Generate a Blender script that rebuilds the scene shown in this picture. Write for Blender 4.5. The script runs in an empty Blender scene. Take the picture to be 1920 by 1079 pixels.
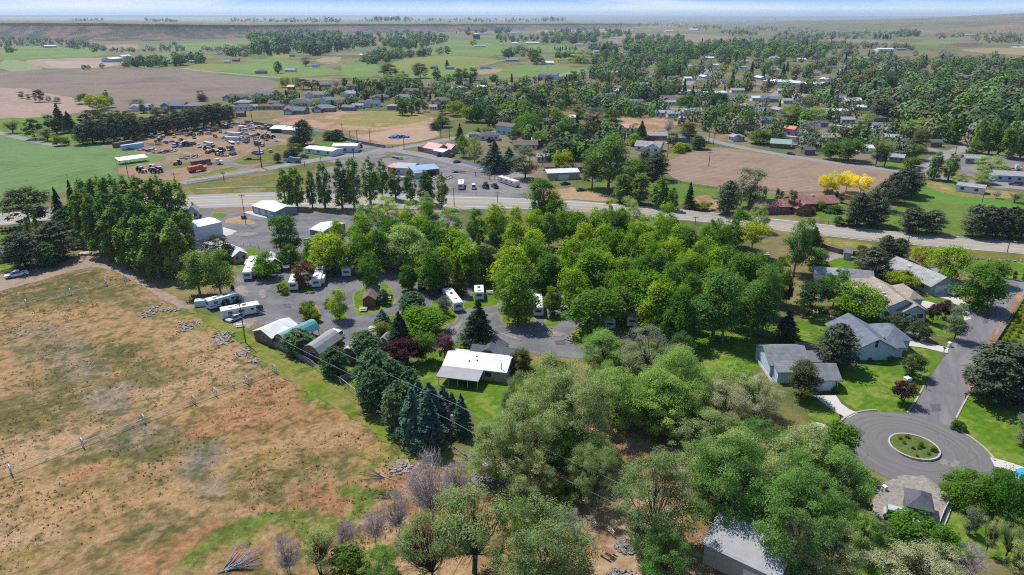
import bpy, math, random
import numpy as np
from mathutils import Vector
from mathutils.geometry import tessellate_polygon
R = math.radians
sc = bpy.context.scene
col = sc.collection
random.seed(7)
# ---------------------------------------------------------------- camera, world, sun, exposure
FOC, CH = 1280.0, 70.0
PITCH = 21.67
cam = bpy.data.cameras.new("camera"); cam.lens = 24.0; cam.sensor_width = 36.0
cam.clip_start = 1.0; cam.clip_end = 40000.0
camo = bpy.data.objects.new("camera", cam); col.objects.link(camo)
camo.location = (0, 0, CH); camo.rotation_euler = (R(90 - PITCH), 0, 0)
sc.camera = camo
SUN_AZ = 41.0      # degrees left of straight ahead
SUN_EL = 58.0
HAZE = 6.0e-5
wd = bpy.data.worlds.new("World"); sc.world = wd; wd.use_nodes = True
wn = wd.node_tree.nodes; wl = wd.node_tree.links
bg = wn["Background"]
sky = wn.new("ShaderNodeTexSky"); sky.sky_type = 'NISHITA'; sky.sun_disc = False
sky.sun_elevation = R(SUN_EL); sky.sun_rotation = R(-SUN_AZ)
sky.altitude = 300; sky.air_density = 1.0; sky.dust_density = 0.2; sky.ozone_density = 2.5
tc = wn.new("ShaderNodeTexCoord"); mp = wn.new("ShaderNodeMapping")
mp.inputs['Scale'].default_value = (1.6, 1.6, 14.0)
mp.inputs['Location'].default_value = (0.35, 0.0, 0.2)
cn = wn.new("ShaderNodeTexNoise"); cn.inputs['Scale'].default_value = 1.7; cn.inputs['Detail'].default_value = 7; cn.inputs['Roughness'].default_value = 0.55
cr = wn.new("ShaderNodeValToRGB"); cr.color_ramp.elements[0].position = 0.46; cr.color_ramp.elements[1].position = 0.64
cr.color_ramp.elements[1].color = (0.95, 0.95, 0.95, 1)
mx = wn.new("ShaderNodeMix"); mx.data_type = 'RGBA'
mx.inputs[7].default_value = (6.6, 7.0, 7.4, 1)
gm = wn.new("ShaderNodeGamma"); gm.inputs[1].default_value = 1.0
wl.new(tc.outputs['Generated'], mp.inputs[0]); wl.new(mp.outputs[0], cn.inputs[0]); wl.new(cn.outputs[0], cr.inputs[0])
sx = wn.new("ShaderNodeSeparateXYZ"); wl.new(tc.outputs['Generated'], sx.inputs[0])
def wmap(lo, hi):
    r = wn.new("ShaderNodeMapRange"); r.inputs[1].default_value = lo; r.inputs[2].default_value = hi; wl.new(sx.outputs[2], r.inputs[0]); return r.outputs[0]
def wmix(f, a, b):
    m = wn.new("ShaderNodeMix"); m.data_type = 'RGBA'; wl.new(f, m.inputs[0])
    for s_, v in ((6, a), (7, b)):
        if isinstance(v, tuple): m.inputs[s_].default_value = (*v, 1)
        else: wl.new(v, m.inputs[s_])
    return m.outputs[2]
low0 = wmix(wmap(0.0, 0.009), (2.4, 3.1, 3.9), (4.1, 5.0, 5.8))
low = wmix(wmap(0.009, 0.026), low0, (0.85, 2.3, 5.3))          # pale at the horizon, blue just above it
cl_ = wn.new("ShaderNodeMath"); cl_.operation = 'MULTIPLY'; wl.new(cr.outputs[0], cl_.inputs[0]); wl.new(wmap(0.35, 0.05), cl_.inputs[1])
cl2 = wn.new("ShaderNodeMath"); cl2.operation = 'MULTIPLY'; wl.new(cl_.outputs[0], cl2.inputs[0]); wl.new(wmap(0.003, 0.011), cl2.inputs[1])
low2 = wmix(cl2.outputs[0], low, (5.0, 5.4, 5.8))
wl.new(wmix(wmap(0.05, 0.35), low2, sky.outputs[0]), bg.inputs[0])
bg.inputs[1].default_value = 0.115
sl = bpy.data.lights.new("sun", 'SUN'); sl.energy = 4.2; sl.angle = R(0.5); sl.color = (1.0, 0.95, 0.87)
so = bpy.data.objects.new("sun", sl); col.objects.link(so)
sd = Vector((-math.sin(R(SUN_AZ)) * math.cos(R(SUN_EL)), math.cos(R(SUN_AZ)) * math.cos(R(SUN_EL)), math.sin(R(SUN_EL))))
so.rotation_euler = sd.to_track_quat('Z', 'Y').to_euler(); so.location = (0, 0, 300)
sc.view_settings.view_transform = 'Standard'; sc.view_settings.look = 'None'
sc.view_settings.exposure = 0.6; sc.view_settings.gamma = 1.0
sc.render.engine = 'CYCLES'
sc.cycles.max_bounces = 6; sc.cycles.diffuse_bounces = 3; sc.cycles.glossy_bounces = 2
sc.cycles.transmission_bounces = 4; sc.cycles.volume_bounces = 0; sc.cycles.transparent_max_bounces = 4
sc.cycles.use_denoising = False; sc.cycles.filter_width = 1.1

# ---------------------------------------------------------------- projection helpers (photo pixel -> point on the ground)
CP, SP = math.cos(R(PITCH)), math.sin(R(PITCH))
def G(x, y, z=0.0):
    u = (x - 960) / FOC; v = (y - 539.5) / FOC
    t = (CH - z) / (SP + v * CP)
    return Vector((u * t, t * (CP - v * SP), z))
def depth(p): return p[1] * CP - (p[2] - CH) * SP
def px(p):
    d = depth(p); up = p[1] * SP + (p[2] - CH) * CP
    return (960 + FOC * p[0] / d, 539.5 - FOC * up / d)
def height_at(p, ytop):
    k = (539.5 - ytop) / FOC
    return CH + p[1] * (k * CP - SP) / (CP + k * SP)
FR = dict(X=(0,0,1), A=(0,180,4), B=(480,180,4), C=(960,180,4), D=(1440,180,4), E=(0,380,3.997), F=(340,380,5.994),
          G=(380,520,5.994), H=(640,450,5.994), I=(640,560,4.15), J=(900,450,5.053), K=(1240,380,4.15), L=(1500,400,4.495),
          M=(0,640,3.997), N0=(0,820,4), N1=(480,820,4), N2=(960,820,4), N3=(1440,820,4), O=(1400,580,3.596), P=(960,600,3.997),
          Q1=(560,340,5.994), Q2=(860,340,5.994), Q3=(1120,340,5.994), R=(340,390,11.99), S=(180,220,4.8), T=(1400,430,3.997),
          U=(620,230,5.333), V=(1300,620,6.347), W1=(0,0,3), W2=(640,0,3), W3=(1280,0,3))
def fp(fr, x, y):
    o = FR[fr]; return (o[0] + x / o[2], o[1] + y / o[2])
def pts(fr, s):
    v = [float(q) for q in s.replace(',', ' ').split()]
    return [fp(fr, v[i], v[i + 1]) for i in range(0, len(v), 2)]

# ---------------------------------------------------------------- materials
MATS = {}
def newmat(key):
    m = bpy.data.materials.new(key); m.use_nodes = True
    nt = m.node_tree; b = nt.nodes["Principled BSDF"]
    b.inputs['Specular IOR Level'].default_value = 0.25
    MATS[key] = m
    return m, nt, b
def _noise(nt, vec, scale, detail=4, rough=0.6):
    n = nt.nodes.new("ShaderNodeTexNoise"); n.inputs['Scale'].default_value = scale
    n.inputs['Detail'].default_value = detail; n.inputs['Roughness'].default_value = rough
    if vec is not None: nt.links.new(vec, n.inputs['Vector'])
    return n.outputs[0]
def _rng(nt, val, a, b, lo=0.3, hi=0.7):
    r = nt.nodes.new("ShaderNodeMapRange"); r.inputs[1].default_value = lo; r.inputs[2].default_value = hi
    r.inputs[3].default_value = a; r.inputs[4].default_value = b
    nt.links.new(val, r.inputs[0]); return r.outputs[0]
def _scale(nt, colr, val):
    n = nt.nodes.new("ShaderNodeVectorMath"); n.operation = 'SCALE'
    nt.links.new(colr, n.inputs[0]); nt.links.new(val, n.inputs['Scale']); return n.outputs[0]
def mat(key, c, rough=0.8, var=0.12, scale=1.5, metal=0.0, spec=0.25, rib=None):
    if key in MATS: return MATS[key]
    m, nt, b = newmat(key)
    t = nt.nodes.new("ShaderNodeTexCoord"); rgb = nt.nodes.new("ShaderNodeRGB"); rgb.outputs[0].default_value = (*c, 1)
    o = _scale(nt, rgb.outputs[0], _rng(nt, _noise(nt, t.outputs['Object'], scale), 1 - var, 1 + var))
    o = _scale(nt, o, _rng(nt, _noise(nt, t.outputs['Object'], scale * 9, 3), 1 - var * .5, 1 + var * .5))
    if rib:
        w = nt.nodes.new("ShaderNodeTexWave"); w.bands_direction = rib[0]; w.inputs['Scale'].default_value = rib[1]
        nt.links.new(t.outputs['Object'], w.inputs[0])
        o = _scale(nt, o, _rng(nt, w.outputs[1], 1 - rib[2], 1 + rib[2] * .3, 0, .5))
    nt.links.new(o, b.inputs['Base Color'])
    b.inputs['Roughness'].default_value = rough; b.inputs['Metallic'].default_value = metal
    b.inputs['Specular IOR Level'].default_value = spec
    return m
def ground(key, cols, scale=0.02, fine=0.25, fv=0.22, mid=None, rows=None, aniso=None, rings=None, rough=0.95):
    """patchy soil / turf / paving: noise picks between cols, finer noises break it up; rows = (angle, period m, amount)"""
    if key in MATS: return MATS[key]
    m, nt, b = newmat(key); L = nt.links
    t = nt.nodes.new("ShaderNodeTexCoord"); vec = t.outputs['Object']
    nv = vec
    if aniso:
        mp = nt.nodes.new("ShaderNodeMapping"); mp.inputs['Rotation'].default_value = (0, 0, -R(aniso[0]))
        L.new(vec, mp.inputs[0]); m2 = nt.nodes.new("ShaderNodeMapping"); m2.inputs['Scale'].default_value = (aniso[1], 1, 1)
        L.new(mp.outputs[0], m2.inputs[0]); nv = m2.outputs[0]
    if rings:
        s = nt.nodes.new("ShaderNodeVectorMath"); s.operation = 'DISTANCE'; s.inputs[1].default_value = (rings[0], rings[1], 0)
        L.new(vec, s.inputs[0]); cx = nt.nodes.new("ShaderNodeCombineXYZ"); L.new(s.outputs['Value'], cx.inputs[0])
        sm = nt.nodes.new("ShaderNodeVectorMath"); sm.operation = 'MULTIPLY_ADD'; sm.inputs[1].default_value = (.05, .05, .05)
        L.new(vec, sm.inputs[0]); L.new(cx.outputs[0], sm.inputs[2]); nv = sm.outputs[0]
    cr = nt.nodes.new("ShaderNodeValToRGB"); e = cr.color_ramp.elements
    n = len(cols)
    while len(e) < n: e.new(0.5)
    for i, c in enumerate(cols):
        e[i].position = 0.33 + 0.34 * i / max(1, n - 1); e[i].color = (*c, 1)
    L.new(_noise(nt, nv, scale, 6, 0.62), cr.inputs[0])
    o = _scale(nt, cr.outputs[0], _rng(nt, _noise(nt, nv, fine, 5, 0.65), 1 - fv, 1 + fv))
    o = _scale(nt, o, _rng(nt, _noise(nt, vec, fine * 6, 3, 0.7), 1 - fv * .7, 1 + fv * .7))
    if rows:
        mp = nt.nodes.new("ShaderNodeMapping"); mp.inputs['Rotation'].default_value = (0, 0, -R(rows[0])); L.new(vec, mp.inputs[0])
        w = nt.nodes.new("ShaderNodeTexWave"); w.bands_direction = 'Y'; w.inputs['Scale'].default_value = 0.314 / rows[1]
        w.inputs['Distortion'].default_value = 1.5; w.inputs['Detail Scale'].default_value = .3
        L.new(mp.outputs[0], w.inputs[0]); o = _scale(nt, o, _rng(nt, w.outputs[1], 1 - rows[2], 1 + rows[2], 0, 1))
    L.new(o, b.inputs['Base Color']); b.inputs['Roughness'].default_value = rough
    b.inputs['Specular IOR Level'].default_value = 0.1
    return m
def leafmat(key, c, tr=0.35, hv=0.03, vv=0.35, tv=0.25):
    if key in MATS: return MATS[key]
    m = bpy.data.materials.new(key); m.use_nodes = True; MATS[key] = m
    nt = m.node_tree; L = nt.links; nt.nodes.remove(nt.nodes["Principled BSDF"]); out = nt.nodes["Material Output"]
    g = nt.nodes.new("ShaderNodeNewGeometry"); oi = nt.nodes.new("ShaderNodeObjectInfo")
    rgb = nt.nodes.new("ShaderNodeRGB"); rgb.outputs[0].default_value = (*c, 1)
    h = nt.nodes.new("ShaderNodeHueSaturation")
    L.new(rgb.outputs[0], h.inputs['Color'])
    L.new(_rng(nt, oi.outputs['Random'], 0.5 - hv, 0.5 + hv, 0, 1), h.inputs['Hue'])
    L.new(_rng(nt, oi.outputs['Random'], 1 - tv, 1 + tv, 1, 0), h.inputs['Value'])
    o = _scale(nt, h.outputs[0], _rng(nt, g.outputs['Random Per Island'], 1 - vv, 1 + vv, 0, 1))
    tcd = nt.nodes.new("ShaderNodeTexCoord"); o = _scale(nt, o, _rng(nt, _noise(nt, tcd.outputs['Object'], .42, 3, .6), .74, 1.26))
    d = nt.nodes.new("ShaderNodeBsdfDiffuse"); t = nt.nodes.new("ShaderNodeBsdfTranslucent"); mx = nt.nodes.new("ShaderNodeMixShader")
    L.new(o, d.inputs[0])
    h2 = nt.nodes.new("ShaderNodeVectorMath"); h2.operation = 'MULTIPLY'; h2.inputs[1].default_value = (1.25, 1.2, 0.6); L.new(o, h2.inputs[0])
    L.new(h2.outputs[0], t.inputs[0]); mx.inputs[0].default_value = tr
    L.new(d.outputs[0], mx.inputs[1]); L.new(t.outputs[0], mx.inputs[2]); L.new(mx.outputs[0], out.inputs[0])
    return m
def attrmat(key, attr, fine=0.5, fv=0.3, k2=7):
    if key in MATS: return MATS[key]
    m, nt, b = newmat(key); L = nt.links
    a = nt.nodes.new("ShaderNodeAttribute"); a.attribute_name = attr
    t = nt.nodes.new("ShaderNodeTexCoord")
    o = _scale(nt, a.outputs[0], _rng(nt, _noise(nt, t.outputs['Object'], fine, 6, .7), 1 - fv, 1 + fv))
    o = _scale(nt, o, _rng(nt, _noise(nt, t.outputs['Object'], fine * k2, 3, .7), 1 - fv * .8, 1 + fv * .8))
    L.new(o, b.inputs['Base Color']); b.inputs['Roughness'].default_value = .95; b.inputs['Specular IOR Level'].default_value = .1
    return m

# ---------------------------------------------------------------- mesh helpers
def fastmesh(name, V, F, mats, mi=None, smooth=False):
    V = np.asarray(V, dtype=np.float32); F = np.asarray(F, dtype=np.int32); n = F.shape[1]
    me = bpy.data.meshes.new(name)
    me.vertices.add(len(V)); me.vertices.foreach_set("co", V.ravel())
    me.loops.add(F.size); me.loops.foreach_set("vertex_index", F.ravel())
    me.polygons.add(len(F)); me.polygons.foreach_set("loop_start", np.arange(0, F.size, n, dtype=np.int32))
    for m in mats: me.materials.append(m)
    if mi is not None: me.polygons.foreach_set("material_index", np.asarray(mi, dtype=np.int32))
    if smooth: me.polygons.foreach_set("use_smooth", np.ones(len(F), dtype=bool))
    me.update(calc_edges=True)
    return me
class MB:
    def __init__(s): s.v = []; s.f = []; s.m = []
    def face(s, ps, mi=0):
        b = len(s.v); s.v += [tuple(p) for p in ps]; s.f.append(tuple(range(b, b + len(ps)))); s.m.append(mi); return s
    def box(s, x0, x1, y0, y1, z0, z1, mi=0):
        b = len(s.v); s.v += [(x0,y0,z0),(x1,y0,z0),(x1,y1,z0),(x0,y1,z0),(x0,y0,z1),(x1,y0,z1),(x1,y1,z1),(x0,y1,z1)]
        for q in ((0,3,2,1),(4,5,6,7),(0,1,5,4),(1,2,6,5),(2,3,7,6),(3,0,4,7)):
            s.f.append(tuple(b + i for i in q)); s.m.append(mi)
        return s
    def prism(s, sec, a, b, axis='x', mi=0):
        """extrude a 2D section (list of (p,q)); axis x: (y,z); axis y: (x,z); axis z: (x,y)"""
        k = len(s.v); n = len(sec)
        for w in (a, b):
            for p, q in sec: s.v.append((w, p, q) if axis == 'x' else (p, w, q) if axis == 'y' else (p, q, w))
        for i in range(n):
            j = (i + 1) % n; s.f.append((k + i, k + j, k + n + j, k + n + i)); s.m.append(mi)
        s.f.append(tuple(k + i for i in range(n))[::-1]); s.m.append(mi)
        s.f.append(tuple(k + n + i for i in range(n))); s.m.append(mi)
        return s
    def tube(s, p, q, r0, r1=None, n=6, mi=0, cap=True):
        r1 = r0 if r1 is None else r1
        p = Vector(p); q = Vector(q); d = (q - p)
        if d.length < 1e-6: return s
        d.normalize(); a = d.orthogonal().normalized(); b = d.cross(a); k = len(s.v)
        for c, r in ((p, r0), (q, r1)):
            for i in range(n):
                t = 2 * math.pi * i / n; s.v.append(tuple(c + a * (r * math.cos(t)) + b * (r * math.sin(t))))
        for i in range(n):
            j = (i + 1) % n; s.f.append((k + i, k + j, k + n + j, k + n + i)); s.m.append(mi)
        if cap:
            s.f.append(tuple(k + i for i in range(n))[::-1]); s.m.append(mi); s.f.append(tuple(k + n + i for i in range(n))); s.m.append(mi)
        return s
    def mesh(s, name, mats, smooth=False):
        me = bpy.data.meshes.new(name); me.from_pydata(s.v, [], s.f)
        if not isinstance(mats, (list, tuple)): mats = [mats]
        for m in mats: me.materials.append(m)
        me.polygons.foreach_set("material_index", s.m)
        if smooth: me.polygons.foreach_set("use_smooth", [True] * len(s.f))
        me.update(); return me
    def build(s, name, mats, parent=None, smooth=False): return link(name, s.mesh(name, mats, smooth), parent)
def link(name, me, parent=None):
    o = bpy.data.objects.new(name, me); col.objects.link(o)
    if parent is not None: o.parent = parent
    return o
THINGS = []      # (object, photo x, photo y) of things whose label is still to be written from look + nearest landmark
def thing(name, loc=(0, 0, 0), rz=0.0, cat=None, label=None, group=None, look=None):
    o = bpy.data.objects.new(name, None); col.objects.link(o); o.location = loc; o.rotation_euler = (0, 0, rz)
    o.empty_display_size = 0.3
    note(o, cat, label, group, look); return o
def note(o, cat, label=None, group=None, look=None):
    o['category'] = cat or o.name.split('.')[0].replace('_', ' ')
    if group: o['group'] = group
    if label: o['label'] = label
    else: THINGS.append((o, look or o['category']))
def dup(root, loc, rz=0.0, scale=None):
    r = root.copy(); col.objects.link(r); r.location = loc; r.rotation_euler = (0, 0, rz)
    for k in ('label', 'group'):
        if k in r: del r[k]
    if scale: r.scale = scale
    for ch in root.children:
        c = ch.copy(); col.objects.link(c); c.parent = r
        for g in ch.children:
            d = g.copy(); col.objects.link(d); d.parent = c
    return r
def struct(name, me, label=None):
    o = link(name, me); o['kind'] = 'structure'
    o['category'] = name.split('.')[0].replace('_', ' ')
    if label: o['label'] = label
    return o
def chaikin(P, closed=True, it=2):
    for _ in range(it):
        Q = []; n = len(P)
        rngi = range(n) if closed else range(n - 1)
        if not closed: Q.append(P[0])
        for i in rngi:
            a, b = P[i], P[(i + 1) % n]; Q += [a * .75 + b * .25, a * .25 + b * .75]
        if not closed: Q.append(P[-1])
        P = Q
    return P
SHEETN = [0]
def sheet(name, pl, z, m, jit=0.25, smooth=0, seg=None, label=None):
    P = [G(*p) for p in pl]
    if smooth: P = chaikin(P, True, smooth)
    per = sum((P[i] - P[i - 1]).length for i in range(len(P))); seg = seg or max(0.6, per / 160)
    Q = []
    for i in range(len(P)):
        a, b = P[i - 1], P[i]; n = max(1, int((b - a).length / seg))
        for k in range(n): Q.append(a.lerp(b, k / n))
    rr = random.Random(len(Q))
    if jit: Q = [Vector((q.x + rr.gauss(0, jit), q.y + rr.gauss(0, jit), 0)) for q in Q]
    SHEETN[0] += 1; z += .00026 * (SHEETN[0] % 28)
    tris = tessellate_polygon([Q])
    V = [(q.x, q.y, z) for q in Q]
    def up(t):
        a, b, c = (Q[i] for i in t); return t if (b - a).cross(c - a).z > 0 else t[::-1]
    me = fastmesh(name, V, [up(t) for t in tris], [m])
    return struct(name, me, label)
def offset_line(P, d):
    out = []
    for i in range(len(P)):
        t = (P[min(i + 1, len(P) - 1)] - P[max(i - 1, 0)]); t.z = 0; t.normalize()
        out.append(P[i] + Vector((-t.y, t.x, 0)) * d)
    return out
def ribbon(name, pl, w, z, m, smooth=2, h=0.0, off=0.0, raw=False, label=None, dash=None, kind='structure'):
    P = pl if raw else [G(*p) for p in pl]
    if smooth: P = chaikin(P, False, smooth)
    if off: P = offset_line(P, off)
    a = offset_line(P, w / 2); b = offset_line(P, -w / 2); mb = MB()
    acc = 0.0
    for i in range(len(P) - 1):
        acc += (P[i + 1] - P[i]).length
        if dash and (acc % (dash * 2)) > dash: continue
        q = [Vector((v.x, v.y, z + h)) for v in (b[i], b[i + 1], a[i + 1], a[i])]
        mb.face(q)
        if h:
            for s_, e_ in ((q[0], q[1]), (q[2], q[3])):
                mb.face([s_, Vector((s_.x, s_.y, z - .02)), Vector((e_.x, e_.y, z - .02)), e_])
    return struct(name, mb.mesh(name, m), label)
# ---------------------------------------------------------------- surface colours, given as the sunlit photo colour and turned into an albedo
def lin(v): v /= 255.0; return v / 12.92 if v <= .04045 else ((v + .055) / 1.055) ** 2.4
def c8(r, g, b, k=1.75): return (lin(r) / k, lin(g) / k, lin(b) / k)
g_base = ground("dry_turf", [c8(120,120,75), c8(96,112,58), c8(150,132,92), c8(84,104,50)], .012, .3, .25)
g_lawn = ground("lawn_turf", [c8(84,120,30), c8(104,138,38), c8(92,130,32), c8(136,150,66), c8(98,134,36)], .14, .7, .24, rows=(35, 1.6, .07))
g_lawn2 = ground("soft_lawn_turf", [c8(92,120,48), c8(110,136,56), c8(126,142,72)], .05, .6, .16)
g_green = ground("green_crop", [c8(108,138,80), c8(118,148,88), c8(100,130,72)], .03, .25, .08, rows=(75, 6.0, .05))
g_pale = ground("pale_crop", [c8(150,160,112), c8(140,154,104)], .02, .3, .1)
g_asph = ground("worn_asphalt", [c8(128,126,130), c8(142,140,142), c8(118,117,122), c8(152,148,146)], .07, .9, .10)
g_lot = ground("dusty_asphalt", [c8(136,130,132), c8(152,146,144), c8(126,122,126), c8(166,158,150)], .05, .7, .10)
g_road = ground("street_paving", [c8(150,147,148), c8(164,160,158), c8(142,140,142)], .06, .6, .08)
g_hway = ground("highway_paving", [c8(170,165,160), c8(182,176,170), c8(160,156,152)], .03, .5, .07, aniso=(-8, .12))
g_circle = ground("circle_paving", [c8(124,121,122), c8(136,132,132), c8(129,126,127), c8(150,145,142)], .4, 1.5, .14, rings=(70.1, 100.4))
g_gravel = ground("gravel", [c8(158,149,142), c8(172,163,155), c8(140,132,127)], .12, 1.6, .3)
g_dirt = ground("bare_dirt", [c8(176,144,112), c8(190,160,128), c8(160,126,98), c8(150,132,100)], .05, .5, .18)
g_reddirt = ground("red_dirt", [c8(160,128,102), c8(172,142,116), c8(150,132,110), c8(126,124,92)], .06, .5, .2)
g_brown = ground("ploughed_soil", [c8(134,118,106), c8(146,130,116), c8(126,112,102)], .01, .12, .10, rows=(20, 7, .04))
g_brown2 = ground("furrowed_soil", [c8(156,132,116), c8(166,142,124), c8(146,124,110)], .03, .3, .12, rows=(-25, 3.2, .10))
g_pink = ground("pinkish_soil", [c8(168,142,128), c8(182,156,140), c8(156,134,118)], .02, .2, .14)
g_tan = ground("dry_grass", [c8(178,152,104), c8(162,144,92), c8(140,138,76), c8(188,164,118)], .05, .5, .2)
g_weed = ground("weedy_grass", [c8(150,128,84), c8(128,122,66), c8(110,118,54), c8(160,140,96)], .06, .6, .2)
g_conc = ground("white_concrete", [c8(226,222,212), c8(214,210,202)], .2, 2, .06)
g_kerb = ground("kerb_concrete", [c8(205,200,192), c8(188,184,178)], .5, 3, .08)
g_white = mat("road_paint", (.62, .62, .60), .7, .1, 2); g_yel = mat("yellow_road_paint", (.55, .38, .05), .7, .1, 2)
g_town = ground("town_yards", [c8(96,116,60), c8(120,118,86), c8(150,132,108), c8(86,110,50)], .03, .3, .2)
g_far = ground("far_fields", [c8(120,128,84), c8(150,132,104), c8(104,122,70), c8(140,124,100), c8(96,116,74)], .0016, .02, .12)
LV = lambda n: 0.008 * n

# ---- the ground: one sheet to the horizon
S = 45000.0
mb = MB(); mb.face([(-S, -400, 0), (S, -400, 0), (S, 1400, 0), (-S, 1400, 0)], 0); mb.face([(-S, 1400, 0), (S, 1400, 0), (S, S, 0), (-S, S, 0)], 1)
struct("ground", mb.mesh("ground", [g_base, g_far]))

# ---- far fields (upper part of the photo)
def field(fr, s, m, name="field", lv=1, jit=1.0, smooth=1): return sheet(name, pts(fr, s), LV(lv), m, jit, smooth)
c_gr = g_green
g_green2 = ground("far_pasture", [c8(112,138,70), c8(128,150,80), c8(104,132,62)], .004, .05, .1)
g_olive = ground("olive_pasture", [c8(146,150,78), c8(130,142,72)], .006, .05, .1)
g_tan2 = ground("far_dry_grass", [c8(172,156,120), c8(160,146,110)], .006, .05, .1)
g_brown3 = ground("far_soil", [c8(150,126,112), c8(164,140,124)], .004, .05, .06)
field('X', "0,134 60,133 150,130 330,128 365,137 425,141 525,151 522,166 440,182 330,200 240,207 130,214 0,222 -160,224 -160,140", g_brown)
field('X', "-160,166 40,164 90,176 150,186 190,200 150,212 60,222 -160,226", g_pink, lv=2)
field('W1', "0,270 130,262 300,268 470,268 600,290 560,325 330,325 120,335 0,340", g_green2)
field('W1', "0,338 110,338 210,375 260,392 0,408", g_pale)
field('W1', "110,340 330,330 640,325 740,345 640,380 320,388 240,385", g_pink, lv=2, name="dirt_yard")
field('W1', "230,345 360,345 540,350 660,360 600,380 320,385", ground("pale_gravel", [c8(190,172,158), c8(176,158,146)], .02, .2, .1), lv=3, name="gravel_yard")
field('W1', "560,255 760,250 790,262 780,283 620,280", g_tan2)
field('W1', "760,258 1100,240 1450,228 1400,262 1140,286 790,280", g_green2)
field('W1', "760,312 1000,298 1200,312 1190,332 960,345 790,325", g_green2)
field('W1', "1030,380 1120,358 1390,362 1420,380 1280,404 1120,400", g_olive)
field('W1', "1200,408 1400,340 1560,325 1720,355 1910,395 1900,420 1600,442 1400,430", g_green2, lv=2)
field('W1', "1530,300 1650,300 1640,330 1530,330", g_olive)
field('W1', "1780,330 1920,315 1920,350 1780,355", g_tan2)
field('W2', "0,350 120,350 220,365 210,430 0,446", g_green2)
field('W2', "280,352 450,318 620,312 850,330 900,345 760,385 560,400 240,395", g_olive)
field('W2', "240,395 560,400 760,385 740,430 420,450 200,440", g_green2, lv=2)
field('W2', "560,215 640,225 900,225 1100,240 1080,250 700,262 560,255", g_green2)
field('W2', "360,268 560,262 700,262 920,258 910,290 870,320 620,312 450,300", g_green2, lv=2)
field('W2', "860,405 960,372 1060,362 1280,368 1300,390 1150,425 1000,430 840,440", g_green2)
field('W2', "1180,392 1780,355 1800,385 1480,400 1320,420 1200,440", g_green2, lv=2)
field('W2', "1030,252 1300,262 1390,280 1180,300 1080,280", g_green2)
field('W2', "740,398 900,382 900,408 760,425", g_tan2, lv=2)
field('W2', "540,478 900,470 1200,478 1240,492 1000,500 700,490", g_weed)
field('W2', "1640,128 1920,128 1920,152 1700,158", g_brown3); field('W2', "1490,220 1640,190 1920,190 2160,202 2400,236 2200,240 1700,238 1520,245", g_brown3, lv=2)
field('W2', "1080,172 1640,160 1640,182 1120,184", g_tan2)
field('W3', "230,236 500,230 660,262 640,272 400,262 240,255", g_brown3, lv=2)
field('W3', "700,222 1000,222 1270,238 1240,252 900,238", g_brown3); field('W3', "1280,238 1540,232 1520,250 1300,256", g_green2)
field('W3', "1530,280 1700,270 2000,274 2000,314 1680,300", g_tan2); field('W3', "1500,246 1680,238 1700,262 1540,268", ground("excavated_soil", [c8(128,100,96), c8(110,88,88)], .01, .1, .1), lv=2)
field('W3', "440,104 880,108 880,118 460,124", g_brown3); field('W3', "640,172 760,178 740,190 640,186", g_green2)
field('W3', "1840,262 2000,258 2000,270 1850,272", mat("pond_surface", (.12, .2, .3), .1, .05, .1, spec=.5), name="pond", lv=3)

# ---- bluffs and far hills: a cliff about 40 m high some 2-4 km off, the plateau behind it, and a long rise on the right
def hill(name, xs, rows, mats_, step=12, rough=1.0, slot=None):
    """xs: list of photo columns; rows: list of (per-column Y distance or None, per-column photo y, material slot below this row)"""
    cols = np.arange(xs[0], xs[-1] + 1, step); V = []; F = []; mi = []; rng = np.random.default_rng(3); nr = len(rows)
    for ci, x in enumerate(cols):
        b0 = None
        for ri, (Y, ys, sl_) in enumerate(rows):
            y = float(np.interp(x, xs, ys)); 
            if ri == 0:
                p = G(x, y); b0 = p.y; V.append((p.x, p.y, -2.0)); continue
            Yk = (b0 * Y) if Y < 4 else Y
            y += (math.sin(x * .05 + ri * 2) * .5 + math.sin(x * .13 + ri) * .4 + rng.normal(0, .35)) * rough * (.6 if ri < nr - 1 else .15)
            z = height_at((0, Yk, 0), y); d = Yk * CP - (z - CH) * SP
            V.append(((x - 960) / FOC * d, Yk, z))
    for c in range(len(cols) - 1):
        for r in range(nr - 1):
            a = c * nr + r; F.append((a, a + nr, a + nr + 1, a + 1)); mi.append(rows[r + 1][2])
    return struct(name, fastmesh(name, V, F, mats_, mi))
h_slope = ground("bluff_slope", [c8(84,88,84), c8(124,102,88), c8(74,88,72), c8(146,114,98), c8(80,90,82), c8(70,82,66)], .004, .05, .25)
h_rim = ground("basalt_rim", [c8(44,44,50), c8(62,58,58), c8(38,38,44)], .01, .08, .25)
h_top = ground("plateau_fields", [c8(150,142,104), c8(128,138,88), c8(158,140,108), c8(120,128,84)], .0025, .03, .12)
XS = [-300, 0, 150, 300, 450, 560, 640, 800, 950, 1060, 1150, 1215, 1260]
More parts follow.
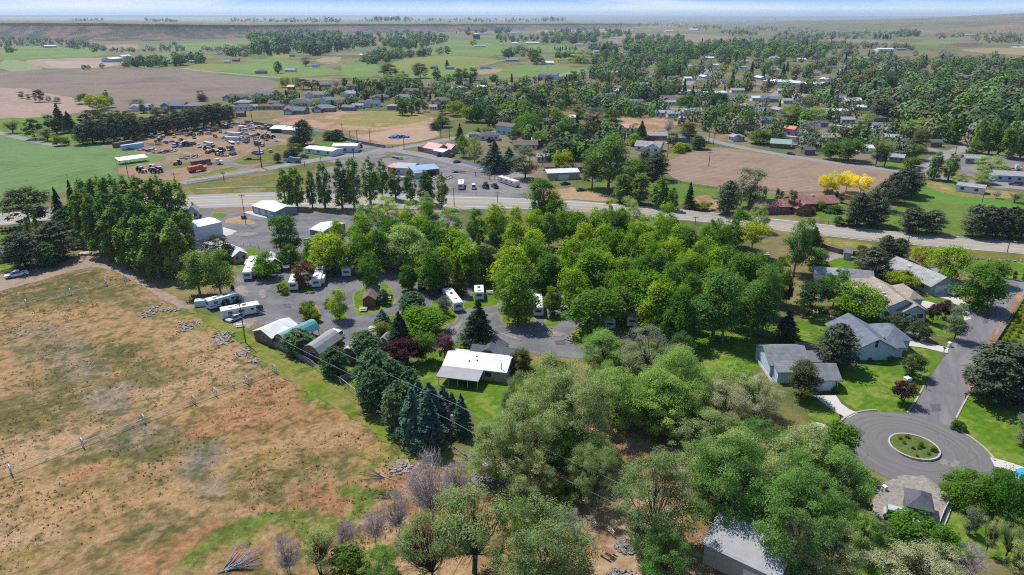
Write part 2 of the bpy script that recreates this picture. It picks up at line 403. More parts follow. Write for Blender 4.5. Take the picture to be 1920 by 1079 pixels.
hill("bluff", XS, [
    (0, [74, 74, 78, 78, 72, 66, 63, 61, 58, 56, 53, 49, 46], 0),
    (1.035, [66, 66, 68, 70, 66, 61, 58, 57, 54.5, 53, 50.5, 47.5, 45.5], 0),
    (1.06, [56, 56, 58, 60, 59, 55, 53, 53, 51, 50, 48.5, 46.6, 45.3], 0),
    (1.075, [49, 48.5, 49, 50.5, 51.5, 50, 48.5, 48.5, 47.8, 47.2, 46.4, 45.8, 45.1], 0),
    (1.078, [44, 43.5, 44, 46, 47.8, 46.6, 45.6, 45.6, 45.4, 45, 44.8, 45.7, 45.05], 1),
    (1.4, [40, 40, 41, 42, 43, 42.5, 42, 41.5, 41.6, 42, 42.5, 43.4, 44], 2),
    (11000, [36, 36, 37.5, 39, 39, 38.5, 38, 37.8, 38.6, 39.4, 40, 41, 42], 2),
    (18000, [32.5, 33, 35, 37.5, 38, 37.5, 37.2, 37, 37.6, 38, 38.4, 38.8, 39], 2)], [h_slope, h_rim, h_top])
h_far = ground("far_rise", [c8(128,112,98), c8(150,132,104), c8(116,120,86), c8(138,118,104)], .0012, .01, .15)
XS2 = [1400, 1460, 1540, 1640, 1740, 1840, 1920, 2100]
hill("far_hill", XS2, [
    (0, [47, 50, 56, 60, 62, 62, 64, 66], 0), (1.06, [45.5, 46.5, 50, 53, 53, 52, 52, 52], 0), (1.12, [44, 43, 45, 47, 46.5, 45, 44, 42], 0),
    (1.35, [42, 39.5, 40.5, 41, 39.5, 37, 34, 31], 0), (9500, [40, 38.6, 38.6, 36.5, 33, 29, 24.5, 18], 0), (13000, [40, 38.8, 38.8, 37.4, 34.2, 30.5, 26, 20], 0)], [h_far], rough=.6)
hill("horizon_ridge", [-400, 600, 960, 1200, 1400, 1700, 2300], [
    (0, [39, 39, 38.6, 38.4, 38.4, 38.4, 38.4], 0), (22000, [33, 33.5, 32, 31.6, 31.6, 31, 30], 0), (26000, [34, 34, 30.4, 30.0, 30.2, 30, 29.2], 0)], [h_far], step=30, rough=.5)

# ---- middle ground
field('X', "0,252 50,264 105,273 150,272 190,270 225,280 265,287 320,297 298,302 250,310 205,316 225,328 250,336 170,352 60,372 0,386 -120,400 -120,226", g_green, lv=2, jit=.3)
field('X', "0,222 60,220 150,222 215,232 280,262 190,268 150,271 105,270 50,260 0,248 -100,240 -100,222", g_lawn, lv=1, name="cemetery_lawn", jit=.3)
ribbon("gravel_lane", pts('X', "-60,238 0,249 50,262 105,273"), 6, LV(3), g_road)
field('X', "210,318 255,338 330,338 352,342 455,320 480,316 500,296 540,282 600,266 560,252 500,236 445,232 420,234 340,248 280,262 215,271 187,273 225,281 265,287 320,297 298,303 250,311", g_reddirt, lv=2, name="junkyard_dirt", jit=.4)
field('S', "500,290 640,262 800,230 1000,190 1180,170 1400,170 1600,205 1700,225 1740,210 1690,180 1500,160 1250,150 1000,170 760,210 620,250 560,280 740,320 900,345 1060,372 1120,388 1180,375 1400,310 1560,280 1540,268 1380,300 1180,362 1080,352 900,325 720,296", g_dirt, lv=3, name="dirt_track", jit=.3)
field('S', "1120,388 1180,375 1230,395 1280,425 1400,470 1330,490 1180,420", g_lot, lv=6, name="gravel_lane", jit=.2)
field('S', "800,560 1000,500 1200,450 1300,445 1320,470 1100,500 900,545", g_lawn2, lv=4, name="grass_verge", jit=.3)
field('S', "640,440 880,395 900,415 860,440 700,465", g_weed, lv=4, name="grass_verge", jit=.3)
field('S', "1230,395 1360,340 1560,270 1700,240 1800,300 1640,345 1500,400 1400,435 1300,425", g_weed, lv=4, name="grass_verge", jit=.3)
field('B', "320,420 420,370 520,335 690,345 700,380 630,440 490,465 380,440", g_lawn, lv=4, name="lawn", jit=.2)
sheet("gravel_lot", pts('X', "560,372 600,316 700,300 760,292 860,306 960,330 985,338 1000,372 960,371 840,366"), LV(2), g_lot, .3)
sheet("gravel_lot", pts('X', "640,262 690,255 742,287 700,300 640,308 590,300 600,292 690,286"), LV(2), g_lot, .3)
field('X', "490,227 560,216 620,210 680,207 815,217 807,237 830,257 725,276 680,262 645,248", g_dirt, lv=2, name="dirt_lot", jit=.4)
field('B', "540,200 760,130 1000,110 1320,150 1300,190 1000,230 700,230", g_tan, lv=3, name="dry_grass_patch", jit=.6)
field('B', "760,300 1040,250 1300,220 1330,250 1400,300 1200,350 1000,370 860,330", ground("sandy_lot", [c8(192,166,142), c8(180,152,128)], .04, .4, .12), lv=4, name="sandy_lot", jit=.5)
field('X', "350,348 420,338 480,332 600,312 560,372 480,362 372,372 365,362", g_weed, lv=2, name="grass_verge", jit=.4)
ribbon("white_rail", pts('X', "368,357 480,352 560,351"), .25, .5, g_white, h=.1, smooth=1)
ribbon("street", pts('X', "340,344 480,320 605,298 705,286 755,277 792,270 860,258 930,246"), 8.5, LV(5), g_road)
ribbon("street", pts('X', "735,282 790,290 860,306 960,327 1000,338"), 9, LV(6), g_road, smooth=1)
ribbon("lane", pts('B', "0,205 200,215 400,245 640,300 760,350 960,385"), 5, LV(4), g_lot)
field('U', "720,270 820,262 840,250 1050,310 1060,330 960,345 860,310", g_weed, lv=4, name="front_lawn", jit=.2)

sheet("highway", [(-200, 417), (0, 400), (100, 392), (250, 372), (365, 366), (480, 361), (600, 361), (840, 366), (960, 371), (1055, 374), (1135, 381), (1288, 394), (1370, 403), (1490, 414), (1513, 419), (1678, 436), (1767, 444), (1920, 456), (2200, 478),
                  (2200, 498), (1920, 475), (1811, 467), (1656, 453), (1536, 440), (1370, 421), (1295, 414), (1120, 398), (960, 391), (840, 394), (480, 388), (365, 391), (250, 398), (100, 412), (0, 424), (-200, 440)], LV(5), g_hway, .1, 1)
HC = pts('X', "-200,428 0,411 100,401 250,384 365,378 480,374 600,374 840,378 960,381 1120,390 1295,404 1370,412 1513,428 1656,444 1811,456 1920,465 2200,488")
for off, m_, nm, ds in ((7.0, g_white, "edge_line", None), (-7.0, g_white, "edge_line", None), (1.9, g_yel, "lane_line", None), (-1.9, g_yel, "lane_line", None)):
    ribbon(nm, HC, .28, LV(6), m_, 3, off=off, dash=ds)
field('X', "372,391 480,389 690,394 840,394 830,400 690,402 560,400 470,396", g_dirt, lv=4, name="roadside_dirt", jit=.3)
field('X', "1533,441 1656,455 1811,468 1920,476 2100,490 2100,505 1920,496 1811,484 1700,470 1640,468 1590,470 1540,455", g_weed, lv=3, name="weedy_verge", jit=.3)
field('X', "1536,446 1600,452 1640,460 1640,468 1560,462", g_tan, lv=4, name="dry_verge", jit=.3)
field('X', "985,372 1060,352 1100,352 1150,366 1150,380 1060,373", g_dirt, lv=4, name="roadside_dirt", jit=.3)
field('X', "1070,352 1140,338 1150,350 1150,368 1100,360", g_lawn2, lv=5, name="lawn", jit=.3)

# town, right
field('X', "930,246 1130,206 1210,180 1300,150 1500,120 1920,110 2200,120 2200,360 1920,350 1700,322 1440,285 1320,262 1240,290 1240,305 1150,340 1000,338 900,310 850,285", g_town, name="town_yards", lv=1)
field('C', "740,105 880,70 1040,90 1200,110 1080,150 900,140 800,130", g_lawn2, lv=3, name="lawn", jit=.4)
field('C', "820,140 960,145 1180,175 1290,205 1230,230 1130,260 1010,270 900,240 820,200", g_dirt, lv=3, name="dirt_lot", jit=.4)
field('X', "1242,305 1310,282 1350,276 1440,291 1565,307 1685,325 1700,332 1650,345 1600,370 1480,366 1342,352 1255,336", g_brown2, lv=3, name="ploughed_field", jit=.3)
field('X', "1245,325 1255,337 1342,353 1480,367 1560,372 1500,395 1400,395 1340,388 1290,388 1240,372 1200,352", g_lawn2, lv=2, name="lawn", jit=.3)
field('C', "1360,760 1480,740 1560,790 1540,860 1440,870 1310,850", g_dirt, lv=3, name="dirt_patch", jit=.3)
field('K', "1010,110 1100,85 1330,65 1410,75 1300,95 1110,120", g_lawn, lv=4, name="lawn", jit=.2)
field('X', "1570,372 1660,402 1705,372 1727,352 1740,338 1830,352 1920,368 2150,385 2150,480 1920,450 1810,440 1700,434 1600,424 1520,412", g_lawn2, lv=2, name="pasture", jit=.3)
field('D', "1100,760 1150,690 1300,710 1500,760 1900,800 1900,860 1500,810 1250,780", ground("bright_pasture", [c8(96,140,56), c8(110,150,60)], .05, .4, .12), lv=3, name="green_strip", jit=.3)
field('D', "1130,640 1250,640 1420,700 1640,700 1920,730 1920,770 1640,770 1400,750 1200,690", g_tan, lv=3, name="dry_grass_patch", jit=.3)
ribbon("street", pts('X', "1318,258 1347,268 1440,287 1547,303 1690,322 1740,330 1840,344 1920,354 2200,384"), 7.5, LV(5), g_road)
ribbon("street", pts('X', "1120,206 1207,187 1260,176"), 8, LV(4), g_road); ribbon("street", pts('X', "1180,192 1265,204 1340,218 1400,226"), 7, LV(5), g_road)
ribbon("street", pts('X', "1340,262 1400,238 1470,222"), 6, LV(4), g_dirt)
ribbon("street", pts('X', "1500,206 1547,217 1650,232 1740,240"), 7, LV(4), g_road); ribbon("street", pts('X', "1700,328 1752,300 1790,285 1850,262 1880,240"), 8, LV(4), g_road)
ribbon("street", pts('X', "1400,226 1440,190 1475,160 1500,140"), 9, LV(5), g_road); ribbon("street", pts('X', "1610,206 1660,180 1700,160 1730,142"), 9, LV(5), g_road); ribbon("street", pts('X', "1260,180 1300,150 1330,128"), 9, LV(6), g_road); ribbon("street", pts('X', "1330,150 1440,158 1560,168 1640,180"), 8, LV(3), g_road)
ribbon("street", pts('X', "1640,262 1700,272 1770,285"), 7, LV(3), g_road); ribbon("street", pts('X', "800,156 900,156 1067,158 1250,168"), 9, LV(3), g_road)
ribbon("far_road", pts('W1', "1030,385 1120,400 1300,415 1580,440 1720,445 1900,448"), 8, LV(4), g_road)
ribbon("far_road", pts('W2', "1000,450 1200,430 1330,400 1500,390 1760,388"), 9, LV(4), g_road); ribbon("far_road", pts('W2', "740,378 880,345 980,325"), 6, LV(4), g_tan2)
ribbon("far_road", pts('W1', "1840,360 1900,350 2000,345"), 8, LV(4), g_road)
field('D', "140,240 280,250 400,270 420,300 300,330 200,345 160,300", g_lot, lv=2, name="gravel_lot", jit=.3)
field('D', "780,520 900,490 1020,480 1060,540 1000,555 860,530", g_lawn, lv=3, name="lawn", jit=.2)
field('D', "1440,470 1500,440 1740,440 1900,470 1900,540 1700,560 1450,620", g_lot, lv=2, name="gravel_lot", jit=.3)
field('D', "1560,640 1800,620 1920,640 1920,690 1700,700", g_road, lv=3, name="driveway", jit=.2)
for s in ("560,60 640,60 640,90 540,90", "1240,275 1300,265 1330,300 1260,310", "640,95 700,90 720,110 640,120"): field('C', s, g_lot, lv=3, name="parking_lot", jit=.2)

# ---- the campground paving and its grass islands
sheet("campground_paving", pts('X', "362,392 470,380 560,397 690,400 840,400 870,420 900,470 1010,500 1150,520 1260,540 1300,560 1330,610 1310,640 1180,640 1128,660 1100,672 1085,674 1040,668 1000,664 950,655 900,645 860,640 820,650 760,655 700,650 640,660 590,640 548,612 510,612 480,606 452,592 442,572 438,548 440,520 470,500 490,475 440,470 400,480 365,470"), LV(3), g_asph, .25, 1)
sheet("gravel_pad", pts('G', "440,460 560,430 650,400 600,470 540,560 440,600 300,540 330,500"), LV(4), g_gravel, .25, 1)
sheet("gravel_pad", pts('G', "370,100 480,90 520,180 450,240 400,200"), LV(4), g_gravel, .25, 1)
sheet("gravel_pad", pts('F', "500,190 640,150 740,190 860,230 800,250 640,240 480,240"), LV(4), g_dirt, .2, 1)
sheet("concrete_apron", pts('R', "930,430 1260,530 1150,575 1170,595 1000,635 945,600"), LV(4), g_conc, .03)
sheet("concrete_apron", pts('R', "325,750 945,604 960,660 640,860 660,960 450,1060 330,960 300,800"), LV(4), ground("grey_concrete", [c8(176,174,178), c8(190,188,190)], .2, 1, .08), .1)
sheet("concrete_apron", pts('R', "1380,100 1620,60 1660,120 1920,200 1920,240 1700,190 1560,150"), LV(4), g_conc, .05)
sheet("loop_road", pts('X', "640,650 690,632 730,600 758,576 775,585 735,612 716,636 700,652"), LV(4), g_road, .15, 2)
def lawn(fr, s, lv=5, m=g_lawn, jit=.12, rim=True, name="grass_island"):
    pl = pts(fr, s)
    o = sheet(name, pl, LV(lv), m, jit, 2)
    if rim:
        P = chaikin([G(*p) for p in pl], True, 2); P.append(P[0].copy())
        ribbon("dirt_edge", P, .7, LV(lv) - .004, g_tan, 0, raw=True)
    return o
lawn('R', "690,110 830,80 1000,140 1080,170 900,225 820,230 700,180", name="lawn")
lawn('F', "730,510 860,500 865,540 800,640 740,690 620,770 600,720 700,600", name="lawn")
lawn('F', "880,730 1000,720 1020,840 900,860"); lawn('F', "1090,900 1240,880 1330,960 1480,950 1470,1010 1360,1010 1240,950 1180,1040 1100,990")
lawn('G', "1120,300 1240,290 1290,350 1330,490 1260,500 1150,460 1110,390", m=g_weed); lawn('G', "1370,300 1440,250 1500,330 1600,380 1610,460 1520,500 1470,430 1420,350")
lawn('G', "850,80 960,60 980,160 940,200 860,150")
lawn('H', "130,590 240,570 250,500 420,490 500,490 560,560 620,720 400,800 300,830 200,855 160,800")
lawn('H', "1020,690 1100,650 1180,640 1300,830 1290,920 1170,950 1120,1040 1190,1079 1000,1100 760,1079 560,1090 420,1060 340,1000 350,940 480,880 700,810 880,790 1010,800")
lawn('H', "1580,490 1660,440 1740,440 1770,560 1785,690 1740,735 1650,750 1450,760 1380,800 1370,720 1460,660 1480,560")
lawn('H', "640,460 720,440 850,560 800,600 680,540"); lawn('H', "960,430 1110,420 1110,500 1020,530 940,560"); lawn('H', "130,410 270,405 240,440 140,450"); lawn('H', "1480,290 1560,290 1550,370 1480,380")
lawn('J', "190,740 240,690 330,690 500,715 520,760 430,800 350,825 230,790"); lawn('J', "610,720 740,740 760,800 700,820 640,840")
lawn('J', "860,885 1000,800 1060,770 1140,760 1300,760 1400,800 1420,880 1350,880 1290,870 1150,870 1080,930 1000,1000 890,990")
lawn('J', "400,560 480,540 500,600 420,640"); lawn('J', "1230,500 1320,480 1330,520 1250,530"); lawn('J', "1690,700 1760,700 1740,760 1690,750")
# ground under the trees of the grove
for s in ("700,430 800,410 880,440 860,480 740,490", "900,480 1000,470 1060,500 980,520", "1050,470 1180,440 1240,470 1160,500", "1100,420 1220,410 1290,440 1220,450", "1230,500 1330,480 1400,520 1300,560", "880,440 960,420 1020,440 940,460"):
    lawn('X', s, m=g_lawn2)
sheet("lawn", pts('X', "1290,600 1350,590 1430,600 1500,640 1540,655 1500,660 1440,690 1380,700 1300,690 1240,660 1130,690 1120,660 1180,640 1270,640"), LV(4), g_lawn, .2, 1)
sheet("lawn", pts('X', "620,675 680,690 760,690 830,650 900,642 960,650 1000,668 1030,680 1010,760 960,800 900,810 880,760 800,720 700,720 640,712"), LV(4), g_lawn, .2, 1)
lawn('I', "830,350 930,330 1000,380 960,440 880,430", m=g_lawn); ribbon("garden_path", pts('I', "1120,450 1170,410 1210,360"), 1.2, LV(6), g_kerb, 0)
sheet("lawn", pts('X', "588,640 640,690 680,730 640,722 600,700 560,672 545,660"), LV(4), g_lawn, .2, 1)
sheet("yard_edge", pts('X', "960,662 1010,668 1090,680 1110,692 1000,690"), LV(6), g_tan, .2, 1)
# cul-de-sac and the houses' yards
CC = Vector((70.1, 100.4, 0))
circ = [CC + Vector((12.1 * math.cos(t), 12.1 * math.sin(t), 0)) for t in (2 * math.pi * i / 64 for i in range(64))]
me = fastmesh("turning_circle", [(p.x, p.y, LV(5)) for p in circ], np.array([list(range(64))]), [g_circle]); struct("turning_circle", me)
sheet("residential_street", pts('X', "1650,775 1700,776 1718,745 1735,722 1775,662 1815,590 1858,530 1880,522 1920,526 2000,534 2000,470 2040,470 2040,560 1920,552 1870,640 1830,700 1811,744 1792,786 1800,805 1760,815"), LV(4), ground("street_asphalt", [c8(138,135,138), c8(150,146,148), c8(130,128,132), c8(160,156,154)], .12, 1.0, .09, aniso=(62, .15)), .08, 0)
sheet("street_shoulder", pts('X', "1866,640 1905,576 1925,548 1912,548 1870,610 1838,668 1814,740 1822,740"), LV(5), g_dirt, .15, 0)
sheet("gravel_turnout", pts('N3', "700,540 760,500 820,400 900,330 1000,290 1200,300 1330,400 1385,490 1290,690 1240,700 1020,640 790,612"), LV(6), g_gravel, .3, 1)
sheet("front_lawn", pts('O', "600,400 730,365 870,375 1010,262 1080,245 1340,300 1215,462 1195,520 1082,702 900,692 750,697 650,620 600,560"), LV(6), g_lawn, .06, 1)
sheet("front_lawn", pts('O', "400,600 460,590 560,660 668,737 610,792 480,762 400,720"), LV(6), g_lawn, .08, 1)
sheet("side_lawn", pts('O', "1490,590 1560,560 1900,690 2100,760 2100,1060 1870,1075 1750,1030 1638,1000 1592,940 1470,838 1388,780 1412,738"), LV(6), g_lawn, .06, 0)
sheet("side_lawn", pts('N3', "560,120 620,140 660,180 760,260 812,360 800,420 740,500 700,520 580,400 540,240"), LV(6), g_lawn, .08, 1)
sheet("side_lawn", pts('N3', "1380,490 1500,540 1700,640 2100,560 2100,900 1920,1010 1700,900 1420,900 1280,830 1290,720"), LV(6), g_lawn, .1, 1)
sheet("side_lawn", pts('N3', "620,1000 760,880 820,640 900,700 1000,800 1200,860 1300,900 1200,1000 900,1036 700,1060"), LV(6), g_lawn, .1, 1)
sheet("driveway", pts('O', "960,196 1080,205 1200,225 1362,262 1352,300 1200,262 1080,247 1000,250"), LV(7), g_conc, .03)
sheet("driveway", pts('O', "452,585 600,582 640,640 690,675 755,702 672,738 560,668"), LV(7), g_conc, .03)
sheet("driveway", pts('O', "440,770 480,765 560,790 606,796 606,830 480,812"), LV(7), g_conc, .03)
sheet("driveway", pts('O', "1640,1000 1760,1030 1880,1070 2000,1110 1980,1160 1860,1110 1670,1060"), LV(7), g_conc, .03)
sheet("driveway", pts('L', "990,750 1060,740 1170,770 1110,800 1040,815 1000,800"), LV(7), g_conc, .03)
sheet("driveway", pts('L', "1100,690 1250,668 1330,710 1420,770 1440,890 1385,910 1360,810 1250,730"), LV(7), g_conc, .03)
sheet("driveway", pts('L', "760,990 900,1000 1060,1030 1120,1060 1000,1050 780,1040"), LV(7), g_road, .03)
ribbon("garden_path", pts('L', "120,815 180,840 300,890 400,920"), 2.2, LV(6), g_road, 1)
sheet("yard_lawn", pts('L', "200,430 300,380 420,370 520,400 560,450 600,520 700,560 900,640 1000,670 1200,740 1150,780 1000,730 780,660 640,600 480,560 320,560 200,540"), LV(5), g_lawn, .15, 1)
sheet("yard_lawn", pts('L', "1000,830 1080,800 1200,860 1330,900 1400,920 1330,1040 1200,1060 1100,1000"), LV(5), g_lawn, .1, 1)
sheet("yard_lawn", pts('L', "-60,920 160,850 330,910 280,960 200,1079 -80,1079"), LV(5), g_lawn, .1, 1)
sheet("yard_lawn", pts('X', "1800,500 1816,487 1920,491 2100,500 2100,540 1920,526 1880,520 1860,505"), LV(5), g_lawn, .1, 0)
sheet("weedy_yard", pts('L', "180,360 260,320 520,340 480,370 300,380 220,440"), LV(4), g_gravel, .2, 1)
sheet("planting_bed", pts('X', "1909,585 1930,560 2100,560 2100,760 1960,700 1868,648"), LV(5), ground("hop_rows", [c8(96,120,40), c8(124,134,60), c8(80,104,36)], .3, 1.2, .25), .1, 0)
P_ = [CC + Vector((12.25 * math.cos(R(a)), 12.25 * math.sin(R(a)), 0)) for a in range(92, 142, 3)]
ribbon("kerb", P_, .3, LV(5), g_kerb, 0, h=.13, raw=True)
P_ = [CC + Vector((12.25 * math.cos(R(a)), 12.25 * math.sin(R(a)), 0)) for a in range(-18, 36, 3)]
ribbon("kerb", P_, .3, LV(5), g_kerb, 0, h=.13, raw=True)
ribbon("kerb", pts('O', "1082,702 1140,620 1195,520"), .3, LV(5), g_kerb, 1, h=.13); ribbon("kerb", pts('O', "1412,738 1450,660 1492,588"), .3, LV(5), g_kerb, 1, h=.13)
ribbon("kerb", pts('N3', "612,135 655,170 655,185 630,215"), .25, LV(6), g_kerb, 1, h=.13)
g_dust = ground("road_dust", [c8(168,158,148), c8(150,143,138), c8(180,168,154)], .5, 2.5, .16); g_patch = ground("asphalt_patch", [c8(104,102,106), c8(116,114,116)], .4, 2, .1)
for fr, s in (('N3', "1370,190 1420,170 1440,205 1400,235 1360,220"), ('N3', "1280,180 1330,165 1360,200 1300,215"), ('N3', "830,360 900,330 960,360 900,400"), ('O', "1170,1000 1230,990 1260,1030 1190,1050"), ('L', "1640,1010 1690,930 1740,840 1760,845 1700,960 1660,1040"), ('J', "170,880 300,905 420,960 300,940"), ('G', "620,150 700,130 720,200 660,260"), ('G', "800,440 1000,500 1180,520 1000,530 820,480"), ('I', "840,230 900,200 960,140 930,220 870,280"), ('F', "560,360 760,330 900,350 700,390"), ('J', "560,880 760,870 840,900 660,930")):
    sheet("dust_patch", pts(fr, s), LV(8) + .006, g_dust, .12, 2)
for fr, s in (('O', "1240,640 1300,640 1310,690 1250,690"), ('O', "700,820 760,800 800,840 740,870"), ('L', "1560,860 1600,860 1580,930 1540,930"), ('G', "900,300 980,300 1000,350 920,350"), ('J', "700,960 800,950 820,990 720,1000")):
    sheet("asphalt_patch", pts(fr, s), LV(8) + .003, g_patch, .03, 0)
rk = random.Random(8)
for i in range(9):
    a = rk.uniform(0, 6.28); r0 = rk.uniform(4.6, 10); q = [CC + Vector((math.cos(a + j * .09) * (r0 + j * rk.uniform(.1, .7)), math.sin(a + j * .09) * (r0 + j * rk.uniform(.1, .7)), 0)) for j in range(7)]
    ribbon("crack_seal", q, .06, LV(5) + .012, g_patch, 1, raw=True)
# rough ground at the bottom of the photo
sheet("rough_ground", pts('X', "886,860 960,850 1060,790 1140,760 1240,800 1330,820 1420,900 1560,960 1640,1000 1660,1100 1300,1180 700,1180 640,1079 800,1000 900,960 960,960 930,900"), LV(2), ground("leaf_littered_dirt", [c8(176,146,116), c8(190,164,132), c8(150,118,88), c8(132,122,72)], .09, .9, .25), .4, 1)
sheet("rough_ground", pts('N2', "180,560 420,640 560,760 620,900 500,940 380,800 240,680"), LV(3), ground("reddish_dirt", [c8(190,130,98), c8(170,140,110)], .15, .9, .2), .3, 1)
sheet("grass_verge", pts('N2', "1180,560 1400,540 1500,600 1440,680 1300,640"), LV(3), g_weed, .4, 1)

sheet("grass_verge", pts('X', "350,575 380,590 450,610 480,640 545,672 590,692 640,724 700,770 770,814 840,850 893,870 915,893 880,905 780,855 690,805 600,750 520,702 470,660 420,622 360,590"), LV(8) + .12, ground("verge_turf", [c8(104,130,40), c8(124,138,52), c8(150,140,80), c8(96,120,36)], .12, .8, .25), .5, 1)
sheet("dirt_lane", pts('X', "-300,640 -60,570 0,547 75,527 160,503 195,500 250,530 300,560 345,583 372,578 330,560 270,525 215,494 190,470 175,476 150,480 82,502 0,515 -60,530 -300,580"), LV(7), ground("lane_dirt", [c8(160,138,122), c8(178,156,138), c8(142,124,112)], .08, .7, .2), .3, 1)
sheet("lawn", pts('E', "-300,260 0,240 90,235 110,260 70,290 60,320 0,300 -300,320"), LV(3), g_lawn, .2, 1)
sheet("lawn", pts('E', "-300,470 0,455 60,455 160,470 140,490 0,520 -300,600"), LV(5), g_lawn, .2, 1)
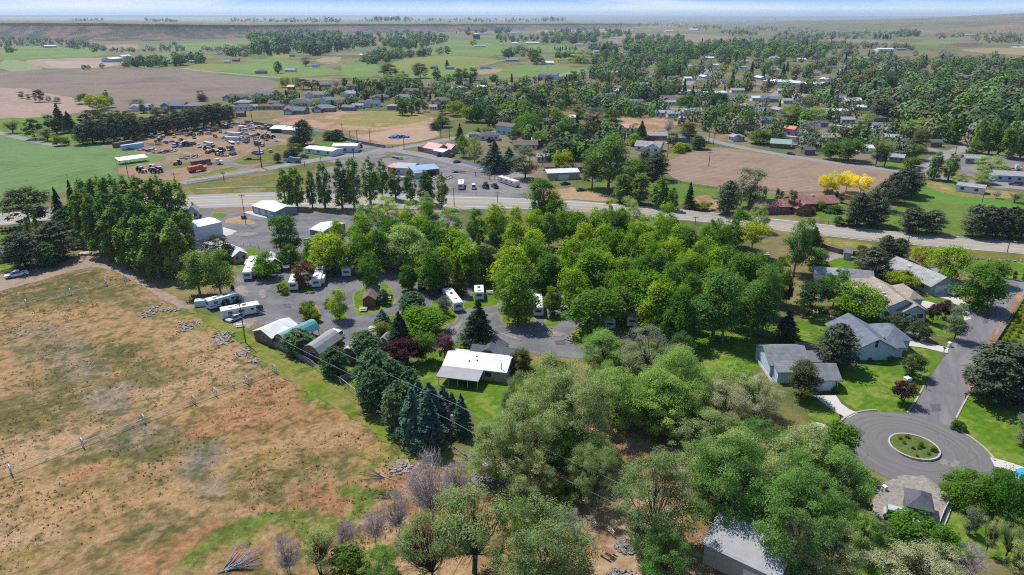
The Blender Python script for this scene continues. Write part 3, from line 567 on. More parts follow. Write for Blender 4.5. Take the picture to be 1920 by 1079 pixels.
# ---- the dry field, lower left: a fine grid whose colour follows the patches of straw, weeds, bare red soil and grey thatch
FIELD = pts('X', "-700,660 -300,600 0,548 75,527 160,502 185,497 215,510 250,528 290,552 330,585 350,590 365,580 420,612 470,650 520,692 600,740 690,795 780,845 850,870 900,900 960,950 1040,1000 1080,1060 1000,1180 400,1300 -200,1300 -700,1000")
FP = [G(*p) for p in FIELD]
BL = []     # colour patches: frame, x, y, rx, ry, colour, weight
STRAW, GREEN, DKG, GREY, RED, PALE, YEL, LAWN = c8(177,142,99), c8(108,104,60), c8(84,92,50), c8(138,130,118), c8(172,122,88), c8(188,155,120), c8(156,134,72), c8(98,126,38)
for fr, x, y, rx, ry, c, w in (
    ('M', 100, 150, 200, 160, STRAW, 1), ('M', 420, 100, 190, 90, GREY, 1.2), ('M', 560, 250, 130, 90, GREY, 1.2), ('M', 800, 440, 150, 80, GREY, 1.6), ('M', 400, 60, 150, 60, DKG, .7),
    ('M', 800, 120, 250, 90, GREEN, 1.1), ('M', 1000, 60, 150, 60, DKG, .8), ('M', 1100, 250, 250, 100, GREEN, 1.1), ('M', 300, 420, 280, 130, GREEN, 1.1), ('M', 200, 560, 250, 90, GREEN, 1),
    ('M', 500, 720, 260, 60, PALE, 1.3), ('M', 200, 800, 240, 70, PALE, 1.4), ('M', 1200, 400, 250, 60, PALE, 1), ('M', 1600, 200, 220, 90, PALE, 1.4), ('M', 1400, 110, 240, 80, STRAW, 1.2), ('M', 860, 220, 70, 40, YEL, 1), ('M', 1400, 250, 70, 40, YEL, .8),
    ('M', 640, 780, 120, 90, DKG, 1), ('M', 1050, 680, 250, 70, GREY, .9), ('M', 900, 720, 150, 60, DKG, 1), ('M', 1200, 760, 330, 80, DKG, 1.1), ('M', 1450, 890, 140, 60, GREY, 1.3),
    ('M', 1500, 480, 280, 90, STRAW, 1.2), ('M', 1750, 600, 200, 80, RED, 1.1), ('M', 1500, 700, 130, 60, RED, .9), ('M', 1750, 800, 160, 100, STRAW, 1.2), ('M', 900, 860, 160, 60, YEL, .9), ('M', 100, 950, 200, 60, STRAW, 1),
    ('N0', 640, 280, 160, 70, RED, 1.1), ('N0', 540, 370, 80, 40, DKG, 1), ('N0', 300, 480, 320, 120, STRAW, 1.3), ('N0', 850, 330, 160, 50, DKG, .8), ('N0', 800, 480, 300, 120, STRAW, 1.2), ('N0', 1200, 430, 250, 100, STRAW, 1), ('N0', 1650, 340, 160, 90, GREY, .8),
    ('N0', 1050, 800, 190, 60, DKG, 1.3), ('N0', 1230, 660, 90, 30, DKG, 1), ('N0', 200, 650, 250, 100, PALE, 1), ('N0', 150, 800, 200, 100, PALE, 1), ('N0', 100, 960, 180, 60, YEL, .8), ('N0', 350, 900, 120, 80, GREEN, .8), ('N0', 600, 850, 250, 100, STRAW, 1.1),
    ('N0', 1500, 770, 150, 50, RED, 1.3), ('N0', 1300, 880, 130, 60, RED, 1.1), ('N0', 1150, 960, 150, 50, RED, .8), ('N0', 1860, 750, 160, 60, LAWN, 1.6), ('N0', 1650, 830, 100, 60, LAWN, 1.2), ('N0', 1860, 930, 100, 60, RED, 1.2), ('N0', 1880, 420, 80, 70, GREEN, .9),
    ('N1', 100, 180, 130, 60, YEL, 1), ('N1', 300, 120, 200, 100, STRAW, 1.2), ('N1', 260, 500, 140, 50, DKG, 1), ('N1', 100, 400, 150, 60, GREEN, 1), ('N1', 560, 450, 150, 70, RED, 1.3), ('N1', 200, 610, 200, 40, RED, 1), ('N1', 640, 350, 120, 60, RED, .7),
    ('N1', 800, 500, 130, 70, LAWN, 1.5), ('N1', 550, 620, 200, 50, LAWN, 1.5), ('N1', 250, 700, 250, 40, LAWN, 1.3), ('N1', 850, 420, 90, 50, LAWN, 1.2), ('N1', 1000, 150, 130, 80, LAWN, 1.5), ('N1', 1300, 110, 130, 50, LAWN, 1.5), ('N1', 1180, 60, 100, 60, c8(110,140,34), 1.5),
    ('N1', 1080, 330, 90, 50, RED, 1.4), ('N1', 1230, 620, 110, 60, RED, 1.4), ('N1', 1180, 220, 100, 50, RED, .9), ('N1', 150, 980, 130, 60, GREEN, 1), ('N1', 60, 870, 120, 40, RED, 1), ('N1', 700, 80, 250, 90, STRAW, 1), ('N1', 450, 250, 180, 80, GREEN, .8), ('N1', 1000, 780, 200, 80, PALE, 1), ('N1', 1300, 960, 200, 80, PALE, 1.2),
    ('E', 500, 620, 260, 60, GREEN, 1.1), ('E', 300, 700, 300, 60, DKG, .9), ('E', 700, 700, 220, 80, GREEN, 1), ('E', 300, 820, 350, 80, STRAW, 1.1), ('E', 750, 880, 300, 60, STRAW, 1.2), ('E', 1150, 960, 300, 60, STRAW, 1.2), ('E', 1450, 1020, 160, 60, PALE, 1.4), ('E', 300, 1000, 200, 60, GREY, 1),
    ('E', 1000, 820, 180, 60, GREEN, 1), ('E', 640, 560, 120, 50, DKG, 1), ('E', 1600, 920, 120, 50, LAWN, 1.4), ('E', 1450, 820, 100, 50, LAWN, 1.4), ('E', 1700, 960, 120, 40, YEL, 1),
    ('G', 250, 640, 180, 60, YEL, 1), ('G', 480, 800, 120, 60, LAWN, 1.5), ('G', 700, 800, 130, 60, LAWN, 1.5), ('G', 900, 930, 150, 60, LAWN, 1.2), ('G', 1050, 1050, 150, 50, LAWN, 1.4), ('G', 800, 930, 60, 30, PALE, .8), ('G', 200, 900, 250, 120, PALE, 1.5),
    ('X', 620, 735, 40, 12, LAWN, 1.4), ('X', 700, 785, 45, 13, LAWN, 1.4), ('X', 780, 830, 45, 13, LAWN, 1.4), ('X', 560, 770, 60, 25, c8(170,128,86), 1.1), ('X', 500, 740, 50, 20, RED, .9), ('X', 640, 800, 60, 25, STRAW, 1), ('X', 700, 850, 50, 25, YEL, .9)):
    p = G(*fp(fr, x, y)); f_ = FR[fr][2]; a = (G(*fp(fr, x + rx, y)) - p).length; b = (G(*fp(fr, x, y - ry)) - p).length
    BL.append((p.x, p.y, a, b, *c, w))
BL = np.array(BL, dtype=np.float64)
def inside(X, Y, P):
    c = np.zeros(X.shape, bool); n = len(P)
    for i in range(n):
        a, b = P[i - 1], P[i]
        c ^= ((a.y > Y) != (b.y > Y)) & (X < (b.x - a.x) * (Y - a.y) / (b.y - a.y + 1e-9) + a.x)
    return c
def vnoise(X, Y, s, seed):
    r = np.random.default_rng(seed); T = r.random((64, 64)); x = X * s; y = Y * s; xi = np.floor(x).astype(int); yi = np.floor(y).astype(int); fx = x - xi; fy = y - yi
    fx = fx * fx * (3 - 2 * fx); fy = fy * fy * (3 - 2 * fy); g = lambda a, b: T[a % 64, b % 64]
    return (g(xi, yi) * (1 - fx) + g(xi + 1, yi) * fx) * (1 - fy) + (g(xi, yi + 1) * (1 - fx) + g(xi + 1, yi + 1) * fx) * fy
WL = (G(*fp('M', 2080, 232)) - G(*fp('M', -60, 1055))); WL.normalize()
def field_colour(X, Y):
    wx = X + 7 * (vnoise(X, Y, .11, 1) - .5) + 3 * (vnoise(X, Y, .35, 2) - .5) + 1.6 * (vnoise(X, Y, .9, 5) - .5); wy = Y + 7 * (vnoise(X, Y, .11, 3) - .5) + 3 * (vnoise(X, Y, .35, 4) - .5) + 1.6 * (vnoise(X, Y, .9, 6) - .5)
    num = np.zeros((*X.shape, 3)); den = np.full(X.shape, .25); num += .25 * np.array(c8(160,132,92))
    for px_, py_, a, b, r_, g_, b_, w in BL:
        k = w * np.exp(-1.1 * (((wx - px_) / a) ** 2 + ((wy - py_) / b) ** 2) ** 1.3); den += k; num += k[..., None] * np.array((r_, g_, b_))
    C = num / den[..., None]
    u_ = (X * WL[0] + Y * WL[1]); s_ = (-X * WL[1] + Y * WL[0]); st = vnoise(s_ * 1.0, u_ * .02, 1.3, 41) * .6 + vnoise(s_, u_ * .05, .5, 42) * .4
    C = C * (1 + .34 * (st - .5))[..., None]
    n = .55 * vnoise(X, Y, .6, 8) + .45 * vnoise(X, Y, 1.7, 9)
    k = np.clip((n - .56) * 5, 0, .7)[..., None]; C = C * (1 - k) + k * np.array(DKG)
    k = np.clip((.40 - n) * 4, 0, .5)[..., None]; C = C * (1 - k) + k * np.array(PALE)
    return C
dx = .42; gx = np.arange(-175, 25, dx); gy = np.arange(42, 190, dx); X, Y = np.meshgrid(gx, gy, indexing='ij'); nx, ny = X.shape
Z = LV(4) + .10 * (vnoise(X, Y, .25, 11) - .5) + .08
idx = np.arange(nx * ny).reshape(nx, ny); F = np.stack([idx[:-1, :-1], idx[1:, :-1], idx[1:, 1:], idx[:-1, 1:]], -1).reshape(-1, 4)
ok = inside(X[:-1, :-1] + dx / 2, Y[:-1, :-1] + dx / 2, FP).ravel(); F = F[ok]
use = np.unique(F); rm = np.full(nx * ny, -1); rm[use] = np.arange(len(use))
V = np.stack([X.ravel(), Y.ravel(), Z.ravel()], -1)[use]
me = fastmesh("dry_field", V, rm[F], [attrmat("field_surface", "patch", 1.1, .36, 5)])
ca = me.color_attributes.new("patch", 'FLOAT_COLOR', 'POINT'); cc = field_colour(V[:, 0], V[:, 1]); ca.data.foreach_set("color", np.concatenate([cc, np.ones((len(cc), 1))], 1).astype(np.float32).ravel())
struct("dry_field", me)
# weeds and straw on the field: uncountable tufts, one object each
def tufts(name, n, m_, smin, smax, blades, keep, seed, x0=-150, x1=20, y0=60, y1=185, tall=1.0):
    r = np.random.default_rng(seed); A = r.uniform(x0, x1, n * 3); B_ = r.uniform(y0, y1, n * 3); k = keep(A, B_) & inside(A, B_, FP); A = A[k][:n]; B_ = B_[k][:n]; n = len(A)
    s = r.uniform(smin, smax, n); an = r.uniform(0, 2 * math.pi, (n, blades)); rad = r.uniform(.1, 1, (n, blades)); ln = r.uniform(.5, 1.1, (n, blades)) * tall
    bx = A[:, None] + np.cos(an) * rad * s[:, None] * .5; by = B_[:, None] + np.sin(an) * rad * s[:, None] * .5; w = (s[:, None] * .26); h = s[:, None] * ln * .38
    tx = -np.sin(an) * w; ty = np.cos(an) * w; z0 = np.full_like(bx, .08)
    ox = np.cos(an) * h * .6; oy = np.sin(an) * h * .6
    V = np.stack([np.stack([bx - tx, by - ty, z0], -1), np.stack([bx + tx, by + ty, z0], -1), np.stack([bx + ox + tx * .4, by + oy + ty * .4, z0 + h], -1), np.stack([bx + ox - tx * .4, by + oy - ty * .4, z0 + h], -1)], 2).reshape(-1, 3)
    o = link(name, fastmesh(name, V, np.arange(len(V)).reshape(-1, 4), [m_])); o['kind'] = 'stuff'; o['category'] = 'weeds'; return o
o = tufts("weed_tufts", 2200, leafmat("weed_green", (.075, .10, .04), .2, .02, .4, 0), .16, .42, 9, lambda a, b: vnoise(a, b, .06, 21) + .5 * vnoise(a, b, .3, 22) > .86, 5); o['label'] = "small dark green weed tufts dotted over the dry field"
o = tufts("straw_tufts", 7000, leafmat("straw_blades", (.30, .22, .11), .2, .02, .35, 0), .2, .5, 6, lambda a, b: vnoise(a, b, .08, 31) > .42, 6); o['label'] = "dry straw coloured grass tufts over the dry field"
# ---------------------------------------------------------------- trees: unit-size prototypes per kind, copied and scaled
def leafquads(C, N, size, asp, rng, tang=None):
    n = len(C); N = N / (np.linalg.norm(N, axis=1, keepdims=True) + 1e-9)
    if tang is None: tang = rng.normal(size=(n, 3))
    T = tang - N * np.sum(tang * N, 1, keepdims=True); T /= np.linalg.norm(T, axis=1, keepdims=True) + 1e-9
    B = np.cross(N, T); s = size * rng.uniform(.6, 1.3, (n, 1)); T = T * s; B = B * s * asp
    V = np.stack([C - T, C - B * .9 + T * .1, C + T, C + B * .9 + T * .1], 1).reshape(-1, 3)
    return V, np.arange(4 * n).reshape(-1, 4)
PROF = dict(
    round=lambda u: np.sqrt(np.clip(1 - (2 * u - 1) ** 2, 0, 1)),
    maple=lambda u: np.clip(np.sin(np.pi * np.clip(u, 0, 1) ** .72), 0, 1) ** .8,
    poplar=lambda u: 1.35 * np.clip(u + .03, 0, 1) ** .4 * np.clip(1 - u, 0, 1) ** .45,
    cone=lambda u: np.clip(1 - u, 0, 1) ** .9 * np.clip(u * 9, 0, 1) ** .3,
    egg=lambda u: 1.3 * np.clip(u + .05, 0, 1) ** .45 * np.clip(1 - u, 0, 1) ** .55,
    spire=lambda u: 1.4 * np.clip(u + .05, 0, 1) ** .42 * np.clip(1 - u, 0, 1) ** .66,
    vase=lambda u: np.clip(u + .1, 0, 1) ** .6 * np.sqrt(np.clip(1 - u ** 4, 0, 1)),
    dome=lambda u: np.sqrt(np.clip(1 - u ** 2, 0, 1)) * np.clip(u * 8 + .75, 0, 1),
    elm=lambda u: np.clip(u + .08, 0, 1) ** .5 * np.clip(1 - u ** 2.6, 0, 1) ** .5 * 1.08)
def crown_points(rng, H, W, cb, prof, nc, nl, cr, flat=.75, lobes=.25, surf=.45, upn=.35, spike=0.0):
    u = rng.uniform(.02, .97, nc * 3); pr = PROF[prof](u); keep = rng.random(nc * 3) < pr ** 1.3 + .06; u = u[keep][:nc]; nc = len(u); pr = PROF[prof](u)
    an = rng.uniform(0, 2 * np.pi, nc); ph = rng.uniform(0, 6, 4)
    lob = 1 + lobes * (.6 * np.sin(3 * an + ph[0] + 4 * u) + .4 * np.sin(5 * an + ph[1] - 6 * u))
    rr = np.sqrt(rng.uniform(surf ** 2, 1, nc)) * pr * lob * (W / 2 - cr * W * .6)
    C = np.stack([rr * np.cos(an), rr * np.sin(an), H * (cb + (1 - cb) * u) - cr * W * .4 * u], 1)
    cs = cr * W * np.clip(rng.lognormal(-.12, .36, nc), .4, 1.9)
    per = np.maximum(4, (nl * cs ** 2 / np.sum(cs ** 2))).astype(int)
    ci = np.repeat(np.arange(nc), per); n = len(ci)
    d = rng.normal(size=(n, 3)); d /= np.linalg.norm(d, axis=1, keepdims=True); d[:, 2] = np.where(d[:, 2] < -.35, -d[:, 2] * .6, d[:, 2])
    r = cs[ci] * rng.random(n) ** .45 * np.where(rng.random(n) < .14, rng.uniform(1, 1.6, n), 1)
    off = d * r[:, None] * np.array([1, 1, flat])
    if spike: off[:, 2] += spike * cs[ci] * np.clip(1 - np.hypot(off[:, 0], off[:, 1]) / cs[ci], 0, 1) * rng.random(n)
    P = C[ci] + off
    out = P - np.array([0, 0, H * (cb + (1 - cb) * .35)]); out /= np.linalg.norm(out, axis=1, keepdims=True) + 1e-6
    N = d * .6 + out * .35 + np.array([0, 0, upn + .55]) + rng.normal(size=(n, 3)) * .45
    return P, N, C
def limbs(rng, H, W, C, r0, fork=.3, nl=9, lean=0.0, sub=2, trunks=1):
    mb = MB()
    for k in range(trunks):
        a = rng.uniform(0, 6.28); s = .25 * W * (.0 if trunks == 1 else .35)
        base = np.array([math.cos(a) * s * .3, math.sin(a) * s * .3, -.3]); top = np.array([math.cos(a) * s + rng.normal() * lean, math.sin(a) * s + rng.normal() * lean, H * fork])
        mb.tube(base, base * .3 + top * .7, r0 * 1.15, r0 * .8, 7, cap=False); mb.tube(base * .3 + top * .7, top, r0 * .8, r0 * .66, 7, cap=False)
        sel = rng.choice(len(C), min(nl, len(C)), replace=False)
        for j in sel:
            t = C[j]; mid = top * .5 + t * .5 + rng.normal(size=3) * W * .02 + np.array([0, 0, -W * .015])
            mb.tube(top, mid, r0 * .42, r0 * .25, 5, cap=False); mb.tube(mid, t, r0 * .25, r0 * .07, 4, cap=False)
            for q in range(sub):
                e = t + rng.normal(size=3) * W * .1; mb.tube(mid, e, r0 * .14, r0 * .04, 3, cap=False)
    return mb
bark = mat("bark", (.075, .058, .045), .95, .3, 3); bark_pale = mat("pale_bark", (.19, .165, .145), .95, .3, 3); bark_grey = mat("dead_wood", (.24, .21, .205), .95, .3, 3)
L_ = lambda k, c, **kw: leafmat("leaves_" + k, c, **kw)
LC = dict(maple=(.205, .335, .028), maple2=(.125, .235, .034), yellowgreen=(.29, .36, .028), poplar=(.175, .29, .068), cotton=(.14, .255, .058), willow=(.29, .40, .13),
          elm=(.28, .355, .145), elmg=(.33, .355, .22), elmb=(.20, .335, .085), dark=(.046, .098, .028), oak=(.075, .098, .040), pine=(.125, .15, .09), spruce=(.046, .084, .042), blue=(.11, .185, .135), bluegreen=(.08, .14, .062),
          plum=(.055, .022, .028), yellow=(.74, .66, .03), bronze=(.19, .125, .055), olive=(.15, .155, .055), cypress=(.045, .075, .026), shrub=(.14, .21, .038), pinkish=(.17, .075, .09), larch=(.19, .225, .05), grey=(.19, .23, .16), weep=(.10, .215, .028))
def lm(k): return L_(k, LC[k], hv=.006 if k == 'yellow' else .022, tr=.25 if k in ('pine', 'spruce', 'blue', 'dark', 'oak', 'cypress', 'plum', 'bluegreen') else .5)
NAMES = {}
def proto(kind, leaf, H, W, crown, trunkmb, bk, i, me_tr=None):
    V, F = crown
    W = float(2 * np.percentile(np.abs(V[:, :2]), 98.5)); H = float(np.percentile(V[:, 2], 99.7))
    return (H, W, fastmesh(kind + "_crown", V, F, [lm(leaf)]), trunkmb.mesh(kind + "_trunk", bk, smooth=True))
def broad(kind, leaf, H, W, cb, prof, nc, nl, cr, ls, asp=.6, seed=0, r0=None, fork=.3, nlimb=9, bk=bark, trunks=1, sub=2, lean=.2, **kw):
    rng = np.random.default_rng(seed + hash_(kind)); P, N, C = crown_points(rng, H, W, cb, prof, nc, nl, cr, **kw)
    return proto(kind, leaf, H, W, leafquads(P, N, ls, asp, rng), limbs(rng, H, W, C, r0 or H * .018, fork, nlimb, lean, sub, trunks), bk, seed)
def hash_(s): return sum(ord(c) * (i + 1) * 31 for i, c in enumerate(s)) % 99991
def conifer(kind, leaf, H, W, nb, ppb, ls, asp, droop, seed=0, cb=.05, irr=.18, prof='cone', tuft=.05, lift=0.0):
    rng = np.random.default_rng(seed + hash_(kind)); u = rng.random(nb) ** .75; u = u[rng.random(len(u)) < np.clip(PROF[prof](u) + .25, 0, 1)]; nb = len(u)
    an = rng.uniform(0, 6.283, nb); R_ = PROF[prof](u) * W / 2 * (1 + irr * rng.normal(size=nb)) + .12; z = H * (cb + (1 - cb) * u)
    bi = np.repeat(np.arange(nb), ppb); n = len(bi); f = rng.random(n) ** .6; rad = R_[bi] * f
    d = np.stack([np.cos(an[bi]), np.sin(an[bi]), np.zeros(n)], 1); sd_ = np.stack([-d[:, 1], d[:, 0], np.zeros(n)], 1)
    P = d * rad[:, None] + sd_ * (rng.normal(size=n) * R_[bi] * .16 * (1.1 - f * .6))[:, None]
    P[:, 2] = z[bi] - droop * rad * f + lift * rad * f * f + rng.normal(size=n) * tuft * W * .35
    N = np.array([0, 0, 1.]) + d * .55 + rng.normal(size=(n, 3)) * .5; T = d + sd_ * rng.normal(size=(n, 1)) * .6 + np.array([0, 0, -.35]) * droop
    mb = MB(); mb.tube((0, 0, -.3), (0, 0, H * .95), H * .016 + .05, .03, 7, cap=False)
    for k in range(0, nb, 4): mb.tube((0, 0, z[k]), (math.cos(an[k]) * R_[k] * .8, math.sin(an[k]) * R_[k] * .8, z[k] - droop * R_[k] * .6), .05, .02, 3, cap=False)
    return proto(kind, leaf, H, W, leafquads(P, N, ls, asp, rng, T), mb, bark, seed)
def bare(kind, H, W, seed, n, prof='vase', cb=.2, m_=None, thick=.022):
    rng = np.random.default_rng(seed); P, N, C = crown_points(rng, H, W, cb, prof, 60, n, .12, flat=1)
    out = P - np.array([0, 0, H * cb]); out /= np.linalg.norm(out, axis=1, keepdims=True); T = out + rng.normal(size=(len(P), 3)) * .5 + np.array([0, 0, .3])
    V, F = leafquads(P, rng.normal(size=(len(P), 3)), .55, thick / .55, rng, T)
    tm = limbs(rng, H, W, C, H * .02, .28, 34, .2, 4, 2).mesh(kind + "_trunk", bark_grey, True)
    return (H, W, fastmesh(kind + "_twigs", V, F, [m_ or leafmat("bare_twigs", (.46, .39, .41), .1, .01, .3, .1)]), tm)
KINDS = {}
def K_(kind, name, look, protos): KINDS[kind] = (name, look, protos)
K_('maple', 'maple_tree', 'bright green leafy tree', [broad('maple', 'maple', 12, 9.5, .06, 'maple', 54, 6000, .16, .26, seed=s, spike=.9, flat=.85, surf=.5) for s in range(4)])
K_('maple2', 'maple_tree', 'mid green leafy tree', [broad('greenmaple', 'maple2', 12, 9, .06, 'maple', 50, 6000, .16, .26, seed=s, spike=.8, surf=.5) for s in range(3)])
K_('dome', 'maple_tree', 'domed yellow green tree', [broad('dome', 'yellowgreen', 8, 9, .12, 'round', 60, 5200, .13, .24, seed=s, surf=.75) for s in range(2)])
K_('locust', 'locust_tree', 'flat topped yellow green tree', [broad('locust', 'yellowgreen', 11, 10, .38, 'vase', 34, 3600, .16, .24, seed=s, flat=.45, fork=.35, nlimb=14) for s in range(2)])
K_('poplar', 'poplar_tree', 'upright green poplar', [broad('poplar', 'poplar', 17, 6.5, .06, 'spire', 90, 6500, .11, .25, seed=s, flat=1.9, surf=.55, lobes=.3, spike=1.0, fork=.45, bk=bark_pale) for s in range(3)])
K_('cotton', 'cottonwood_tree', 'big dark green cottonwood', [broad('cottonwood', 'cotton', 19, 12, .16, 'egg', 46, 8200, .15, .27, seed=s, flat=1.0, surf=.5, lobes=.35, fork=.28, nlimb=14, bk=bark_pale) for s in range(3)])
K_('willow', 'willow_tree', 'pale green feathery tree', [broad('willow', 'willow', 11, 10.5, .03, 'maple', 100, 13000, .11, .20, asp=.4, seed=s, surf=.65, flat=.8) for s in range(3)])
K_('elm', 'elm_tree', 'grey green spreading elm', [broad('elm', 'elm', 14, 14, .07, 'maple', 120, 27000, .085, .135, asp=.5, seed=s, surf=.45, lobes=.3, flat=.7, fork=.22, nlimb=20, r0=.27, sub=4) for s in range(3)])
K_('elmg', 'elm_tree', 'pale grey green elm', [broad('paleelm', 'elmg', 13, 13, .07, 'maple', 110, 21000, .085, .13, asp=.4, seed=s, surf=.45, lobes=.3, fork=.22, nlimb=22, r0=.24, sub=5, trunks=2) for s in range(2)])
K_('elmb', 'elm_tree', 'fresh green broad elm', [broad('freshelm', 'elmb', 14, 14, .06, 'maple', 110, 25000, .09, .14, asp=.55, seed=s, surf=.5, lobes=.3, fork=.22, nlimb=18, r0=.25, sub=3) for s in range(3)])
K_('sparse', 'elm_tree', 'thin open crowned elm', [broad('thinelm', 'elm', 10, 11, .22, 'elm', 40, 7600, .11, .13, asp=.5, seed=s, surf=.3, lobes=.4, fork=.2, nlimb=26, r0=.2, sub=6, trunks=2) for s in range(3)])
K_('dark', 'chestnut_tree', 'round dark green tree', [broad('darktree', 'dark', 11, 10, .08, 'round', 60, 6000, .13, .27, seed=s, surf=.7) for s in range(2)])
K_('oak', 'oak_tree', 'dark olive round tree', [broad('darkoak', 'oak', 10, 9, .06, 'round', 54, 6000, .13, .24, seed=s, surf=.6) for s in range(2)])
K_('pine', 'pine_tree', 'dark grey green pine', [conifer('pine', 'pine', 12, 8, 330, 30, .26, .45, .02, seed=s, cb=.05, irr=.2, prof='egg', tuft=.075, lift=.12) for s in range(3)])
K_('spruce', 'spruce_tree', 'dark cone shaped spruce', [conifer('spruce', 'spruce', 15, 7.5, 420, 30, .30, .4, .32, seed=s) for s in range(2)])
K_('blue', 'blue_spruce', 'blue green spruce', [conifer('bluespruce', 'blue', 12, 6.5, 380, 28, .26, .45, .25, seed=s, lift=.1) for s in range(3)])
K_('fir', 'fir_tree', 'dense blue green conifer', [conifer('fir', 'bluegreen', 9, 7.5, 320, 24, .24, .45, .1, seed=s, prof='egg', cb=.02, irr=.1) for s in range(3)])
K_('cypress', 'cypress_tree', 'narrow dark cypress', [broad('cypress', 'cypress', 6, 1.8, .0, 'egg', 34, 1500, .22, .16, asp=.4, seed=s, flat=1.6, surf=.6, fork=.5, nlimb=2, sub=0, lobes=.1) for s in range(2)])
K_('lombardy', 'poplar_tree', 'slim upright poplar', [broad('lombardy', 'poplar', 13, 4, .04, 'poplar', 40, 3000, .2, .25, seed=s, flat=1.6, fork=.5) for s in range(2)])
K_('plum', 'plum_tree', 'dark purple leaved tree', [broad('plum', 'plum', 6, 5, .2, 'round', 36, 3600, .16, .17, seed=s, surf=.6) for s in range(2)])
K_('pinkish', 'crabapple_tree', 'pinkish leaved ornamental tree', [broad('crabapple', 'pinkish', 6, 5, .1, 'round', 36, 3600, .15, .17, seed=s, surf=.5) for s in range(1)])
K_('yellow', 'golden_tree', 'vivid yellow tree', [broad('goldentree', 'yellow', 11, 11, .2, 'round', 54, 5600, .14, .24, seed=s, flat=.7, fork=.3, nlimb=14) for s in range(2)])
K_('bronze', 'beech_tree', 'bronze leaved round tree', [broad('bronze', 'bronze', 8, 6, .08, 'round', 46, 7000, .16, .2, seed=s, surf=.5) for s in range(1)])
K_('olive', 'juniper_tree', 'olive brown juniper', [broad('juniper', 'olive', 8, 7.5, .02, 'egg', 44, 6800, .13, .2, asp=.4, seed=s, surf=.4, lobes=.35) for s in range(2)])
K_('larch', 'larch_tree', 'tall yellow green conifer', [conifer('larch', 'larch', 14, 6, 280, 24, .26, .35, .2, seed=s, irr=.12) for s in range(1)])
K_('grey', 'olive_tree', 'silvery grey green tree', [broad('silvertree', 'grey', 10, 8, .12, 'egg', 44, 6000, .14, .2, asp=.4, seed=s, surf=.45) for s in range(2)])
K_('shrub', 'shrub', 'rounded green shrub', [broad('shrub', 'shrub', 2.6, 3.2, .0, 'dome', 30, 2200, .17, .13, seed=s, surf=.7, fork=.1, nlimb=3, sub=0, lobes=.12) for s in range(3)])
K_('yshrub', 'shrub', 'yellow green clipped shrub', [broad('yellowshrub', 'yellowgreen', 2, 2.6, .0, 'dome', 30, 1500, .17, .13, seed=s, surf=.75, fork=.1, nlimb=3, sub=0, lobes=.08) for s in range(1)])
K_('weep', 'mulberry_tree', 'dense weeping mulberry', [broad('weeping', 'weep', 5.5, 9, .0, 'dome', 70, 9000, .12, .2, asp=.5, seed=s, surf=.85, flat=1.1, lobes=.12, fork=.4) for s in range(2)])
K_('bare', 'bare_tree', 'leafless grey tree', [bare('bare', 8, 9, s, 3600, 'round', .22) for s in (1, 2)])
K_('dead', 'dead_tree', 'dead tree with pale bare branches', [bare('dead', 6, 6, 8, 900, 'vase', .2, None, .03)])
SCALE1 = {}
def tree(fr, kind, x, yt, w, base, label=None, group=None):
    name, look, pr = KINDS[kind]; w = w / FR[fr][2] * (1.3 if kind in ('blue', 'fir') else 1.2 if kind in ('shrub', 'willow') else .86 if kind in ('poplar', 'yellow') else 1.12 if kind in ('maple', 'maple2', 'elm', 'elmb', 'elmg', 'pine') else 1.0)
    X_, yt_ = fp(fr, x, yt)
    if base[0] == 'h':
        H = float(base[1:]); p = G(X_, yt_, H); p.z = 0
    else:
        yb = fp(fr, x, float(base))[1]; p = G(X_, yb); H = height_at(p, yt_)
    d = depth((p.x, p.y, H * .5)); W = w * d / FOC
    k = (int(abs(p.x * 7.3 + p.y * 3.1)) + len(THINGS)) % len(pr); h0, w0, cm, tm = pr[k]
    sz = ''
    if kind not in ('shrub', 'yshrub', 'cypress', 'weep', 'cotton', 'spruce'): sz = 'tall ' if H > 15 else 'small ' if H < 6.5 else ''
    if kind == 'cypress' and H < 2.6: sz = 'tiny '
    t = thing(name, p, random.uniform(0, 6.28), 'shrub' if 'shrub' in kind else 'tree', label, group, sz + look)
    t.scale = (W / w0, W / w0, H / h0)
    link('crown' if 'shrub' not in kind else 'foliage', cm, t); link('trunk' if 'shrub' not in kind else 'stem', tm, t)
    t['h'] = H
    return t
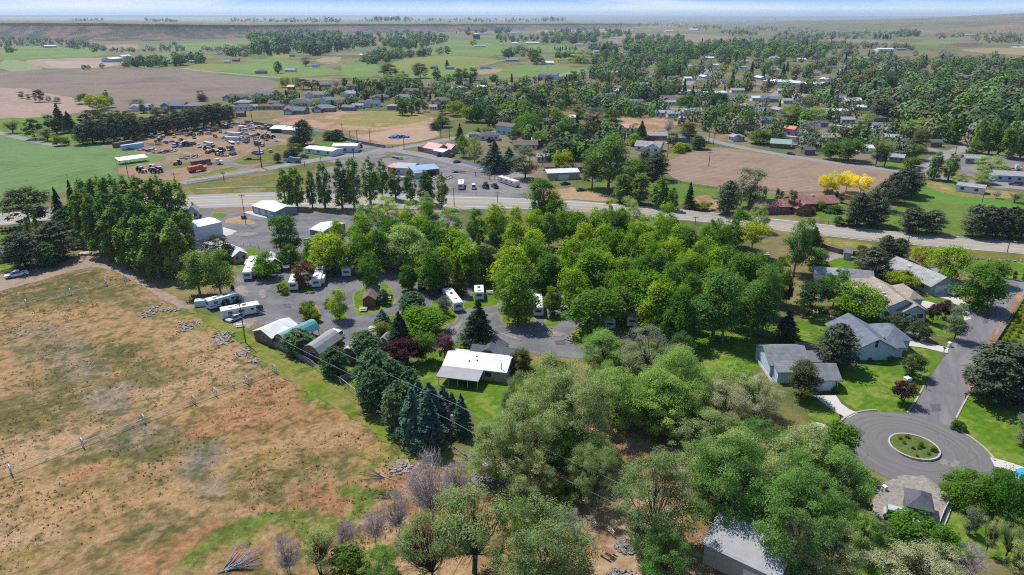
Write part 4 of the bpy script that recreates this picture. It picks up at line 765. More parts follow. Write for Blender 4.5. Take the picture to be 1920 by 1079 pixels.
TREES = """
@Q1
willow 730 250 240 h10;willow 985 165 290 h10;willow 1670 290 270 h10;willow 1190 510 480 965;willow 1420 125 170 h9
maple 1230 205 210 h12;maple 1440 210 210 h12;maple 690 370 320 h11;maple2 980 365 220 h12;maple 410 420 180 h11;maple 330 580 480 990;maple 650 560 260 h13;maple2 880 540 220 h13;maple 1230 400 230 h10;maple2 1450 420 230 h12;dark 1500 555 170 h9;maple 1720 515 330 h12;maple 1850 640 300 h12;maple 1600 720 260 h12;maple2 1480 770 300 h12;maple2 110 680 190 h8;maple2 1230 950 190 1230
@Q2
maple2 200 310 220 h13;maple 420 245 290 h13;maple 640 270 160 h11;maple 860 300 230 h10;maple 1090 130 230 h12;maple 890 135 150 h10;maple2 1020 350 240 h12;maple 650 450 300 h11;maple 1190 320 240 h12;maple 1370 340 230 h12;maple 860 540 300 h12;dark 420 550 150 h9;larch 215 590 130 h10;dark 300 740 190 h11;maple 1570 300 290 h12;maple2 1750 330 220 h12;maple 1420 450 250 h12;maple 1640 480 300 h12;maple 590 720 400 h13;maple 560 640 240 h12;maple2 1050 830 330 h12;maple 1260 650 380 h13;maple 1450 660 250 h12;maple 1530 770 460 h13;maple 1730 560 280 h12;maple 1880 850 260 h12;maple 1290 970 300 h12;maple 600 920 330 h12;bronze 850 390 110 h7;maple2 780 650 260 h12;maple2 960 720 240 h11;bluegreen? 0 0 0 0
cotton 960 -40 330 h16
@Q3
willow 380 180 250 h11;maple 140 190 160 h11;maple2 290 310 200 h10;maple 420 450 240 h11;maple 800 240 250 h13;maple 740 400 350 h13;maple 950 480 260 h12;maple 560 580 250 h12;maple 900 640 300 h12;maple 620 690 260 h12;maple2 700 780 250 h11;maple2 1330 430 260 h14;maple 1230 470 170 h11;maple 1450 490 170 h11;maple2 1610 310 270 h13;locust 1780 470 340 h11;maple 1150 680 240 h12;maple 1340 720 240 h12;maple 980 800 280 h12;maple 1200 830 250 h12;maple2 1000 880 320 h12;maple2 1640 800 260 h12;maple2 1800 860 220 h12;maple 1350 980 250 h12;maple 100 490 220 h12;maple 230 560 250 h12;maple 380 600 260 h12;maple 100 780 260 h12;maple2 480 900 240 h11;willow 1850 250 200 h10
@J
maple2 360 310 340 790;maple2 620 180 290 h11;maple 880 290 190 h10;maple2 690 450 185 705;maple2 1070 460 470 860;maple 1450 280 280 h12;maple 1640 320 480 810;maple 1230 140 330 h12;dark 1690 160 230 h10;maple2 1850 220 220 h12;maple 1060 90 300 h12;maple2 1330 430 220 h10;maple2 1880 520 260 h12;maple2 1240 300 200 h9
@K
cotton 400 515 330 1050;cotton 690 620 290 1045;cotton 860 470 220 h18;maple2 640 390 200 h13;maple 450 350 210 h12;dark 1150 605 240 880;spruce 965 840 190 1085;cotton 1030 140 215 550;spruce 1180 195 150 365;cotton 1200 365 190 545;maple2 1335 525 200 805;maple2 240 560 200 h12;cotton 540 560 220 h17;maple2 780 400 180 h12;maple2 950 460 160 h12;maple 170 640 180 h11;maple2 330 330 180 h12;bronze 1010 540 90 h9;shrub 940 420 60 480
@L
maple 470 585 390 880;pine 590 290 230 535;pine 710 190 150 385;pine 825 215 140 395;dome 1020 285 190 465;maple 1240 270 280 575;dome 870 495 260 635;maple2 1490 450 330 810;maple2 1610 395 210 600;plum 1110 770 115 935;plum 1215 738 140 890;grey 1300 770 180 1065;oak 820 840 180 1010;blue 935 850 120 960;oak 1000 910 180 1065;shrub 630 868 72 945;shrub 200 788 75 842;shrub 285 818 55 862;shrub 345 830 60 872;cypress 1800 487 42 562;cypress 1885 497 42 575;cypress 1717 468 40 548;shrub 525 265 70 310
pine 940 -45 200 165;pine 1110 -25 165 172;pine 1450 -70 170 200;pine 1560 -60 170 195;pine 1650 -50 170 205;pine 1760 -50 180 210;pine 1860 -30 170 215;maple2 310 20 70 105;shrub 390 50 80 105
maple2 100 40 120 h11
@O
pine 590 105 230 390;oak 1110 303 155 455;plum 1045 493 150 640;pine 1650 235 340 615;pine 1810 250 280 650;shrub 1427 748 78 812;olive 370 358 210 600;grey 1860 715 160 910;maple2 570 800 190 1050;shrub 737 312 36 348;shrub 968 310 38 346;shrub 830 326 26 344;shrub 598 530 40 562
@P
elmb 690 90 350 340;elmg 1000 55 400 430;elm 300 275 520 900;elm 40 400 250 860;elmb 700 330 280 660;elmb 1240 200 450 700;elmb 1060 380 420 820;elmb 1640 330 380 600;elmb 1230 520 330 850;elmg 1560 470 360 790;elmg 1800 400 340 720;elmb 360 730 340 1120;elmb 610 870 330 1180;elmb 1620 780 460 1240;elmb 1450 490 170 780;dark 1260 100 200 300;elmb 1820 740 400 1150;elmb 900 520 260 790
@N1
bare 1320 175 400 650;bare 1065 420 220 745;bare 895 565 210 815;bare 690 640 190 845;bare 255 755 220 1040;sparse 495 680 250 1040;shrub 700 830 240 1040;elmb 940 830 270 1080;sparse 1630 420 540 1045;sparse 1290 630 420 1120;bare 1520 200 260 420
@N2
elm 1050 105 560 820;elm 230 545 640 1110;elmb 1130 715 420 1070;bare 430 545 170 725;elm 600 60 320 520;elm 170 120 300 480;elm 1640 5 560 570;elmb 60 460 300 1040;shrub 410 330 200 520
@N3
elmb 130 90 380 560;elm 520 240 320 620;elmb 230 15 320 480;elmb 460 410 320 760;shrub 660 455 170 575;elmb 690 575 270 890;elmg 160 545 330 1010;elm 440 635 420 1070;maple2 1100 600 390 890;elmg 1110 870 640 1180;weep 1480 255 400 475;weep 1770 238 340 560;grey 1505 535 120 725;sparse 1640 600 140 875;bare 1480 830 260 1060;sparse 1840 800 240 1090;dark 500 10 200 210;shrub 1740 250 120 330;elmb 330 300 300 700;bare 840 640 130 760;sparse 1780 660 160 900
@I
spruce 1070 15 275 395;blue 320 83 98 195;shrub 335 168 125 280;spruce 460 108 200 378;maple 650 75 340 275;maple2 660 250 160 490;plum 510 318 265 525;pinkish 805 285 180 490;fir 195 255 185 475;fir 270 398 240 770;fir 400 480 190 800;fir 520 535 170 810;blue 610 635 150 910;blue 700 655 250 1010;blue 800 680 150 960;blue 865 735 130 970;blue 940 745 125 1060;shrub 1262 335 66 415;olive 1400 408 180 560;fir 345 600 150 830
@G
fir 1090 585 260 850;fir 1490 780 220 1090;shrub 1180 275 140 385;shrub 1212 325 145 465;shrub 1283 400 105 500;shrub 893 68 108 150;shrub 927 120 82 195;shrub 1415 248 95 335;maple 1540 130 225 475;shrub 1500 650 150 755;cypress 340 200 52 300;cypress 290 248 50 325;cypress 405 212 55 300;cypress 240 275 46 340;shrub 1720 620 80 680;cypress 345 100 40 180
@H
larch 1310 208 215 610;pine 478 555 110 720;grey 1150 640 165 840;maple2 1650 80 180 470;maple2 765 290 190 580;fir 800 588 225 800;maple2 300 130 220 h12;maple 900 200 220 430;maple2 1030 240 150 h10;shrub 1040 410 60 460;shrub 1000 790 90 840
@F
oak 430 372 330 660;maple 950 553 280 840;cotton 1120 160 230 570;cotton 1240 150 250 600;maple2 1230 480 230 740;bronze 1385 660 220 950;cypress 580 930 50 1020
@E
poplar 700 -170 210 250;poplar 800 -185 220 280;poplar 905 -195 230 300;poplar 1010 -190 230 310;poplar 1120 -200 230 310;poplar 1240 -190 230 290;poplar 1365 -160 230 280;poplar 650 -80 180 300;poplar 760 -60 210 380;poplar 860 -70 220 400;poplar 980 -50 240 440;poplar 1090 -20 250 480;poplar 1210 0 260 470;poplar 1120 100 240 520;poplar 1270 60 250 500;poplar 1340 150 240 560;poplar 1200 190 230 560;poplar 1400 70 190 430;poplar 880 60 210 430;poplar 1000 120 210 480
cotton 1500 365 210 690;cotton 1660 355 230 700
spruce 470 -110 110 180;spruce 585 -165 110 160;fir 565 20 200 250;spruce 640 -20 120 200;oak 230 -115 300 170;pine 195 222 240 490;pine 430 150 240 425;larch 227 108 80 260;larch 300 92 80 290;cypress 20 185 30 235;cypress 55 185 30 232;cypress 88 180 30 230;cypress 118 175 30 228;fir 370 300 120 480;shrub 65 265 50 305;shrub 560 290 60 350
@B
poplar 230 545 130 840;poplar 310 540 150 840;poplar 425 560 90 840;poplar 520 508 140 845;poplar 650 478 150 850;poplar 740 465 150 850;poplar 860 460 160 815;poplar 950 478 120 760;poplar 1050 540 120 780;poplar 1160 555 115 790;poplar 1280 560 150 810;poplar 1395 575 105 840
pine 362 183 130 370;fir 295 303 85 365;shrub 290 355 90 412;pine 165 430 55 500;pine 235 408 60 480;pine 285 388 70 470;pine 550 262 95 330;pine 610 253 95 335;spruce 1530 208 78 350;elm 1640 298 110 505;maple 1560 290 100 460;blue 1790 345 145 570;blue 1897 388 120 550;dome 1500 42 150 150;dome 1600 76 130 195;maple2 1400 135 120 235;poplar 1100 18 100 145;poplar 1168 38 60 145;cypress 1215 40 55 130;oak 1270 50 60 120;maple2 1660 55 110 200;maple2 1760 65 110 200;pine 1340 200 70 255;maple 1660 240 60 310;shrub 1740 240 90 300;shrub 1700 470 80 520;plum 1760 310 70 370;dark 1400 40 80 130
@C
maple 130 128 190 310;maple 330 88 110 190;maple 255 88 80 170;olive 500 80 115 170;grey 620 88 180 240;oak 575 200 220 390;pine 370 318 190 475;maple2 752 163 130 295;maple2 745 100 110 185;spruce 968 188 100 345;maple 920 283 110 375;plum 1030 303 110 375;dark 1207 278 92 385;yshrub 1250 348 90 425;pine 1395 300 110 400;olive 1320 200 140 340;bare 1172 183 80 290;cotton 720 290 330 705;cotton 600 400 165 695;dome 378 408 175 575;grey 100 370 200 620;maple 930 470 180 630;pine 1085 430 150 630;pine 990 408 100 590;maple2 502 350 82 470;poplar 830 590 170 800;poplar 950 585 170 810;poplar 1100 620 170 840;poplar 1200 690 110 860;spruce 1325 648 82 845;pine 1610 640 170 885;grey 1770 540 235 840;cypress 1885 680 42 805;dome 1455 790 90 850;shrub 1370 790 70 840;maple2 410 170 130 320;maple2 210 270 110 380;shrub 1290 360 90 410;maple2 40 30 220 180;dark 170 -20 180 150;maple2 1310 0 150 110;dark 1540 -20 130 130;maple2 1760 110 130 250;maple2 1850 250 140 360;maple2 1620 80 120 170;shrub 1420 820 80 860;shrub 450 250 70 320;maple 60 150 110 280;oak 20 250 110 350
@D
yellow 480 570 190 745;yellow 690 588 180 750;yellow 580 570 150 720;yellow 420 605 130 720;cypress 430 692 42 780;cypress 465 698 42 785;cypress 505 712 42 795;cypress 550 728 45 805;cypress 63 693 40 795;cypress 97 713 38 795;cypress 160 700 50 870;cypress 185 712 46 880
maple2 470 338 130 475;maple2 600 318 200 490;sparse 800 288 110 525;sparse 868 330 110 530;maple2 1095 358 130 480;shrub 1085 455 110 535;willow 1110 165 230 300;maple2 200 78 220 210;willow 345 88 150 210;maple2 678 188 110 300;dark 690 250 130 335;cypress 750 198 45 285;pine 840 25 140 180;poplar 1240 418 120 630;poplar 1350 428 110 635;shrub 1545 338 100 455;poplar 1560 165 120 430;poplar 1650 175 120 440;maple2 1300 188 110 340;poplar 1390 178 110 360;poplar 1800 195 140 470;poplar 1890 268 100 470;poplar 1720 200 110 450;willow 1660 448 190 590;willow 1430 588 100 660;willow 1620 560 130 660;yellow 1300 138 115 200;dome 1570 118 130 200;dome 1650 93 100 170;bare 320 188 130 290;bare 1712 708 70 770;sparse 1850 722 90 800;maple2 60 260 140 360;maple 390 780 70 860;shrub 300 830 90 880;shrub 480 815 130 870;olive 1130 250 140 420;plum 1390 80 90 130
pine 1010 545 150 760;pine 1080 548 120 740;pine 930 580 150 800;pine 850 640 130 860;pine 760 700 150 960;pine 660 730 170 980;pine 800 760 150 970
@A
pine 625 215 115 365;pine 700 178 135 355;pine 780 188 125 350;pine 860 150 120 345;pine 935 148 130 335;pine 1010 150 120 325;pine 1090 158 120 300;pine 1170 150 120 290;pine 1250 148 120 285;pine 1335 120 125 275;pine 1400 108 120 260;pine 1465 98 120 255;pine 1530 78 115 240;pine 1590 68 110 235;pine 1650 58 115 225;pine 1720 68 110 210
spruce 460 55 100 250;spruce 530 120 120 275;cypress 380 140 90 250;cypress 430 170 95 285;oak 265 173 145 325;sparse 95 178 120 280;sparse 360 235 120 340;shrub 460 288 80 375;cypress 515 308 30 368;dome 730 -10 180 110;maple 640 -20 120 60;dome 810 0 110 90;lombardy 800 -45 50 60;plum 640 140 90 230;dark 700 105 120 190;dark 780 110 110 200;plum 1280 95 100 165;maple2 960 110 130 190;dark 880 110 90 190;maple2 1180 85 90 150;grey 1040 25 120 90;cypress 1075 60 60 130;cypress 1130 65 28 120;pine 1520 -5 70 40
@W1
grey 125 515 38 556;grey 160 530 30 560;oak 222 505 62 575;grey 275 538 34 575;grey 322 545 44 582;oak 475 365 28 394;oak 500 368 26 392;oak 575 357 32 388;dome 1605 435 60 492;dome 1665 432 50 480;oak 1710 445 100 505;oak 1775 450 60 500;bare 1890 450 60 500;grey 1130 505 55 560;poplar 1565 345 55 412;oak 1790 -1000 0 0;grey 1720 320 60 372;maple2 1015 310 80 370
@W2
oak 275 360 110 450;oak 445 355 90 440;willow 340 400 90 470;willow 265 415 60 465;poplar 540 380 60 455;maple2 660 385 60 452;maple2 740 380 50 452;spruce 595 335 26 380;maple2 700 385 40 450;maple2 985 460 50 510;cypress 215 460 55 525;cypress 275 468 55 540;cypress 140 505 42 555;dark 320 485 30 525;maple2 940 275 70 330;maple2 1080 280 70 330;dark 1100 315 80 365;willow 1345 290 110 355;spruce 1475 245 60 320;spruce 1545 270 35 310;yellow 1220 327 38 352;dome 1260 495 120 580;maple2 1310 400 70 460;dark 1125 475 80 560;maple2 1030 490 130 590;dome 640 570 80 620;dark 755 505 60 560;plum 672 515 28 552;dark 450 285 60 320;dome 745 220 50 260;dark 1780 450 45 560;dome 1870 470 80 530;maple2 1810 365 80 420
@X
elmb 1150 690 115 800;elmb 1235 700 115 812;elm 1075 690 130 850;elm 985 745 120 900;elm 930 790 90 900;elmb 1250 725 110 808;elmb 1180 715 110 792;elmb 1360 820 150 990;elm 1330 770 120 900;elmb 1480 880 160 1060;elmb 1560 840 120 960;elm 1500 800 130 930;maple2 1560 790 70 880
@X
maple 1080 395 55 h12;maple 1120 400 50 h11;maple2 1165 398 50 h12;maple 1210 402 52 h12;maple 1255 405 50 h12;maple2 1290 425 50 h12;maple 1330 445 48 h12;maple 1000 405 48 h11;maple2 1370 460 50 h12;maple 1250 450 55 h12;maple 1300 470 52 h13;maple2 1210 480 55 h13;maple 1350 490 50 h12;maple 1160 510 55 h12;maple 1240 530 60 h13;maple2 1290 540 55 h14;maple 1390 520 50 h13;maple2 1420 480 50 h12;maple2 1440 500 50 h13
fir 700 690 50 h9;fir 745 715 50 h10;blue 800 740 50 h11;blue 770 730 48 h11
@X
maple2 672 440 48 h12;maple 705 432 46 h12;maple2 735 415 46 h11;maple 790 402 50 h12;maple2 820 430 50 h12;maple 850 430 55 h12;maple 880 455 55 h12;maple2 815 480 45 h10;maple 622 446 55 h11;willow 758 424 80 h13
"""
for line in TREES.strip().split('\n'):
    line = line.strip()
    if line.startswith('@'): fr_ = line[1:]; continue
    for e in line.split(';'):
        k, x_, y_, w_, b_ = e.split()[:5]
        if k not in KINDS or float(w_) <= 0: continue
        tree(fr_, k, float(x_), float(y_), float(w_), b_)
# the far town's and farms' trees: thousands too small to tell apart, one object
def far_trees(spec, seed):
    rng = np.random.default_rng(seed); Vs = []; Fs = []; Cs = []; nb = 0
    for fr, poly_, n, hmin, hmax, pal, conif, lv, *pla in spec:
        pl = pts(fr, poly_); xs = [p[0] for p in pl]; ys = [p[1] for p in pl]; PP = [Vector((p[0], p[1], 0)) for p in pl]; got = 0; tries = 0
        while got < n and tries < n * 30:
            tries += 1; x = rng.uniform(min(xs), max(xs)); y = rng.uniform(min(ys), max(ys))
            if not inside(np.array([x]), np.array([y]), PP)[0]: continue
            p = G(x, y); z0 = 0.0
            if pla:
                Yk = pla[0] * rng.uniform(.85, 1.2); z0 = height_at((0, Yk, 0), y) - 1; p = Vector(((x - 960) / FOC * (Yk * CP - (z0 - CH) * SP), Yk, 0))
            if any((p.x - q[0]) ** 2 + (p.y - q[1]) ** 2 < q[2] ** 2 for q in KEEP): continue
            got += 1; H = rng.uniform(hmin, hmax); cn = rng.random() < conif; W = H * (rng.uniform(.35, .5) if cn else rng.uniform(.85, 1.4))
            m = int(lv * rng.uniform(.8, 1.2)); u = rng.random(m) ** (.8 if cn else 1); r = (1 - u) ** .8 if cn else np.sqrt(np.clip(1 - (2 * u - 1) ** 2, 0, 1)); an = rng.uniform(0, 6.283, m)
            ph = rng.uniform(0, 6); rr = W / 2 * r * (1 + .22 * np.sin(3 * an + ph + 5 * u)) * rng.uniform(.7, 1, m)
            P = np.stack([p.x + rr * np.cos(an), p.y + rr * np.sin(an), z0 + H * (.03 + .97 * u)], 1)
            N = np.stack([np.cos(an), np.sin(an), 2 * u - .35], 1) + rng.normal(size=(m, 3)) * .2
            v, f = leafquads(P, N, H * (.12 if lv < 120 else .095 if lv < 160 else .075), .8, rng); Vs.append(v); Fs.append(f + nb); nb += len(v)
            c = np.array(pal[rng.integers(len(pal))] if not cn else LC['spruce']) * rng.uniform(.55, .98); Cs.append(np.repeat(c[None] * rng.uniform(.86, 1.14, (m, 1)), 4, 0))
    V = np.concatenate(Vs); F = np.concatenate(Fs); C = np.concatenate(Cs)
    me = fastmesh("distant_trees", V, F, [FARLEAF]); a = me.color_attributes.new("leaf", 'FLOAT_COLOR', 'POINT'); a.data.foreach_set("color", np.concatenate([C, np.ones((len(C), 1))], 1).astype(np.float32).ravel())
    return me
FARLEAF = attrmat("far_leaves", "leaf", .3, .15)
GP = [LC['maple2'], LC['cotton'], (.10, .17, .06), (.13, .18, .08), LC['grey'], LC['dark'], LC['maple2'], LC['cotton'], LC['olive'], (.09, .15, .05), (.15, .2, .1), (.14, .22, .05)]; GD = [LC['cotton'], LC['poplar'], LC['oak'], LC['dark'], LC['maple2']]; GS = [LC['grey'], LC['elmg'], (.10, .12, .085), LC['pine']]
KEEP = []
# ---------------------------------------------------------------- buildings
def roofmat(k):
    T = dict(grey=((.17,.175,.19),0), dgrey=((.095,.10,.115),0), blue=((.13,.15,.185),0), brown=((.15,.115,.10),0), tan=((.27,.23,.195),0), lgrey=((.27,.27,.28),0), white=((.52,.53,.54),1), metal=((.235,.24,.25),1),
             pink=((.46,.19,.18),1), red=((.24,.115,.105),0), teal=((.085,.26,.27),1), sage=((.19,.30,.26),1), bluem=((.20,.30,.42),1), orange=((.45,.16,.08),1), tanm=((.40,.33,.28),1), green=((.12,.2,.15),0))
    c, met = T[k]
    return mat("roof_" + k, c, .55 if met else .9, .12 if met else .22, .5 if met else .7, 0, .35 if met else .1, rib=('X', 1.1, .08) if met else ('Z', 2.2, .10))
def wallmat(k):
    T = dict(white=(.58,.60,.62), pale=(.50,.54,.56), cream=(.48,.44,.36), tan=(.34,.29,.23), brown=(.15,.105,.08), wood=(.19,.12,.075), redwood=(.20,.072,.042), grey=(.24,.25,.27), dgrey=(.13,.135,.15), blue=(.30,.42,.55), lblue=(.42,.52,.60), sage=(.28,.36,.32),  # lblue: white house wall with blue shade put into the colour
             teal=(.38,.52,.50), pink=(.60,.25,.42), brick=(.22,.10,.08), orange=(.42,.14,.07), slate=(.19,.21,.24), steel=(.45,.5,.56), green=(.2,.28,.2))
    return mat("wall_" + k, T[k], .8, .07, 1.0, 0, .2, rib=('Z', 1.6, .05))
glass = mat("window_glass", (.03, .04, .055), .12, .1, 1, 0, .6); trim = mat("white_trim", (.6, .6, .6), .6, .05, 2); doorm = mat("door_paint", (.4, .4, .42), .6, .05, 2)
gdoor = mat("garage_door_panels", (.58, .6, .62), .6, .05, 1, rib=('Z', 2.6, .12)); darkin = mat("dark_opening", (.02, .02, .024), .9, .1, 1); concrete_m = mat("grey_concrete_block", (.3, .3, .3), .9, .1, 2)
def roof_section(kind, D, h, rise, o, t=.16):
    s = rise / (D / 2)
    if kind == 'gable': u = [(-o, h - o * s), (D / 2, h + rise), (D + o, h - o * s)]
    elif kind == 'shed': u = [(-o, h - o * rise / D), (D + o, h + rise + o * rise / D)]
    elif kind == 'gambrel': u = [(-o, h - .25), (D * .16, h + rise * .62), (D * .34, h + rise * .92), (D / 2, h + rise), (D * .66, h + rise * .92), (D * .84, h + rise * .62), (D + o, h - .25)]
    return u + [(p, q + t) for p, q in reversed(u)], u
def wing(root, x0, y0, L, D, h, rise, kind='gable', ridge='x', wall='white', roof='grey', o=.45, wins='', open_=False):
    """one rectangular wing; wins: tokens like f3 (3 windows in front), l2, r1, df (door front), gf (garage door front), gr, gl"""
    if kind != 'hip':
        sec, und = roof_section(kind, D if ridge == 'x' else L, h, rise, o)
        rb = MB()
        w = MB()
        ws = [(0.03, 0)] + [(p if 0 < p < (D if ridge == 'x' else L) else (0.03 if p <= 0 else (D if ridge == 'x' else L) - .03), q - .03) for p, q in und if -1e-6 <= p <= (D if ridge == 'x' else L) + 1e-6]
        span = D if ridge == 'x' else L
        hl = [p for p in und]
        def yat(p):
            for (a, b), (c, d) in zip(hl, hl[1:]):
                if a <= p <= c: return b + (d - b) * (p - a) / (c - a + 1e-9)
            return h
        prof = [(0.0, 0.0), (0.0, yat(0) - .02)] + [(p, q - .02) for p, q in und if 0 < p < span] + [(span, yat(span) - .02), (span, 0.0)]
        prof = prof[::-1]
        if ridge == 'x':
            rb.prism([(y0 + p, q) for p, q in sec], x0 - o, x0 + L + o, 'x')
            w.prism([(y0 + p, q) for p, q in prof], x0, x0 + L, 'x')
        else:
            rb.prism([(x0 + p, q) for p, q in sec], y0 - o, y0 + D + o, 'y')
            w.prism([(x0 + p, q) for p, q in prof], y0, y0 + D, 'y')
    else:
        rb = MB(); w = MB(); t = .14
        X0, X1, Y0, Y1 = x0 - o, x0 + L + o, y0 - o, y0 + D + o; k = (Y1 - Y0) / 2; zt = h + rise
        if X1 - X0 >= Y1 - Y0: ra, rb_ = (X0 + k, Y0 + k), (X1 - k, Y0 + k)
        else: k = (X1 - X0) / 2; ra, rb_ = (X0 + k, Y0 + k), (X0 + k, Y1 - k)
        c = [(X0, Y0), (X1, Y0), (X1, Y1), (X0, Y1)]; e = [(*p, h + t) for p in c]; b = [(*p, h) for p in c]; A = (*ra, zt); B = (*rb_, zt)
        if X1 - X0 >= Y1 - Y0: fs = [[e[0], e[1], B, A], [e[1], e[2], B], [e[2], e[3], A, B], [e[3], e[0], A]]
        else: fs = [[e[0], e[1], A], [e[1], e[2], B, A], [e[2], e[3], B], [e[3], e[0], A, B]]
        for f in fs: rb.face(f)
        for i in range(4): rb.face([b[i], b[(i + 1) % 4], e[(i + 1) % 4], e[i]])
        rb.face(b[::-1]); w.box(x0, x0 + L, y0, y0 + D, 0, h - .02)
    if not open_: w.build("wall", wallmat(wall), root)
    rb.build("roof", roofmat(roof), root)
    for tok in wins.split():
        sd_ = tok[0] if tok[0] in 'flr' else tok[1]; n = int(tok[1:]) if tok[0] in 'flr' else 1
        span = L if sd_ == 'f' else D
        for i in range(n):
            if tok[0] in 'flr':
                cx = span * (i + .5) / n + (.3 if n == 1 else 0); ww, z0, z1 = min(1.4, span / n * .5), 1.0, 2.15; z1 = min(z1, h - .2)
                if n == 2 and span > 9: cx = span * (.22, .72)[i]
                f = _panel(sd_, x0, y0, L, D, cx - ww / 2 - .07, cx + ww / 2 + .07, z0 - .07, z1 + .07, .03).build("window", trim, root)
                _panel(sd_, x0, y0, L, D, cx - ww / 2, cx + ww / 2, z0, z1, .045).build("pane", glass, f)
            elif tok[0] == 'd':
                cx = span * .4; _panel(sd_, x0, y0, L, D, cx - .45, cx + .45, .03, 2.05, .04).build("door", doorm, root)
            elif tok[0] == 'g':
                wd_ = min(4.9, span * .72); c0 = span / 2 + float(tok[2:] or 0)
                _panel(sd_, x0, y0, L, D, c0 - wd_ / 2, c0 + wd_ / 2, .03, min(2.3, h - .25), .035).build("garage_door", gdoor, root)
            elif tok[0] == 'o':
                c0 = span / 2; _panel(sd_, x0, y0, L, D, c0 - span * .36, c0 + span * .36, .03, h * .8, .035).build("opening", darkin, root)
def _panel(s, x0, y0, L, D, a, b, z0, z1, d):
    m = MB()
    if s == 'f': m.box(x0 + a, x0 + b, y0 - d, y0 + .02, z0, z1)
    elif s == 'r': m.box(x0 + L - .02, x0 + L + d, y0 + a, y0 + b, z0, z1)
    elif s == 'l': m.box(x0 - d, x0 + .02, y0 + a, y0 + b, z0, z1)
    return m
def frame(fr, x0, y0, x1=None, y1=None):
    a = G(*fp(fr, x0, y0)); b = G(*fp(fr, x1, y1)); d = b - a
    return a, math.atan2(d.y, d.x), d.length
HOUSES = []
def house(fr, a, b, D, h, rise, kind='gable', ridge='x', wall='white', roof='grey', wins='', label=None, name='house', cat=None, group=None, look=None, o=.45, chim=None, vents=0):
    p, yaw, L = frame(fr, *a, *b)
    t = thing(name, p, yaw, cat or name.replace('_', ' '), label, group, look)
    wing(t, 0, 0, L, D, h, rise, kind, ridge, wall, roof, o, wins)
    KEEP.append((p.x + L / 2, p.y + D / 2, max(L, D) * .75)); t['L'] = L
    return t
def chimney(t, x, y, z0, z1, m=None, s=.3): MB().box(x - s, x + s, y - s, y + s, z0, z1).build("chimney", m or wallmat('brick'), t)
def roofbits(t, lst, m=None):
    for x, y, z, s in lst: MB().box(x - s, x + s, y - s, y + s, z, z + .35).build("roof_vent", m or trim, t)

# -- houses round the turning circle
t = house('X', (1599, 676), (1676, 675.4), 13, 2.7, 2.5, 'gable', 'y', 'lblue', 'blue', 'l2', "white house with painted blue shade, grey hipped roof and small gable window by the lawn", o=.6)  # white walls, their blue shade painted in as lblue
L = t['L']; wing(t, L, 4.2, 5.4, 8, 2.7, 1.9, 'hip', 'x', 'lblue', 'blue', .5, 'r1'); wing(t, L - .5, 1.2, 2.8, 4.5, 2.6, 1.1, 'gable', 'x', 'lblue', 'blue', .4)
MB().box(L / 2 - .3, L / 2 + .3, -.05, .02, 3.1, 4.0).build("window", glass, t); MB().prism([(L / 2 + .35 * math.cos(a), 4.4 + .35 * math.sin(a)) for a in [i * math.pi / 5 for i in range(10)]], -.06, .02, 'y').build("gable_vent", darkin, t)
t = house('X', (1513, 733), (1569, 733), 6.5, 2.7, 1.7, 'gable', 'x', 'lblue', 'grey', '', "low grey roofed house with white garage door at the pale driveway", o=.5)
L = t['L']; wing(t, -5.5, 6.0, L + 1.9, 9, 2.8, 1.9, 'gable', 'x', 'lblue', 'grey', .5); wing(t, L - 3.4, 8, 3.0, 4.5, 2.5, 1.0, 'gable', 'x', 'lblue', 'grey', .4, 'f1'); wing(t, -5, 3, 4.6, 3.0, 2.6, .8, 'shed', 'x', 'lblue', 'grey', .3)
_panel('f', 0, 0, L, 6, L * .33, L * .95 - .9, .03, 2.25, .04).build("garage_door", gdoor, t); MB().box(L - .5, L - .2, -.05, .02, .9, 2).build("window", glass, t)
t = house('X', (1647, 599), (1727, 599), 15, 2.8, 2.6, 'gable', 'y', 'lblue', 'tan', 'f3', "white house with painted blue shade, brown shingle roof and several roof vents", o=.6)  # same here: shade on the white walls is part of the wall colour
L = t['L']; wing(t, L, 6.5, 3.4, 8.5, 2.7, 1.7, 'hip', 'x', 'lblue', 'tan', .5, 'r1'); wing(t, L * .42, -1.6, L * .58, 4, 2.7, 1.8, 'gable', 'y', 'lblue', 'tan', .5, 'f2')
wing(t, -.5, 13, 7, 8, 2.7, 1.2, 'gable', 'x', 'lblue', 'tan', .4)
roofbits(t, [(3, 4, 4.3, .35), (3.4, 6, 4.4, .3), (4, 9, 4.7, .3), (7.5, 5, 4.4, .15), (8, 3.5, 4.2, .15), (7.2, 7, 4.6, .15)])
t = house('X', (1656, 514), (1742, 553), 8.2, 2.7, 2.1, 'gable', 'x', 'sage', 'lgrey', 'gr f3', "long sage green house with grey gable roof and garage facing the street", o=.6)
L = t['L']; wing(t, L * .35, 8.0, L * .3, 3.5, 2.6, 1.2, 'gable', 'y', 'sage', 'lgrey', .4); roofbits(t, [(6, 2.6, 4.1, .45), (L - 2, 2, 3.9, .12)])
t = house('X', (1585, 536), (1634, 541), 7, 2.6, 1.2, 'gable', 'x', 'white', 'grey', 'f2', "low grey roofed house half hidden behind bright green tree", o=.4); wing(t, -8, 1, 7.8, 6, 2.5, .9, 'gable', 'x', 'white', 'lgrey', .4)
t = house('L', (362, 392), (425, 400), 3.2, 2.3, .9, 'gable', 'x', 'sage', 'grey', 'df', "small sage green garden shed by the brown wall", name='garden_shed', cat='shed', o=.25)
t = house('X', (1697, 973), (1742, 984), 4.2, 2.3, 1.5, 'hip', 'x', 'dgrey', 'dgrey', '', "small dark hip roofed shed on the gravel turnout", name='garden_shed', cat='shed', o=.3)
